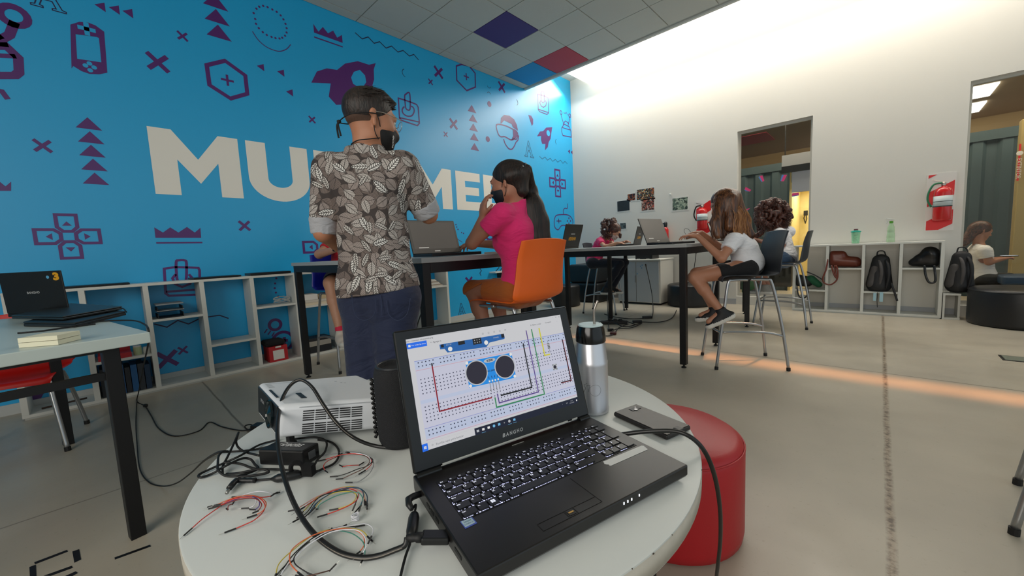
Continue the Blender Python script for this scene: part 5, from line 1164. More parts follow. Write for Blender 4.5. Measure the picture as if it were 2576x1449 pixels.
# pile of closed laptops on the desk
def pile(label, pts, z, th, m=BLK):
    c = [onz(x, y, z) for x, y in pts]; t = thing('closed_laptop', label, 'laptop', (sum(c, Vector())/4).xy.to_3d()+Vector((0, 0, z)), group='closed laptops on the desk')
    for nm, a, b2 in (('base', .001, th*.6), ('lid', th*.62, th)):
        obj(nm, MB().add([p+ZZ*h for h in (a, b2) for p in c], [(3, 2, 1, 0), (4, 5, 6, 7), (0, 1, 5, 4), (1, 2, 6, 5), (2, 3, 7, 6), (3, 0, 4, 7)]), m, t, bevel=.003)
    return t
pile('closed black laptop lying on the desk, lower of the two', [(60, 822), (190, 824), (318, 793), (200, 783)], .801, .024)
pile('closed dark laptop on top of the other on the desk', [(30, 803), (160, 806), (308, 779), (180, 770)], .8265, .020, mat('laptop_slate', '#1d2223', .4))
wb = thing('paper_pad', 'stack of cream paper pads on the near edge of the pale desk', 'paper pad', onz(95, 868, .8))
qa, qb = onz(48, 876, .8), onz(147, 868, .8); dq = (qb-qa).normalized(); nq = Vector((-dq.y, dq.x, 0))
for k in range(2): obj('pad', MB().add([qa+dq*s*(qb-qa).length-(-nq if nq.x < 0 else nq)*0+nq*t_*(-.09 if nq.dot(Vector((1, 0, 0))) > 0 else .09)+ZZ*(h+.017*k) for h in (.001, .0165) for s, t_ in ((0, 0), (1, 0), (1, 1), (0, 1))], [(3, 2, 1, 0), (4, 5, 6, 7), (0, 1, 5, 4), (1, 2, 6, 5), (2, 3, 7, 6), (3, 0, 4, 7)]), mat('pad_cream', '#e3dfc4', .8), wb)
dc = thing('desk_cable', 'black cable running over the desk edge and down to the floor', 'cable', onz(365, 960, 0))
cable([[(45, 838, .804), (110, 832, .804), (180, 822, .806), (240, 815, .804)], [(200, 780, .84), (260, 778, .806), (305, 775, .804), (318, 785, .804)], [(250, 808, .806), (330, 806, .804), (362, 815, .804), (374, 832, .80), (372, 870, .70), (360, 925, .45), (349, 985, .12), (345, 1010, .01), (365, 1022, .004), (380, 1045, .004), (400, 1078, .004), (440, 1097, .004), (500, 1084, .004), (527, 1062, .004), (560, 1074, .004), (610, 1083, .004), (640, 1075, .004)]], .0035, dc)
cable([[(345, 1000, .004), (342, 1060, .004), (345, 1120, .004), (352, 1180, .004), (375, 1213, .004), (410, 1223, .01), (445, 1215, .10), (480, 1190, .28), (510, 1162, .48), (545, 1140, .655), (573, 1136, .672)]], .0028, dc, name='thin_cord')
obj('cable_knot', MB().box(onz(366, 1020, .014), (.03, .02, .02), .4), BLK, dc, bevel=.004)
ad = thing('floor_adapter', 'black adapter with plug on the floor behind the projector', 'power adapter', onz(655, 1085, 0))
q = onz(660, 1080, 0); obj('adapter_body', MB().box(q+Vector((0, 0, .018)), (.12, .06, .034), .6), BLK, ad, bevel=.006); obj('adapter_cord', MB().tube(crv([onz(640, 1072, .01), onz(628, 1068, .03), onz(616, 1072, .03), onz(622, 1080, .01), onz(645, 1084, .01)], 5), .004, 8), BLKR, ad, smooth=True)
# cables and power strip on the floor in the back
ps = thing('power_strip', 'black power strip with tangled plugs on the floor beneath the bar tables', 'power strip', onz(1560, 812, 0))
q = onz(1545, 815, 0); obj('strip_body', MB().box(q+Vector((0, 0, .022)), (.34, .07, .04), .5), BLK, ps, bevel=.006)
for k in range(3): qq = q+Vector((.06*k-.05, .03*k-.02, .055)); obj('plug', MB().box(qq, (.04, .035, .03), .4*k), BLK, ps, bevel=.005)
cable([[(1520, 790, .05), (1545, 797, .02), (1585, 802, .02), (1620, 801, .02)], [(1640, 800, .02), (1643, 780, .02), (1640, 740, .2), (1632, 700, .5), (1624, 665, .85)], [(1545, 812, .04), (1575, 822, .02), (1615, 812, .02), (1590, 824, .02), (1550, 828, .02), (1535, 838, .02)],
       [(1615, 810, .02), (1660, 810, .01), (1690, 800, .01), (1702, 780, .01)], [(1528, 700, .5), (1528, 760, .15), (1530, 800, .03), (1532, 830, .02)], [(1500, 812, .02), (1530, 806, .03), (1565, 806, .04), (1600, 817, .02)], [(1515, 838, .01), (1525, 845, .01), (1545, 840, .01), (1556, 825, .02), (1580, 815, .02)]], .006, ps)
for px, py, w in ((1628, 801, .13), (1603, 812, .12), (1536, 833, .07)): qq = onz(px, py, 0); obj('inline_adapter', MB().box(qq+Vector((0, 0, .018)), (w, .045, .032), .72), BLK, ps, bevel=.006)
q = onz(1543, 842, 0); o = obj('plug_red', MB().box(q+Vector((0, 0, .018)), (.07, .05, .03), .4), mat('dark_red_plug', '#4a1414', .5), ps, bevel=.006)
obj('white_plate', MB().box(onz(1512, 812, .002), (.3, .2, .003), .8), mat('plate_white', '#c9c6bf', .6), ps)
cb2 = thing('hanging_cable', 'thin black cable with a ring hanging under the bar table near the girl\'s knees', 'cable', onz(1745, 640, 1.0))
q = P(1751, 634, 3.55); cbm = MB().tube(crv([P(1751, 622, 3.55), q, P(1749, 655, 3.6), P(1742, 690, 3.9), P(1728, 716, 4.6)], 5), .003, 6); obj('cord', cbm, BLKR, cb2, smooth=True)
obj('ring', MB().tube([q+RGT*(.012*math.cos(a))+ZZ*(.009*math.sin(a)) for a in [2*math.pi*k/14 for k in range(14)]], .004, 6, closed=True), BLK, cb2, smooth=True)
wc = thing('hanging_cable', 'black cable with an inline plug hanging beside the standing man\'s hip', 'cable', P(1058, 735, 2.15))
obj('cord', MB().tube(crv([P(1055, 672, 2.25), P(1058, 700, 2.25), P(1057, 730, 2.25), P(1062, 748, 2.25), P(1064, 775, 2.25), P(1052, 810, 2.3), P(1043, 850, 2.35), P(1040, 900, 2.4)], 6), .0035, 8), BLKR, wc, smooth=True)
obj('plug', MB().box(P(1058, 732, 2.25), (.03, .03, .024)), BLK, wc, bevel=.004)
tag(obj('notepad', MB().box((-1.83, 1.83, 1.037), (.14, .16, .012), .2), mat('paper_white', '#dcdad3', .7)), 'white notepad on the bar table under the girl\'s forearm', 'notepad')
# ------------------------------------------------------------------ beyond the windows: corridor with a shipping container and a lit room
def rect_at(Y, x0, y0, x1, y1, th=.03):
    a, b_ = ony(x0, y0, Y), ony(x1, y1, Y); return ((min(a.x, b_.x), Y, min(a.z, b_.z)), (max(a.x, b_.x), Y+th, max(a.z, b_.z)))
CY = 9.1; zt = ony(1900, 420, CY).z
cm = MB(); x = -4.6; prof = []
while x < 3.3:
    prof += [(x, 0), (x+.07, 0), (x+.11, .045), (x+.21, .045), (x+.25, 0)]; x += .28
xa = ony(1990, 500, CY).x
pts = [p for p in prof if p[0] < xa] ; pts2 = [p for p in prof if xa+.85 < p[0] < ony(2556, 500, CY).x]
for pp in (pts, pts2):
    n = len(pp); vs = [(p[0], CY+p[1], z) for z in (0, zt-.14) for p in pp]; cm.add(vs, [(i, i+1, i+1+n, i+n) for i in range(n-1)]); cm.b2((pp[0][0], CY-.02, zt-.14), (pp[-1][0], CY+.08, zt))
cm.b2((xa, CY-.02, 2.06), (xa+.85, CY+.08, zt)).b2((pts[0][0], CY+.08, zt-.05), (xa-.06, CY+2.3, zt)).b2((xa+.92, CY+.08, zt-.05), (pts2[-1][0], CY+2.3, zt)).b2((xa-.06, CY+.08, zt-.05), (xa+.92, CY+2.3, zt))
CONT = mat('container_green', '#2f4147', .55, noise=.15, nscale=4)
tag(obj('shipping_container', cm, CONT, fix=False), 'dark green corrugated shipping container seen through both windows', 'container')
TAN = mat('corridor_tan', '#c3a87c', .8)
for a_, b_ in (((-5.6, 13.5, 0), (X1+1.5, 13.6, 3.42)), ((-5.7, YW+.14, 0), (-5.6, 13.6, 3.42)), ((X1+1.5, YW+.14, 0), (X1+1.6, 13.6, 3.42))): struct('wall_corridor', MB().b2(a_, b_), TAN)
cc_ = struct('corridor_ceiling', MB().b2((-5.6, YW+.14, 3.42), (X1+1.5, 13.6, 3.5)), mat('corridor_ceiling', '#a98f6b', .85))
struct('corridor_floor', MB().b2((-5.6, 10.6, -.1), (X1+1.5, 13.6, 0)).b2((X1, YW, -.1), (X1+1.5, 10.6, 0)), FLOORM)
YEL = mat('yellow_room_wall', '#e2cf8e', .6)
struct('yellow_room', MB().b2((xa, CY+1.2, 0), (xa+.9, CY+1.25, 2.4)).b2((xa-.05, CY+.1, 0), (xa, CY+1.2, 2.4)).b2((xa+.75, CY+.1, 0), (xa+.8, CY+1.2, 2.4)).b2((xa, CY+.1, 2.0), (xa+.8, CY+1.2, 2.05)), YEL)
area('yellow_room_lamp', (xa+.4, CY+.55, 1.98), (0, 0, 0), .5, .5, 12, (1.0, .95, .84))
rs = thing('roller_screen', 'pale blue roller screen with white case hanging behind the middle window', 'screen', ony(2005, 478, 8.25))
for x0, y0, x1, y1, Y, c, n in ((1967, 392, 2050, 420, 8.2, '#e2e7f2', 'screen_case'), (1993, 424, 2050, 478, 8.22, '#c3cfec', 'screen_fabric'), (1966, 420, 2050, 424.5, 8.19, '#15161a', 'bottom_rail')):
    obj(n, MB().b2(*rect_at(Y, x0, y0, x1, y1, .06)), mat('out_'+n, c, .6), rs)
for px in (1975, 2040): a_ = ony(px, 394, 8.23); obj('hanging_rod', MB().tube([a_, Vector((a_.x, a_.y, 3.42))], .008, 6), BLK, rs)
PINK = mat('pennant_pink', '#d33a78', .6); PBL = mat('pennant_blue', '#4a7fc0', .6)
for i, (pk, bl) in enumerate((([(1911, 443), (1918, 441), (1923, 455), (1918, 457)], [(1908, 446), (1911, 443), (1918, 457), (1916, 458)]), ([(1972, 440), (1980, 440), (1972, 456), (1965, 456)], [(1967, 440), (1972, 440), (1965, 456), (1963, 455)]), ([(1876, 470), (1890, 478), (1886, 482), (1873, 477)], [(1871, 476), (1873, 477), (1886, 482), (1876, 481)]), ([(1871, 528), (1888, 523), (1882, 528), (1872, 534)], [(1872, 534), (1882, 528), (1880, 531), (1873, 537)]), ([(1993, 486), (2009, 484), (2010, 490), (1992, 493)], [(1992, 493), (2010, 490), (2009, 492), (1993, 495)]))):
    t = thing('pennant', 'pink and blue paper pennant on the middle window, %s' % ['upper one at its middle', 'at the upper right', 'tilted at the left', 'lowest on the left', 'flat over the yellow opening'][i], 'pennant', ony(*pk[0], YW+.09), group='paper pennants')
    for nm, pl, m in (('pink_part', pk, PINK), ('blue_part', bl, PBL)):
        q = [ony(p[0], p[1], YW+.094) for p in pl]; obj(nm, MB().prism([(v.x, v.z) for v in q], .001, (0, YW+.094, 0), (1, 0, 0), (0, 0, 1)), m, t)
tag(obj('green_bin', MB().b2(*rect_at(8.0, 1866, 700, 1900, 752, .3)), mat('bin_green', '#1f6b47', .5), bevel=.01), 'green bin behind the lower left of the middle window', 'bin')
tag(obj('storage_box', MB().b2(*rect_at(8.1, 1904, 660, 1990, 722, .4)), mat('box_dark', '#202426', .6), bevel=.01), 'dark storage box on the floor behind the middle window', 'box')
tag(obj('gear_decoration', MB().tube([ony(1985, 530, CY+1.185)+Vector((.07*math.cos(a), 0, .07*math.sin(a))) for a in [2*math.pi*k/20 for k in range(20)]], .012, 6, closed=True), BLK), 'black ring decoration behind the curly hair in the yellow opening', 'decoration')
wj = thing('wall_fixture', 'small black fixture on the yellow wall behind the window edge', 'fixture', ony(2027, 540, CY+1.1)); q = ony(2027, 536, CY+1.1)
obj('plate', MB().box(q, (.07, .03, .1)), BLK, wj); obj('cords', MB().tube([q, q-ZZ*.12+Vector((.02, 0, 0)), q-ZZ*.2], .01, 6).tube([q, q-ZZ*.1-Vector((.03, 0, 0)), q-ZZ*.22], .01, 6), BLK, wj)
tag(obj('yellow_column', MB().b2((ony(2556, 500, 8.6).x, 8.6, 0), (ony(2556, 500, 8.6).x+.22, 8.75, zt)), mat('column_yellow', '#a3905c', .6), bevel=.01), 'tan yellow column behind the right window', 'column')
es = thing('vertical_sign', 'narrow red vertical sign behind the right window', 'sign', ony(2562, 455, 8.58)); a_, b_ = ony(2557, 455, 8.58), ony(2569, 362, 8.58)
obj('plate', MB().b2((a_.x, 8.57, a_.z), (b_.x, 8.59, b_.z)), mat('sign_red', '#b2161c', .45), es); add = MB(); add_text(add, 'EXTINTOR', ((a_.x+b_.x)/2, 8.568, (a_.z+b_.z)/2-.08), (0, 0, -1), (1, 0, 0), .06, fit=(b_.z-a_.z)*.55); add.lathe([(.03, 0), (0, .001)], ((a_.x+b_.x)/2, 8.569, b_.z-.12), 16, axis=(0, -1, 0)); obj('lettering', add, mat('sign_white', '#dedad4', .5), es, fix=False)
for i, (x0, y0, x1, y1) in enumerate(((2442, 212, 2502, 238), (2442, 258, 2472, 279))):
    q = [onz(*p, 3.41) for p in ((2380, (y0+y1)/2+14), (x1, y0), (x1-18*(1-i*.4), y1), (2380, y1+18))]
    c0 = onz(x1, (y0+y1)/2, 3.4); hw_ = .42; o = obj('ceiling_panel_light', MB().b2((c0.x-1.2, c0.y-hw_, 3.395), (c0.x, c0.y+hw_, 3.42)), mat('panel_light', '#f2f3ea', .5, emit=4.0)); tag(o, ['bright ceiling light panel nearest the top of the right window', 'smaller looking ceiling light panel further away in the right window'][i], 'ceiling light', 'corridor light panels')
c0 = onz(1890, 352, 3.41); struct('corridor_red_tile', MB().b2((c0.x-.5, c0.y-.5, 3.405), (c0.x+.4, c0.y+.5, 3.42)), mat('red_ceiling_tile', '#b93a48', .7), cc_)
tag(obj('blue_seat', MB().b2((1.10, 7.5, .33), (1.7, 8.0, .44)), mat('seat_blue', '#1f3f5f', .5), bevel=.03, seg=3), 'blue padded seat behind the glass at the far right', 'seat')
obj('seat_base', MB().b2((1.15, 7.55, 0), (1.65, 7.95, .33)), BLK, bpy.data.objects['blue_seat'])

# ------------------------------------------------------------------ bags on the back shelf
LEA = mat('brown_leather', '#6b2d1c', .35, noise=.35, nscale=9, bump=.1, bscale=30); NYL = mat('black_nylon', '#17171a', .6, noise=.3, nscale=14, bump=.12, bscale=60); GNY = mat('grey_nylon', '#4c4847', .65, noise=.15, nscale=20, bump=.15, bscale=60); GRN = mat('green_fabric', '#0f5a39', .7)
def Q(px, py, Y): return ony(px, py, Y)
bg = thing('handbag', 'brown leather handbag with hanging straps on the back shelf', 'bag', Q(2120, 674, 6.82))
Y_ = 6.80
sobj('bag_body', [rc(Q(2098, 655, Y_), Q(2150, 658, Y_), .072, .066, .03, (0, 1, 0), 1.0), rc(Q(2097, 643, Y_), Q(2116, 642, Y_), .066, .060, .03), rc(Q(2100, 660, Y_), Q(2155, 662, Y_), .055, .05, .02)], .009, LEA, bg, cuts=[((0, 0, .603), (0, 0, -1)), ((-.163, 0, 0), (1, 0, 0)), ((-.478, 0, 0), (-1, 0, 0)), ((0, 6.97, 0), (0, 1, 0))])
obj('strap', MB().tube(crv([Q(2083, 625, 6.72), Q(2083, 650, 6.70), Q(2078, 678, 6.665), Q(2070, 700, 6.66), Q(2074, 712, 6.66), Q(2090, 716, 6.66), Q(2105, 704, 6.66), Q(2102, 690, 6.66), Q(2100, 668, 6.69)], 6), .009, 8), LEA, bg, smooth=True)
obj('strap', MB().tube(crv([Q(2092, 668, 6.68), Q(2098, 690, 6.66), Q(2106, 700, 6.66), Q(2107, 680, 6.66), Q(2103, 668, 6.68)], 6), .010, 8), LEA, bg, smooth=True)
def backpack(name, label, px0, px1, pyt, pyb, Y, shear=0, mats=(GNY, NYL), yf=None):
    b = thing(name, label, 'backpack', Q((px0+px1)/2, pyb, Y))
    w = abs(Q(px1, pyb, Y).x-Q(px0, pyb, Y).x)/2; cx = (Q(px0, pyb, Y).x+Q(px1, pyb, Y).x)/2; zb, zt_ = Q(px0, pyb, Y).z, Q(px0, pyt, Y).z; h = zt_-zb; dpt = .095
    k1 = [rc((cx, Y, zb+.10), (cx+w*.06, Y, zb+h-w*.66), w*.98, w*.66, .03, (0, 1, 0), w/.088), rc((cx, Y-.03, zb+.08), (cx, Y-.03, zb+h*.45), w*.75, w*.62, .03, (0, 1, 0), w/.10)]
    sobj('pack_body', k1, .009, NYL, b, cuts=[((0, 0, zb+.002), (0, 0, -1))])
    sobj('front_pocket', [rc((cx-w*.45, Y-.03, zb+.10), (cx-w*.3, Y-.03, zb+h*.62), .062, .045, .03)], .009, mats[0], b)
    for s, m_ in ((-.05, mats[0]), (.45, NYL)): obj('shoulder_strap', MB().tube(crv([(cx+w*(s-.1), Y-.03, zt_-.06), (cx+w*(s+.12), Y-.085, zb+h*.72), (cx+w*(s+.2), Y-.10, zb+h*.45), (cx+w*(s+.05), Y-.085, zb+.05)], 6), [.010+.008*math.sin(math.pi*i/18) for i in range(19)], 8), m_, b, smooth=True)
    obj('top_handle', MB().tube(crv([(cx-.03, Y, zt_-.015), (cx-.02, Y, zt_+.035), (cx+.03, Y, zt_+.035), (cx+.05, Y, zt_-.015)], 6), .007, 8), NYL, b, smooth=True)
    return b, cx, zb, w
b1, cx, zb, w = backpack('backpack', 'grey and black backpack standing in the middle of the back shelf', 2176, 2246, 640, 732, 6.78)
obj('loose_strap', MB().tube(crv([Q(2242, 712, 6.68), Q(2250, 735, 6.665), Q(2257, 757, 6.66)], 5), .012, 6), NYL, b1, smooth=True)
backpack('backpack', 'large dark backpack leaning beside the window right of the shelf', 2372, 2452, 632, 734, 6.80)
hb = thing('handbag', 'black leather bag with a long looped handle at the shelf\'s right end', 'bag', Q(2325, 672, 6.82)); BL2 = mat('black_leather', '#121113', .3, bump=.1, bscale=30)
sobj('bag_body', [rc(Q(2298, 660, 6.81), Q(2345, 658, 6.81), .045, .07, .03), rc(Q(2315, 650, 6.81), Q(2342, 640, 6.81), .055, .08, .04), rc(Q(2338, 634, 6.81), Q(2348, 642, 6.81), .065, .06, .03)], .009, BL2, hb, cuts=[((0, 0, .603), (0, 0, -1)), ((.522, 0, 0), (1, 0, 0)), ((0, 6.97, 0), (0, 1, 0))])
obj('handle', MB().tube(crv([Q(2326, 668, 6.69), Q(2328, 690, 6.665), Q(2335, 708, 6.66), Q(2345, 712, 6.66), Q(2353, 706, 6.66), Q(2352, 685, 6.665), Q(2350, 668, 6.69)], 6), .011, 8), BL2, hb, smooth=True)
gb = thing('gym_bag', 'black and green bag with loops lying in the leftmost cubby of the back shelf', 'bag', Q(2040, 728, 6.82))
sobj('bag_body', [rc(Q(2008, 705, 6.82), Q(2030, 708, 6.82), .085, .075, .03)], .010, NYL, gb, cuts=[((0, 0, .304), (0, 0, -1)), ((-.842, 0, 0), (-1, 0, 0)), ((0, 6.97, 0), (0, 1, 0))])
sobj('green_panel', [rc(Q(2040, 702, 6.80), Q(2060, 716, 6.80), .055, .04, .02)], .010, GRN, gb, cuts=[((0, 0, .304), (0, 0, -1)), ((-.520, 0, 0), (1, 0, 0))])
obj('bag_loop', MB().tube(crv([Q(2005, 724, 6.68), Q(2010, 745, 6.66), Q(2022, 750, 6.66), Q(2033, 738, 6.66), Q(2030, 722, 6.68)], 6), .008, 8).tube(crv([Q(2030, 684, 6.72), Q(2050, 692, 6.67), Q(2070, 704, 6.66)], 5), .008, 8), NYL, gb, smooth=True)
fm_ = thing('face_mask', 'light blue paper mask strips hanging under the grey backpack', 'face mask', Q(2210, 750, 6.67))
obj('mask_fabric', MB().b2(*rect_at(6.665, 2197, 737, 2204, 757, .004)).b2(*rect_at(6.665, 2213, 735, 2221, 759, .004)), mat('mask_blue', '#a9cdda', .8), fm_); obj('cord', MB().tube([Q(2208, 735, 6.664), Q(2206, 755, 6.664), Q(2207, 773, 6.664)], .0035, 6), BLKR, fm_)
# things on top of the back shelf
tb_ = thing('tumbler', 'green patterned tumbler with teal lid on the back shelf', 'tumbler', Q(2152, 613, 6.8)); c_ = Q(2152, 613, 6.8); c_.z = .916
obj('cup', MB().lathe([(.034, 0), (.038, .003), (.046, .145), (.043, .147), (0, .147)], c_, 24), mat('tumbler_print', '#8fc7a0', .35, noise=.45, nscale=60), tb_, smooth=False, auto=40)
obj('lid', MB().lathe([(.052, .145), (.052, .156), (.03, .166), (.02, .168)], c_, 24), mat('teal_plastic', '#1fa58f', .4), tb_); obj('cap', MB().lathe([(.022, .167), (.022, .186), (0, .188)], c_, 16), mat('cap_maroon', '#6e3a40', .4), tb_)
sb = thing('spray_bottle', 'clear green spray bottle with white trigger on the back shelf', 'spray bottle', Q(2240, 610, 6.8)); c_ = Q(2240, 610, 6.8); c_.z = .916
obj('bottle', MB().lathe([(.036, 0), (.039, .004), (.039, .04), (.036, .05), (.039, .065), (.036, .11), (.032, .12), (.035, .135), (.031, .185), (.015, .235), (.013, .245)], c_, 24), mat('pale_green_plastic', '#b7d6ae', .15, alpha=.75), sb, smooth=True)
obj('collar', MB().lathe([(.018, .235), (.018, .262), (0, .262)], c_, 16), mat('collar_green', '#4f9a1e', .4), sb)
obj('trigger', MB().box(c_+Vector((-.012, 0, .285)), (.085, .024, .018), M=Matrix.Rotation(.25, 3, 'Y')).box(c_+Vector((-.038, 0, .25)), (.012, .012, .04), M=Matrix.Rotation(.4, 3, 'Y')), WOODW, sb, bevel=.003)
obj('label', MB().lathe([(.0365, .012), (.0365, .028)], c_, 24), mat('paper_white', '#dcdad3', .7), sb)
tag(obj('bottle_cap', MB().lathe([(.012, 0), (.012, .012), (0, .013)], (Q(2216, 609, 6.8).x, 6.8, .916), 14), WOODW), 'tiny white cap left of the spray bottle on the shelf', 'cap')
# ------------------------------------------------------------------ people
def skin(name, c): 
    m = mat(name, c, .52, noise=.06, nscale=30, bump=.02, bscale=400)
    b = m.node_tree.nodes['Principled BSDF']; b.inputs['Subsurface Weight'].default_value = .08; b.inputs['Subsurface Radius'].default_value = (.02, .008, .004); return m
def hairm(name, c1, c2, sc=(70, 70, 7), rough=.38):
    m = bpy.data.materials.new(name); m.use_nodes = True; nt = m.node_tree; b = nt.nodes['Principled BSDF']; b.inputs['Roughness'].default_value = rough
    tc = nt.nodes.new('ShaderNodeTexCoord'); mp = nt.nodes.new('ShaderNodeMapping'); mp.inputs['Scale'].default_value = sc; nt.links.new(tc.outputs['Object'], mp.inputs[0])
    n = nt.nodes.new('ShaderNodeTexNoise'); n.inputs['Scale'].default_value = 1; n.inputs['Detail'].default_value = 4; n.inputs['Distortion'].default_value = .6; nt.links.new(mp.outputs[0], n.inputs['Vector'])
    r = nt.nodes.new('ShaderNodeMapRange'); r.inputs[1].default_value = .38; r.inputs[2].default_value = .66; nt.links.new(n.outputs['Fac'], r.inputs[0])
    mx = nt.nodes.new('ShaderNodeMix'); mx.data_type = 'RGBA'; mx.inputs[6].default_value = (*srgb(c1), 1); mx.inputs[7].default_value = (*srgb(c2), 1); nt.links.new(r.outputs[0], mx.inputs[0]); nt.links.new(mx.outputs[2], b.inputs['Base Color'])
    bp = nt.nodes.new('ShaderNodeBump'); bp.inputs['Strength'].default_value = .6; bp.inputs['Distance'].default_value = .006; nt.links.new(n.outputs['Fac'], bp.inputs['Height']); nt.links.new(bp.outputs[0], b.inputs['Normal']); return m
def cloth(name, c, fold=9, st=.35, rough=.85, noise=.06):
    m = bpy.data.materials.new(name); m.use_nodes = True; nt = m.node_tree; b = nt.nodes['Principled BSDF']; b.inputs['Roughness'].default_value = rough; b.inputs['Sheen Weight'].default_value = .15
    tc = nt.nodes.new('ShaderNodeTexCoord'); mp = nt.nodes.new('ShaderNodeMapping'); mp.inputs['Rotation'].default_value = (.5, .4, .3); mp.inputs['Scale'].default_value = (1, 1, 2.2); nt.links.new(tc.outputs['Object'], mp.inputs[0])
    n = nt.nodes.new('ShaderNodeTexNoise'); n.inputs['Scale'].default_value = fold; n.inputs['Detail'].default_value = 3; n.inputs['Distortion'].default_value = 1.2; nt.links.new(mp.outputs[0], n.inputs['Vector'])
    bp = nt.nodes.new('ShaderNodeBump'); bp.inputs['Strength'].default_value = st; bp.inputs['Distance'].default_value = .03; nt.links.new(n.outputs['Fac'], bp.inputs['Height']); nt.links.new(bp.outputs[0], b.inputs['Normal'])
    mx = nt.nodes.new('ShaderNodeMix'); mx.data_type = 'RGBA'; cc = srgb(c); mx.inputs[6].default_value = (*[v*(1-noise) for v in cc], 1); mx.inputs[7].default_value = (*[min(1, v*(1+noise)) for v in cc], 1)
    n2 = nt.nodes.new('ShaderNodeTexNoise'); n2.inputs['Scale'].default_value = 300; nt.links.new(tc.outputs['Object'], n2.inputs['Vector']); nt.links.new(n2.outputs['Fac'], mx.inputs[0]); nt.links.new(mx.outputs[2], b.inputs['Base Color']); return m

def hand(W, d, palm, side, curl=.5, k=1.0, spread=.12):
    """palm, four unequal bent fingers and a thumb; W wrist, d hand direction, palm normal, side = thumb side"""
    W = Vector(W); d = Vector(d).normalized(); palm = (Vector(palm)-d*Vector(palm).dot(d)).normalized(); side = (Vector(side)-d*Vector(side).dot(d)-palm*Vector(side).dot(palm)).normalized()
    pr = [rc(W+d*.008*k, W+d*.035*k, .024*k, .030*k, .012, palm, 1.5), rc(W+d*.035*k+side*.010*k, W+d*.074*k+side*.019*k, .022*k, .017*k, .01, palm, 1.35), rc(W+d*.035*k-side*.010*k, W+d*.070*k-side*.021*k, .021*k, .015*k, .01, palm, 1.35), rc(W+d*.05*k, W+d*.078*k, .020*k, .015*k, .01, palm, 1.4)]
    for j, (o, L, r) in enumerate(((.029, .070, .0088), (.0095, .078, .0090), (-.0105, .073, .0086), (-.029, .058, .0076))):
        p = W+d*(.080-.004*abs(j-1))*k+side*o*k; dd = (d+side*(o*spread*12)).normalized(); c = curl*(1+.12*(j-1)); ang = c*.45
        for i, f in enumerate((.45, .30, .25)):
            v = dd*math.cos(ang)+palm*math.sin(ang); q = p+v*L*f*k; pr.append(rc(p, q, r*k*(1-.08*i), r*k*(.94-.1*i), .004)); p = q; ang += c*.75
    p = W+d*.026*k+side*.024*k+palm*.004; v = (d*.62+side*.70+palm*.30).normalized(); q = p+v*.036*k; pr += [rc(p-v*.008, q, .013*k, .0105*k, .008)]; v2_ = (d*.85+side*.30+palm*.40*(.5+curl)).normalized(); pr.append(rc(q, q+v2_*.030*k, .0100*k, .0082*k, .004)); return pr
def head_prims(c, f, u, k=1.0, nose=True):
    f = Vector(f).normalized(); u = (Vector(u)-f*Vector(u).dot(f)).normalized(); s = u.cross(f); M = Matrix((s, f, u)).transposed()
    c = Vector(c); L = lambda a, b_, e: c+s*a*k+f*b_*k+u*e*k
    R = lambda a, b_, e: (a*k, b_*k, e*k)
    pr = [el(L(0, -.012, .020), R(.075, .094, .088), M, .02), el(L(0, .030, -.030), R(.060, .064, .078), M, .03), rc(L(0, .058, -.098), L(0, .068, -.092), .026*k, .022*k, .03), rc(L(-.042, .005, -.075), L(-.015, .055, -.095), .022*k, .022*k, .025), rc(L(.042, .005, -.075), L(.015, .055, -.095), .022*k, .022*k, .025),
          rc(L(-.03, .078, .016), L(.03, .078, .016), .016*k, .016*k, .012), rc(L(-.040, .062, -.03), L(-.045, .045, -.035), .018*k, .018*k, .02), rc(L(.040, .062, -.03), L(.045, .045, -.035), .018*k, .018*k, .02)]
    if nose: pr += [rc(L(0, .090, .002), L(0, .110, -.034), .007*k, .0115*k, .008), rc(L(-.010, .098, -.040), L(.010, .098, -.040), .007*k, .007*k, .006), rc(L(-.017, .088, -.062), L(.017, .088, -.062), .0065*k, .0065*k, .006), rc(L(-.014, .086, -.071), L(.014, .086, -.071), .0070*k, .0070*k, .006)]
    for g in (-1, 1):
        pr += [rc(L(g*.073, -.006, -.036), L(g*.079, -.014, .008), .008*k, .011*k, .006, s, 1.6), rc(L(g*.081, -.020, .012), L(g*.080, -.026, -.008), .006*k, .006*k, .006), rc(L(g*.074, -.004, -.044), L(g*.077, -.008, -.034), .007*k, .007*k, .006)]
    sub = [('e', L(g*.031, .092, -.002), Vector(R(.015, .011, .009)), M, .004) for g in (-1, 1)]
    return pr, sub, L, M, s, f, u
SKINS = {}
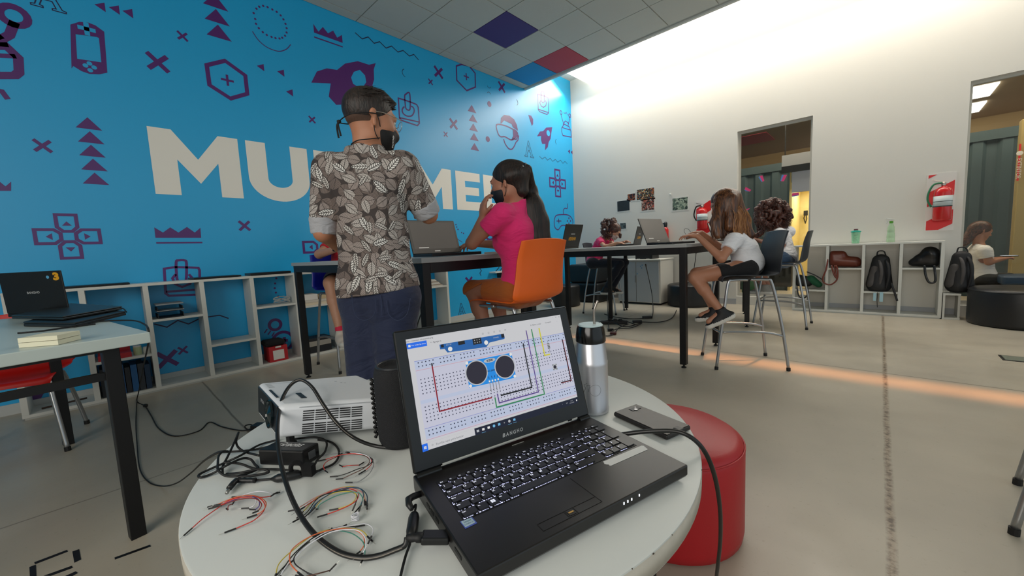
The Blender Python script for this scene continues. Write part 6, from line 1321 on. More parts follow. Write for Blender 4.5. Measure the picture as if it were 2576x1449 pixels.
def person(label, J, sk, hair_fn=None, shirt=None, pants=None, shoes=None, k=1.0, h=.006, shirt_m=None, sleeve=.5, pants_m=None, pants_to=('ankle', 1.0), shoe_m=None, hands=None, mask=None, girth=1.0, hem=None, extra=None, face=True, collar=False, sock=None, bust=0, shirt_inf=.010, cuff=None, sh_w=1.0, belly=0):
    root = thing('person', label, 'person', (J['pelvis'].x, J['pelvis'].y, 0))
    J = {a: Vector(b_) for a, b_ in J.items()}
    up = (J['neck']-J['pelvis']).normalized(); sd = (J['sL']-J['sR']).normalized(); fr = sd.cross(up).normalized()     # forward
    hp, hs, L, M, s, f, u = head_prims(J['head'], J['hd'], J['hu'], k)
    g = girth
    T_lo, T_hi = J['pelvis']+up*.03, J['neck']-up*.10
    mid = T_lo.lerp(T_hi, .45)
    def torso(i):
        w = (J['sL']-J['sR']).length
        o = sd*(w*.13)
        pr = [rc(T_hi-o-up*.03, mid-o*.75, .098*g*k+i, .088*g*k+i, .04), rc(T_hi+o-up*.03, mid+o*.75, .098*g*k+i, .088*g*k+i, .04), rc(mid-o*.6, T_lo-o*.9, .090*g*k+i, .108*g*k+i, .05), rc(mid+o*.6, T_lo+o*.9, .090*g*k+i, .108*g*k+i, .05),
              rc(J['sL']-sd*.02*k, J['sL'].lerp(J['neck'], .7)-up*.025, .052*k+i, .055*k+i, .04), rc(J['sR']+sd*.02*k, J['sR'].lerp(J['neck'], .7)-up*.025, .052*k+i, .055*k+i, .04)]
        if bust: 
            for q in (-1, 1): pr.append(rc(T_hi-up*.06+fr*(.075+bust)+sd*q*.055, T_hi-up*.10+fr*(.07+bust)+sd*q*.06, .045+i, .05+i, .05))
        return pr
    def arm(S, i, t=1.0):
        a, e, w_ = J['s'+S], J['e'+S], J['w'+S]
        pr = [rc(a, a.lerp(e, min(1, t)), .050*g*k+i, (.050+(.036-.050)*min(1, t))*k*g+i, .03)]
        if t > 1: pr.append(rc(e, e.lerp(w_, t-1), .037*k*g+i, (.037-.012*(t-1))*k*g+i, .02))
        return pr
    def leg(S, i, t=2.0, th=1.0):
        a, n_, c = J['h'+S], J['k'+S], J['a'+S]
        pr = [rc(a, a.lerp(n_, min(1, t)), .086*g*k*th+i, (.086+(.056-.086)*min(1, t))*k*g+i, .04)]
        if t > 1:
            m_ = n_.lerp(c, .35); e1 = min(t-1, .35)/.35; pr.append(rc(n_, n_.lerp(m_, e1), .053*k*g+i, .052*k*g+i, .02))
            if t > 1.35: pr.append(rc(m_, n_.lerp(c, t-1), .052*k*g+i, (.052-.022*((t-1.35)/.65))*k*g+i, .02))
        return pr
    body = torso(-.006)+hp+[rc(J['neck']-up*.02, J['head']-u*.055*k-f*.018*k, .054*k, .050*k, .03), rc(J['hL'], J['hR'], .078*g*k, .078*g*k, .03)]
    for S in 'LR':
        body += arm(S, 0, 2.0)+leg(S, 0)
        hh = (hands or {}).get(S)
        d0 = (J['w'+S]-J['e'+S]).normalized()
        if hh: body += hand(J['w'+S], hh[0], hh[1], hh[2], hh[3] if len(hh) > 3 else .5, k)
        else: body += hand(J['w'+S], d0, -up, sd*(-1 if S == 'L' else 1), .5, k)
        body += [rc(J['a'+S], J['t'+S].lerp(J['a'+S], .25), .032*k, .024*k, .02)]
    sobj('body', body, h, sk, root, subs=hs)
    if face:
        for q in (-1, 1):
            eo = obj('eye', MB().lathe([(.0001, -.0115*k)]+[(.0115*k*math.sin(a), -.0115*k*math.cos(a)) for a in [math.pi*j/10 for j in range(1, 10)]]+[(0, .0115*k)], L(q*.031, .079, -.002), 14, axis=f), mat('eye_white', '#d8d4cc', .2), root, smooth=True)
            obj('iris', MB().lathe([(.0055*k, .0108*k), (.0001, .0122*k)], L(q*.031, .079, -.002), 12, axis=f), mat('iris_brown', '#24140c', .2), eo)
            obj('eyebrow', MB().tube(crv([L(q*.014, .094, .020), L(q*.030, .092, .025), L(q*.046, .080, .020)], 4), .0028*k, 6), mat('brow_dark', '#1a100c', .7), root, smooth=True)
    if shirt_m is not None:
        pr = torso(shirt_inf); cuts = []
        if hem is None: hem_p, hem_n = J['pelvis']-up*.05, -up
        else: hem_p, hem_n = hem
        for S in 'LR':
            t = sleeve[S] if isinstance(sleeve, dict) else sleeve
            pr += arm(S, shirt_inf+.006, t+.1)
            a, e, w_ = J['s'+S], J['e'+S], J['w'+S]; cpt = a.lerp(e, t) if t <= 1 else e.lerp(w_, t-1); dn = (e-a) if t <= 1 else (w_-e)
            cuts.append((cpt, dn, .10*k))
        pr += [rc(J['hL'].lerp(J['pelvis'], .3), J['hR'].lerp(J['pelvis'], .3), .105*g*k+shirt_inf, .105*g*k+shirt_inf, .05)]
        if collar: pr.append(rc(J['neck']-up*.01, J['neck']+up*.028, .066*k, .063*k, .02))
        cuts.append((hem_p, hem_n)); cuts.append((J['neck']+up*(.02 if collar else -.006)+fr*(.0), up+fr*.35, .13*k)) 
        sobj('shirt', pr, h, shirt_m, root, cuts=cuts)
    if pants_m is not None:
        tt = pants_to; pr = [rc(J['hL'], J['hR'], .101*g*k, .101*g*k, .05), rc(J['pelvis'], J['pelvis']+up*.05, .12*g*k, .11*g*k, .05, fr, 1.2)]; cuts = [(J['pelvis']+up*.07, up, .24)]
        for S in 'LR':
            pr += leg(S, .011, min(2, tt+.08)); a, n_, c = J['h'+S], J['k'+S], J['a'+S]
            cp_ = a.lerp(n_, tt) if tt <= 1 else n_.lerp(c, tt-1); dn = (n_-a) if tt <= 1 else (c-n_); cuts.append((cp_, dn, .13*k))
        sobj('trousers' if tt > 1.3 else 'shorts', pr, h, pants_m, root, cuts=cuts)
    if sock:
        for S in 'LR': a, n_ = J['a'+S], J['k'+S]; sobj('sock', [rc(a, a.lerp(n_, .16), .036*k, .040*k, .02)], h, sock, root, cuts=[(a.lerp(n_, .16), n_-a, .2)])
    if shoe_m is not None:
        for S in 'LR':
            a, t_, n_ = J['a'+S], J['t'+S], J['k'+S]; sh_up = (a-t_)-(t_-a)*0; fd = (t_-a)
            dn = J['d'+S].normalized() if ('d'+S) in J else Vector((0, 0, -1)); fwd_ = (fd-dn*fd.dot(dn)).normalized(); lat = fwd_.cross(dn)
            base = a+dn*.075*k; hl_ = base-fwd_*.045*k; toe = base+fwd_*.165*k
            pr = [rc(hl_-dn*.022*k, base+fwd_*.06*k-dn*.022*k, .040*k, .043*k, .03), rc(base+fwd_*.06*k-dn*.018*k, toe-fwd_*.035*k-dn*.012*k, .043*k, .040*k, .03, dn, 1.25), rc(a+dn*.04*k-fwd_*.004, a-dn*.03*k, .043*k, .041*k, .03), rc(a+dn*.02*k, base+fwd_*.07*k-dn*.035*k, .038*k, .034*k, .03)]
            bp_ = np.array(base); nn = np.array(dn)
            so = sobj('shoe', pr, h, list(shoe_m), root, cuts=[(base+dn*.004, dn), (a-dn*.040*k, -dn)], matfn=lambda c_, bp_=bp_, nn=nn: ((c_-bp_)@nn > -.030).astype(int))
            if len(shoe_m) > 2: 
                lc = MB()
                for q in range(4): 
                    p_ = base+fwd_*(.035+.022*q)*k-dn*(.078-.011*q)*k; lc.tube([p_-lat*.022*k+dn*.008, p_-dn*.003, p_+lat*.022*k+dn*.008], .0028*k, 5)
                obj('laces', lc, shoe_m[2], so)
    if mask is not None:
        mp_ = [el(L(0, .040, -.058), (.0655*k, .0640*k, .066*k), M, .02), rc(L(0, .085, -.030), L(0, .100, -.045), .020*k, .022*k, .02), rc(L(0, .062, -.10), L(0, .068, -.095), .032*k, .030*k, .02)]
        mo = sobj('mask', mp_, min(h, .005), mask, root, cuts=[(L(0, .09, -.022), u*1.0+f*.35), (L(0, .008, 0), -f), (L(0, 0, -.126), -u)])
        st_m = mat('mask_strap', '#0b0b0d', .7)
        sm = MB()
        for q in (-1, 1): sm.tube(crv([L(q*.064, .020, -.040), L(q*.074, .010, -.02), L(q*.080, -.004, .006)], 4), .0018*k, 6).tube(crv([L(q*.062, .018, -.090), L(q*.073, .000, -.07), L(q*.078, -.008, -.046)], 4), .0018*k, 6)
        obj('straps', sm, st_m, mo, smooth=True)
    if hair_fn: hair_fn(root, L, M, s, f, u, k, J)
    return root, L, (s, f, u), (sd, up, fr)
SK1 = skin('skin_warm', '#b0785a'); SK2 = skin('skin_tan', '#a8725a'); SK3 = skin('skin_fair', '#c08f74')
f0 = Vector((FWD.x, FWD.y, 0)).normalized(); r0 = Vector((RGT.x, RGT.y, 0)).normalized()

# ---- the standing man
def shirt_leaf():
    m = bpy.data.materials.new('leaf_print_cotton'); m.use_nodes = True; nt = m.node_tree; N = nt.nodes; K = nt.links; b = N['Principled BSDF']; b.inputs['Roughness'].default_value = .8
    tc = N.new('ShaderNodeTexCoord')
    def mth(op, *a, clamp=False):
        n = N.new('ShaderNodeMath'); n.operation = op; n.use_clamp = clamp
        for i, v in enumerate(a):
            if isinstance(v, (int, float)): n.inputs[i].default_value = v
            else: K.new(v, n.inputs[i])
        return n.outputs[0]
    # lateral / height / a share of depth make a flat cloth coordinate
    sp = N.new('ShaderNodeSeparateXYZ'); K.new(tc.outputs['Object'], sp.inputs[0])
    lat = mth('ADD', mth('MULTIPLY', sp.outputs[0], r0.x+f0.x*.5), mth('MULTIPLY', sp.outputs[1], r0.y+f0.y*.5))
    def layer(scale, seed, shape):
        cb = N.new('ShaderNodeCombineXYZ'); K.new(mth('ADD', lat, seed), cb.inputs[0]); K.new(mth('ADD', sp.outputs[2], seed*.7), cb.inputs[1])
        ns = N.new('ShaderNodeVectorMath'); ns.operation = 'SCALE'; ns.inputs[3].default_value = scale; K.new(cb.outputs[0], ns.inputs[0])
        v = N.new('ShaderNodeTexVoronoi'); v.voronoi_dimensions = '2D'; v.inputs['Scale'].default_value = 1; v.inputs['Randomness'].default_value = .75; K.new(ns.outputs[0], v.inputs['Vector'])
        d = N.new('ShaderNodeVectorMath'); d.operation = 'SUBTRACT'; K.new(ns.outputs[0], d.inputs[0]); K.new(v.outputs['Position'], d.inputs[1])
        sc = N.new('ShaderNodeSeparateColor'); K.new(v.outputs['Color'], sc.inputs[0]); ang = mth('MULTIPLY', sc.outputs[0], 6.283)
        ds = N.new('ShaderNodeSeparateXYZ'); K.new(d.outputs[0], ds.inputs[0]); c_, s_ = mth('COSINE', ang), mth('SINE', ang)
        x = mth('ADD', mth('MULTIPLY', ds.outputs[0], c_), mth('MULTIPLY', ds.outputs[1], s_)); y = mth('SUBTRACT', mth('MULTIPLY', ds.outputs[1], c_), mth('MULTIPLY', ds.outputs[0], s_))
        ay = mth('ABSOLUTE', y); wdt = mth('MULTIPLY', mth('SUBTRACT', .36, mth('MULTIPLY', mth('MULTIPLY', x, x), 1.15)), shape)     # leaf half width along its length
        inside = mth('GREATER_THAN', mth('SUBTRACT', wdt, ay), 0.0); edge = mth('MULTIPLY', mth('LESS_THAN', mth('ABSOLUTE', mth('SUBTRACT', wdt, ay)), .035), 1)
        vein = mth('MULTIPLY_ADD', mth('SINE', mth('MULTIPLY', mth('SUBTRACT', x, mth('MULTIPLY', ay, .9)), 46)), .5, .5)
        rib = mth('LESS_THAN', ay, .018)
        return inside, vein, sc.outputs[1], edge, rib
    def mix(f_, a, c):
        n = N.new('ShaderNodeMix'); n.data_type = 'RGBA'; K.new(f_, n.inputs[0])
        for i, v in ((6, a), (7, c)):
            if isinstance(v, tuple): n.inputs[i].default_value = (*v, 1)
            else: K.new(v, n.inputs[i])
        return n.outputs[2]
    col = srgb('#3d3431')
    base = None
    for i, (sc_, seed, shp, ca, cb_, thr) in enumerate(((23, 3.1, 1.6, '#544843', '#7d706a', .0), (19, 7.7, 1.2, '#776b66', '#a0958f', .1), (17, 1.3, .85, '#857d78', '#c2bcb6', .25), (13.5, 5.9, .55, '#2f2927', '#e4e1dc', .50), (16, 9.2, .50, '#3f3734', '#d0cbc5', .62))):
        ins, vein, rnd_, edge, rib = layer(sc_, seed, shp)
        lc = mix(mth('POWER', vein, 1.4 if i < 3 else .6), srgb(ca), srgb(cb_)); lc = mix(mth('MAXIMUM', edge, rib), lc, srgb('#2e2725'))
        base = mix(mth('MULTIPLY', ins, mth('GREATER_THAN', rnd_, thr)), base if base is not None else (srgb('#3a3230')), lc)
    K.new(base, b.inputs['Base Color'])
    n = N.new('ShaderNodeTexNoise'); n.inputs['Scale'].default_value = 7; n.inputs['Detail'].default_value = 3; n.inputs['Distortion'].default_value = 1.5; K.new(tc.outputs['Object'], n.inputs['Vector'])
    bp = N.new('ShaderNodeBump'); bp.inputs['Strength'].default_value = .35; bp.inputs['Distance'].default_value = .03; K.new(n.outputs['Fac'], bp.inputs['Height']); K.new(bp.outputs[0], b.inputs['Normal'])
    return m
DENIM = cloth('dark_denim', '#111d3c', 8, .45, .8, .12); LEAF = shirt_leaf()
D = 1.60
mJ = dict(head=P(934, 300, 1.59), hd=(r0*.80+f0*.58-ZZ*.16), hu=ZZ+r0*.05, neck=P(921, 396, 1.60), pelvis=P(951, 722, 1.61), sL=P(829, 428, 1.63), sR=P(1015, 426, 1.57),
          eL=P(814, 585, 1.60), wL=P(868, 632, 1.80), eR=P(1078, 540, 1.70), wR=P(1064, 528, 1.92), hL=P(918, 748, 1.63), hR=P(992, 748, 1.59), kL=P(921, 1000, 1.60), kR=P(997, 1000, 1.56), aL=P(930, 1222, 1.62), aR=P(1003, 1222, 1.58))
mJ['tL'] = mJ['aL']+f0*.15-ZZ*.05; mJ['tR'] = mJ['aR']+f0*.15+r0*.03-ZZ*.05
HM = hairm('dark_brown_hair', '#120c0a', '#2b1d16', (120, 120, 40), .5)
def man_hair(root, L, M, s, f, u, k, J):
    sobj('hair', [el(L(0, -.016, .030), (.0815, .1005, .0900), M, .02), rc(L(0, .070, .086), L(0, .030, .100), .020, .026, .03), rc(L(-.03, .080, .072), L(.035, .084, .072), .014, .016, .02)], .005, HM, root, cuts=[(L(0, -.05, -.058), -u+f*.30), (L(0, .062, .045), f-u*.75)])
    sobj('hair_fade', [el(L(0, -.013, .019), (.0770, .0965, .0895), M, .02)], .004, mat('hair_fade', '#4f392d', .8, noise=.35, nscale=250), root, cuts=[(L(0, -.05, -.100), -u+f*.10), (L(0, .045, .0), f-u*.2)])
    tf_ = MB(); rg_ = random.Random(11)
    for i in range(260):
        a = rg_.uniform(-1.3, 1.3); b_ = rg_.uniform(-.4, 1.9); p0 = L(.078*math.sin(a)*math.cos(b_*.6), -.016+.095*math.sin(b_-.4)*.9, .035+.084*max(.25, math.cos(a)*math.cos(b_-.7))); 
        c0_ = L(0, -.016, .030); n_ = (p0-c0_).normalized(); p0 = c0_+Vector([n_[j] for j in range(3)])*.086
        dr = (f*.8+s*rg_.uniform(-.5, .5)+n_*.25).normalized(); tf_.tube([p0, p0+dr*.012+n_*.003, p0+dr*.026+n_*.002], [.0016, .0014, .0003], 4)
    obj('hair_tuft', tf_, HM, root, smooth=True)
MASKB = mat('mask_black', '#0c0b0c', .75, bump=.05, bscale=200)
man, Lm, (s_, f_, u_2), _b = person('person standing, back turned, in leaf print shirt, jeans, glasses and black mask', mJ, SK1, man_hair, shirt_m=LEAF, sleeve={'L': .84, 'R': .78}, pants_m=DENIM, pants_to=2.0, shoe_m=(mat('shoe_dark', '#1a1a1c', .5), mat('sole_white', '#cfccc4', .6)), mask=MASKB, h=.0055, girth=1.0, collar=True, hem=(P(950, 738, 1.52), -ZZ+r0*.10), shirt_inf=.014,
    hands={'L': (r0*.8+f0*.5, -ZZ, f0, .7), 'R': (f0, -ZZ, -r0, .8)})
# rolled cuffs, glasses, ties of the mask, shirt and trouser details
CUF = cloth('rolled_cuff', '#a6a6aa', 14, .4, .8)
for S, t0_, t1 in (('L', .76, 1.08), ('R', .72, 1.0)):
    a, e, w_ = mJ['s'+S], mJ['e'+S], mJ['w'+S]; p0, p1 = a.lerp(e, t0_), (a.lerp(e, t1) if t1 <= 1 else e.lerp(w_, t1-1))
    sobj('cuff', [rc(p0, p1, .062, .056, .02)], .005, CUF, man, cuts=[(p1, p1-p0), (p0, p0-p1)])
gm = mat('glasses_metal', '#b9b0a2', .25, .9); gl = MB(); gl2 = MB()
for q in (-1, 1):
    gl.tube(crv([Lm(q*.080, -.018, .004), Lm(q*.080, .03, .012), Lm(q*.074, .098, .006)], 4), .0016, 6)
    gl2.tube([Lm(q*.036+.024*math.cos(a), .108, -.008+.020*math.sin(a)) for a in [2*math.pi*j/24 for j in range(24)]], .0011, 6, closed=True)
gl.tube([Lm(-.014, .110, -.002), Lm(.014, .110, -.002)], .0013, 6)
go = obj('glasses_arms', gl, gm, man, smooth=True); obj('glasses_rims', gl2, gm, man, smooth=True)
ln = MB()
for q in (-1, 1): ln.add([Lm(q*.036+.023*math.cos(a), .108, -.008+.019*math.sin(a)) for a in [2*math.pi*j/24 for j in range(24)]], [tuple(range(24))])
obj('lens', ln, mat('clear_lens', '#dfe6ea', .05, alpha=.10), man, fix=False)
tie = MB(); tie.tube(crv([Lm(.080, .0, .000), Lm(.088, -.045, -.012), Lm(.065, -.098, -.030), Lm(0, -.118, -.044), Lm(-.065, -.098, -.030), Lm(-.088, -.045, -.012), Lm(-.080, .0, .0)], 6), .0022, 6)
tie.tube(crv([Lm(.068, .022, -.085), Lm(.064, -.03, -.105), Lm(.045, -.055, -.112), Lm(0, -.066, -.118), Lm(-.045, -.055, -.112), Lm(-.064, -.03, -.105), Lm(-.068, .022, -.085)], 6), .0022, 6)
for dx in (-.008, .010): tie.tube(crv([Lm(dx*.3, -.116, -.044), Lm(dx, -.124, -.060), Lm(dx*1.8, -.118, -.085), Lm(dx*2.0, -.112, -.104)], 4), .0035, 6)
tie.lathe([(.0001, -.008), (.008, -.003), (.008, .004), (.0001, .008)], Lm(0, -.120, -.048), 10); obj('mask_ties', tie, mat('mask_strap', '#0b0b0d', .7), man, smooth=True)
mt = MB(); add_text(mt, 'ICOB', Lm(-.058, .078, -.083), u_2, (f_*.75+s_*.65), .014, fit=.05, bold=.0006); mt2 = MB()
for v in (0,): mt2.add(mt.v, mt.f)
obj('mask_lettering', mt2, mat('mask_print', '#c9c9c7', .6), man, fix=False)
sobj('shirt_collar', [rc(mJ['neck']+ZZ*.018-r0*.042+f0*(-.008), mJ['neck']+ZZ*.018+r0*.042-f0*.008, .042, .042, .02), rc(mJ['neck']+r0*.055+f0*.03, mJ['neck']+r0*.060+f0*.045-ZZ*.02, .026, .022, .02), rc(mJ['neck']-r0*.055+f0*.03, mJ['neck']-r0*.060+f0*.045-ZZ*.02, .026, .022, .02)], .005, LEAF, man, cuts=[(mJ['neck']+ZZ*.042, ZZ)])
pk = MB(); STI = mat('denim_stitch', '#26324f', .7)
def on_back(px, py, D_): return P(px, py, D_)
for pts_ in ([(885, 742), (893, 790), (915, 806), (941, 792), (946, 752)], [(973, 755), (978, 790), (1000, 806), (1024, 790), (1032, 750)], [(957, 742), (961, 775), (958, 800)]):
    pk.tube(crv([P(x, y, 1.475+.00*abs(x-950)) for x, y in pts_], 4), .0012, 5)
obj('pocket_stitching', pk, STI, man, smooth=True)

# ---- the girl in pink on the orange chair
HB1 = hairm('black_brown_hair', '#0b0807', '#2a1a14', (90, 90, 6), .55)
wd = Vector((-1, -.02, 0)).normalized()
wJ = dict(head=P(1277, 457, 2.20), hd=Vector((-.93, -.40, -.22)), hu=ZZ+Vector((-.1, 0, 0)), neck=P(1300, 520, 2.24), pelvis=P(1318, 722, 2.33), sL=P(1262, 540, 2.14), sR=P(1335, 532, 2.40), eL=P(1187, 612, 2.20), wL=P(1214, 548, 2.16),
          eR=P(1290, 618, 2.50), wR=P(1192, 612, 2.62), hL=P(1294, 735, 2.27), hR=P(1338, 730, 2.42), kL=P(1190, 730, 2.44), kR=P(1246, 724, 2.60), aL=P(1236, 862, 2.36), aR=P(1270, 858, 2.52))
for S in 'LR': wJ['t'+S] = wJ['a'+S]+wd*.14-ZZ*.05
def girl_hair(root, L, M, s, f, u, k, J):
    top = [el(L(0, -.018, .026), (.0805, .1010, .0930), M, .02)]
    sobj('hair', top+[rc(L(0, -.09, .035), L(0, -.118, .028), .045, .034, .03), rc(L(.068, -.03, .01), L(.05, -.085, .01), .020, .03, .03), rc(L(0, -.070, -.02), L(0, -.072, -.075), .052, .038, .03)], .005, HB1, root, cuts=[(L(0, -.03, -.105), -u+f*.6, .3), (L(0, .066, .045), f-u*.55)])
    tie_ = L(0, -.128, .030); p = [tie_, P(1328, 480, 2.27), P(1338, 522, 2.25), P(1346, 560, 2.26), P(1350, 596, 2.27)]
    rad = [.030, .052, .066, .078, .082]; pr = [rc(p[i], p[i+1], rad[i], rad[i+1], .03, (p[i+1]-p[i]).cross(r0), 1.5) for i in range(4)]
    pt_ = sobj('ponytail', pr, .006, HB1, root)
    stn = MB(); rg_ = random.Random(3)
    for i in range(150):
        t_ = rg_.random()*2*math.pi; rr_ = rg_.uniform(.75, 1.1); q = []
        for j, pp in enumerate(p): q.append(pp+(r0*math.cos(t_)+f0*.55*math.sin(t_))*rad[j]*rr_*(.9 if j else .8))
        q.append(p[-1]+(r0*math.cos(t_)*1.1+f0*.3*math.sin(t_))*rad[-1]*rr_-ZZ*rg_.uniform(.0, .05)); stn.tube(crv(q, 3), [.0016]*15+[.0004], 4)
    obj('hair_strands', stn, HB1, pt_, smooth=True)
    obj('hair_tie', MB().tube([tie_+(M @ Vector((.030*math.cos(a), 0, .030*math.sin(a)))) for a in [2*math.pi*j/18 for j in range(18)]], .007, 8, closed=True), mat('hair_tie_dark', '#15151a', .5), pt_, smooth=True)
    obj('hair_clip', MB().lathe([(.0001, -.006), (.007, 0), (.0001, .012)], L(.035, -.120, .040), 10), mat('clip_silver', '#b9b9b9', .2, .9), pt_, smooth=True)
PINKC = cloth('pink_jersey', '#e0246e', 8, .45, .8); MUST = cloth('mustard_cotton', '#a8581c', 7, .4, .85)
person('person in pink polo shirt with long ponytail and navy mask, on the orange chair', wJ, SK2, girl_hair, shirt_m=PINKC, sleeve=.52, pants_m=MUST, pants_to=1.02, shoe_m=(mat('shoe_white', '#c9c7c2', .5), mat('sole_white', '#cfccc4', .6)), mask=mat('mask_navy', '#10141f', .7), h=.0055, girth=.93, k=.98, collar=True, bust=.012,
    hands={'L': (Vector((.10, .06, 1)), Vector((.2, .5, .1))-r0*0, f0*-1, .75), 'R': (wd*1.0-ZZ*.12, -ZZ, -r0, .55)})

# ---- the seated child behind the man (mostly hidden)
bJ = dict(head=Vector((-3.84, 1.76, 1.44)), hd=Vector((1, -.1, -.45)), hu=ZZ, neck=Vector((-3.90, 1.75, 1.27)), pelvis=Vector((-3.92, 1.70, .86)), sL=Vector((-3.90, 1.89, 1.21)), sR=Vector((-3.90, 1.60, 1.20)), eR=P(803, 640, 3.66), wR=P(842, 628, 3.48), eL=Vector((-3.68, 1.90, 1.08)), wL=Vector((-3.50, 1.72, 1.08)),
          hL=Vector((-3.92, 1.78, .83)), hR=Vector((-3.92, 1.60, .83)), kR=P(832, 712, 3.42), kL=P(880, 708, 3.36), aR=P(858, 842, 3.36), aL=P(890, 838, 3.34))
for S in 'LR': bJ['t'+S] = bJ['a'+S]+Vector((.12, -.03, -.06))
def short_hair(c1='#1a110d', c2='#3a261c'):
    hm_ = hairm('short_hair', c1, c2, (100, 100, 30), .5)
    return lambda root, L, M, s, f, u, k, J: sobj('hair', [el(L(0, -.016, .028), (.083*k, .102*k, .094*k), M, .02)], .007, hm_, root, cuts=[(L(0, -.03, -.04), -u+f*.4), (L(0, .066, .045), f-u*.5)])
person('person in black shorts and pink socks on the blue chair, hidden behind the man', bJ, SK3, short_hair(), shirt_m=cloth('red_jersey', '#c21a2c', 9), sleeve=.6, pants_m=cloth('black_shorts', '#0e0e12', 8), pants_to=.72, shoe_m=(mat('sneaker_cream', '#cfc4b8', .6), mat('sole_white', '#cfccc4', .6), mat('lace_white', '#dad8d2', .7)), sock=mat('sock_pink', '#d8304f', .85), h=.007, k=1.0, girth=1.08,
       hands={'R': (Vector((.95, .35, -.1)), -ZZ, Vector((0, 1, 0)), .9)})
tag(obj('game_controller', MB().box(P(850, 628, 3.44), (.09, .05, .03), .4), BLK, bevel=.01, seg=3), 'small black object held in the hands of the child behind the man', 'controller')

# ---- the girl in white T-shirt and black shorts
gd = Vector((math.cos(math.radians(211)), math.sin(math.radians(211)), 0)); gs = ZZ.cross(gd)
gJ = dict(head=P(1820, 512, 3.22), hd=gd*.9-ZZ*.42, hu=ZZ*.9+gd*.42, neck=P(1858, 588, 3.24), pelvis=P(1884, 664, 3.27), sL=P(1845, 606, 3.10), sR=P(1862, 600, 3.40), eL=P(1815, 650, 3.06), wL=P(1755, 594, 3.18), eR=P(1828, 634, 3.46), wR=P(1765, 586, 3.42),
          hL=P(1875, 674, 3.19), hR=P(1888, 670, 3.37), kL=P(1746, 698, 3.26), kR=P(1752, 688, 3.42), aL=P(1816, 786, 3.14), aR=P(1797, 782, 3.34), dL=Vector((.42, .25, -1)), dR=Vector((.1, .06, -1)))
gJ['tL'] = gJ['aL']+gd*.13-ZZ*.1; gJ['tR'] = gJ['aR']+gd*.14-ZZ*.05
HB2 = hairm('light_brown_hair', '#3a2218', '#7a4c2c', (80, 80, 6), .35); HB3 = hairm('blond_brown_hair', '#7a4c28', '#c48a52', (80, 80, 6), .35)
def long_hair(root, L, M, s, f, u, k, J):
    a0 = L(0, -.02, .03)
    pr = [el(L(0, -.018, .026), (.085, .103, .096), M, .02), rc(L(.075, .030, .03), P(1800, 560, 3.12), .030, .040, .04, gs, 1.4), rc(P(1800, 560, 3.12), P(1806, 592, 3.10), .040, .030, .03, gs, 1.5), rc(L(.06, -.05, .0), P(1835, 570, 3.14), .050, .045, .04), rc(L(0, -.10, .01), P(1868, 565, 3.24), .050, .055, .04), rc(P(1868, 565, 3.24), P(1888, 592, 3.22), .052, .036, .03), rc(L(-.07, -.02, .0), P(1840, 575, 3.34), .045, .04, .04)]
    ho = sobj('hair', pr, .006, HB2, root, cuts=[(L(0, .070, .035), f-u*.6, .10)])
    for nm, m_, n_, (xa_, xb_), sd0 in (('hair_strands', HB2, 300, (1790, 1868), 5), ('hair_highlights', HB3, 200, (1845, 1892), 6)):
        mb_ = MB(); rg_ = random.Random(sd0)
        for i in range(n_):
            t_ = rg_.random(); x = xa_+(xb_-xa_)*t_; top_ = L((.07 if nm == 'hair_strands' else .05)*rg_.uniform(.5, 1.05), .06-.17*t_, .055*rg_.uniform(.6, 1.3)+.02); D_ = 3.12+.10*t_+rg_.uniform(-.03, .02)
            c_ = L(0, -.018, .026); top_ = c_+(top_-c_).normalized()*.096
            mb_.tube(crv([top_, P(1790+(x-1790)*.9+4, 530+10*t_, D_), P(x-2, 562, D_), P(x+rg_.uniform(-3, 3), (603 if x < 1830 else 590)+rg_.uniform(-14, 6), D_)], 4), [.0017]*12+[.0005], 4)
        obj(nm, mb_, m_, ho, smooth=True)
WT = cloth('white_jersey', '#e6e6ea', 8, .6, .85, .03); BS = cloth('black_cotton', '#0c0c0f', 8, .3)
person('person with long light brown hair, white T-shirt and black shorts', gJ, skin('skin_light_tan', '#b07a5e'), long_hair, shirt_m=WT, sleeve=.50, pants_m=BS, pants_to=.52, shoe_m=(mat('sneaker_black', '#141416', .6), mat('sole_white', '#cfccc4', .6), mat('lace_white', '#dad8d2', .7)), mask=MASKB, h=.0065, k=.97, girth=.93,
       hands={'L': (gd*.9+ZZ*.12, -ZZ, -gs, .6), 'R': (gd*.9+ZZ*.05, -ZZ, gs, .7)})
cg = MB(); cg.tube(crv([P(1727, 592, 3.3), P(1721, 582, 3.3), P(1724, 575, 3.3), P(1732, 577, 3.3), P(1737, 584, 3.3)], 5), .0015, 5); co = tag(obj('circuit_board', MB().box(P(1721, 596, 3.3), (.05, .035, .012), .7), mat('board_grey', '#8f9290', .4, .4)), 'tiny circuit board with a wire held over the laptop by the girl in white', 'circuit board'); obj('wire', cg, BLKR, co, smooth=True)

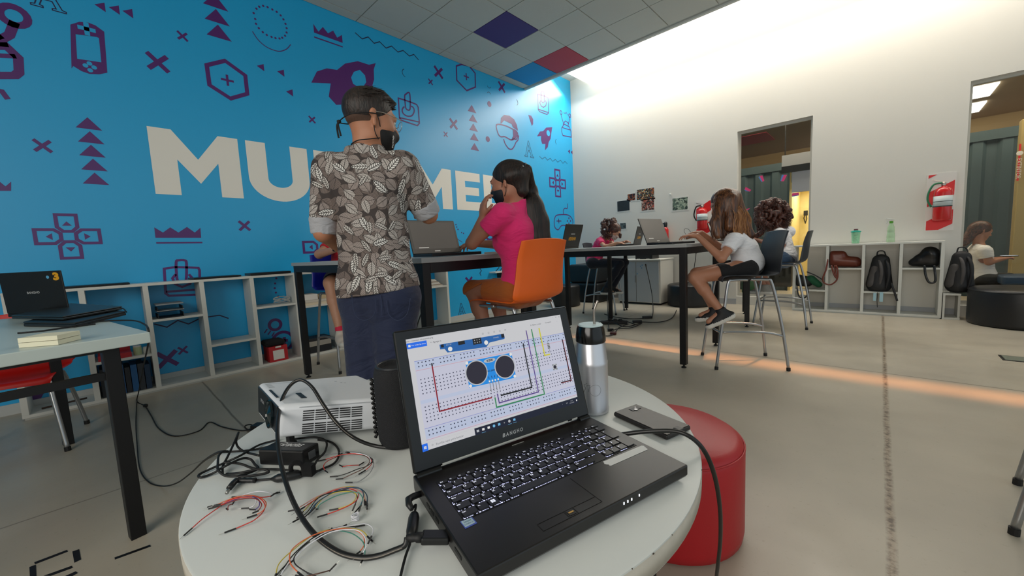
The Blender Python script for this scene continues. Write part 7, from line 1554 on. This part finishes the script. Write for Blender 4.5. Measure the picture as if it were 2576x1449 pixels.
# ---- the curly haired person at the far bar table
cJ = dict(head=P(1936, 546, 4.86), hd=Vector((-.85, -.1, -.6)), hu=Vector((-.5, 0, .85)), neck=P(1958, 578, 4.76), pelvis=P(1972, 648, 4.62), sL=P(1962, 590, 4.56), sR=P(1985, 583, 4.86), eL=P(1957, 622, 4.52), wL=P(1912, 606, 4.76), eR=P(1950, 618, 4.95), wR=P(1905, 604, 5.05),
          hL=P(1964, 652, 4.55), hR=P(1980, 650, 4.74), kL=P(1892, 668, 4.82), kR=P(1905, 664, 5.0), aL=P(1924, 724, 4.68), aR=P(1934, 724, 4.84), dL=Vector((.0, 0, -1)))
for S in 'LR': cJ['t'+S] = cJ['a'+S]+Vector((-.14, .0, -.05))
HB4 = hairm('curly_brown_hair', '#24130f', '#6a3a2c', (60, 60, 60), .4)
def curly(c_px, rx, ry, D_, n, hm_, rad=.03, seed=1, drop=None):
    def fn(root, L, M, s, f, u, k, J):
        rg_ = random.Random(seed); pr = [el(L(0, -.018, .026), (.090*k, .108*k, .100*k), M, .02)]
        for i in range(n):
            a = rg_.random()*2*math.pi; q = math.sqrt(rg_.random()); px, py = c_px[0]+rx*q*math.cos(a), c_px[1]+ry*q*math.sin(a); c_ = P(px, py, D_+rg_.uniform(-.09, .10)); r_ = rad*rg_.uniform(.6, 1.1); pr.append(rc(c_, c_+Vector((rg_.uniform(-.02, .02), rg_.uniform(-.02, .02), rg_.uniform(-.04, .0))), r_, r_*.8, .008))
        if drop: 
            for (x, y, d_) in drop: c_ = P(x, y, d_); pr.append(rc(c_, c_-ZZ*.04, .024, .018, .012))
        ho = sobj('hair', pr, .007, hm_, root, cuts=[(L(0, .088*k, .0), f, .055)])
        cm_ = MB()
        for i in range(int(n*1.5)):
            a = rg_.random()*2*math.pi; q = rg_.uniform(.75, 1.05); px, py = c_px[0]+rx*q*math.cos(a), c_px[1]+ry*q*math.sin(a); p0 = P(px, py, D_+rg_.uniform(-.12, .05)); ph_ = rg_.random()*6
            cm_.tube([p0+Vector((.010*math.cos(ph_+j*1.2), .010*math.sin(ph_+j*1.2), -.010*j)) for j in range(10)], [.0024]*9+[.0008], 4)
        obj('curls', cm_, hm_, ho, smooth=True)
    return fn
person('person with bushy dark curly hair in white T-shirt by the window', cJ, SK2, curly((1945, 536), 45, 35, 4.78, 300, HB4, .028, 2, [(1905, 560, 4.85), (1908, 575, 4.85), (1912, 585, 4.82), (1900, 550, 4.85), (1918, 580, 4.8), (1904, 590, 4.83)]), shirt_m=WT, sleeve=.5, pants_m=cloth('light_denim', '#39516e', 8), pants_to=.7, shoe_m=(mat('sneaker_grey', '#8f8a82', .6), mat('sole_white', '#cfccc4', .6)), h=.0075, k=1.0, girth=.98)

# ---- the girl in the far corner
aJ = dict(head=P(1546, 581, 5.72), hd=Vector((.85, -.10, -.62)), hu=Vector((.55, 0, .83)), neck=P(1519, 596, 5.86), pelvis=P(1494, 655, 5.98), sL=P(1530, 604, 5.98), sR=P(1508, 608, 5.70), eR=P(1522, 621, 5.50), wR=P(1554, 611, 5.42), eL=P(1545, 616, 5.85), wL=P(1572, 609, 5.60),
          hL=P(1500, 660, 6.03), hR=P(1490, 662, 5.86), kR=P(1560, 664, 5.56), kL=P(1572, 660, 5.72), aR=P(1523, 728, 5.56), aL=P(1541, 726, 5.68), dR=Vector((0, 0, -1)))
for S in 'LR': aJ['t'+S] = aJ['a'+S]+Vector((.14, .02, -.05))
HB5 = hairm('brown_wavy_hair', '#2c1a15', '#6a463a', (60, 60, 40), .4)
person('person in pink T-shirt and white mask bent over the farthest table', aJ, SK3, curly((1534, 570), 22, 22, 5.78, 90, HB5, .024, 4, [(1560, 590, 5.6), (1524, 585, 5.75), (1518, 582, 5.78)]), shirt_m=PINKC, sleeve=.5, pants_m=cloth('dark_leggings', '#0d1120', 8), pants_to=2.0, shoe_m=(mat('sneaker_black', '#141416', .6), mat('sole_white', '#cfccc4', .6)), mask=mat('mask_floral', '#c9bab6', .8, noise=.3, nscale=60), h=.0075, k=.92, girth=.88,
       hands={'R': (Vector((.95, .2, -.15)), -ZZ, Vector((0, 1, 0)), .7)})
# ---- the person behind the right window
pd = Vector((.93, .36, 0)); pJ = dict(head=P(2468, 580, 5.05), hd=pd-ZZ*.35, hu=ZZ+pd*.2, neck=P(2462, 612, 5.05), pelvis=P(2468, 694, 5.1), sL=P(2452, 628, 5.22), sR=P(2478, 632, 4.92), eR=P(2488, 660, 4.90), wR=P(2520, 652, 4.9), eL=P(2495, 655, 5.15), wL=P(2520, 650, 5.02), hL=P(2462, 700, 5.2), hR=P(2478, 702, 5.02), kR=P(2538, 700, 4.96), kL=P(2535, 700, 5.1), aR=P(2520, 750, 5.0), aL=P(2515, 750, 5.15))
for S in 'LR': pJ['t'+S] = pJ['a'+S]+pd*.14-ZZ*.05
def lng(root, L, M, s, f, u, k, J): sobj('hair', [el(L(0, -.018, .026), (.085, .106, .098), M, .02), rc(L(0, -.06, 0), L(0, -.10, -.20), .065, .05, .04)], .008, HB4, root, cuts=[(L(0, .066, .03), f-u*.3, .10)])
person('person in white T-shirt looking at a phone behind the right window', pJ, SK2, lng, shirt_m=WT, sleeve=.6, pants_m=BS, pants_to=2.0, shoe_m=(mat('sneaker_black', '#141416', .6), mat('sole_white', '#cfccc4', .6)), h=.008, k=1.0, girth=1.0)
hp_ = thing('phone', 'phone held by the person behind the right window', 'phone', P(2540, 645, 4.92)); Mx = Matrix.Rotation(-.5, 3, 'Y'); obj('case', MB().box(P(2538, 644, 4.95), (.14, .07, .01), .35), BLK, hp_, bevel=.002); obj('screen', MB().box(P(2538, 644, 4.95)+ZZ*.006, (.13, .06, .002), .35), mat('phone_glow', '#b9c2cc', .3, emit=.8), hp_)
st_ = thing('stool', 'round dark stool under the person behind the right window', 'stool', (pJ['pelvis'].x, pJ['pelvis'].y, 0)); q = pJ['pelvis']; obj('seat', MB().lathe([(.20, q.z-.19), (.21, q.z-.16), (.20, q.z-.12), (0, q.z-.12)], (q.x+.02, q.y, 0), 24), BLKL, st_); obj('stool_base', MB().lathe([(.18, 0), (.18, .02), (.03, .04), (.03, q.z-.19)], (q.x+.02, q.y, 0), 24), BLK, st_)
# tidy-up: nothing without a label
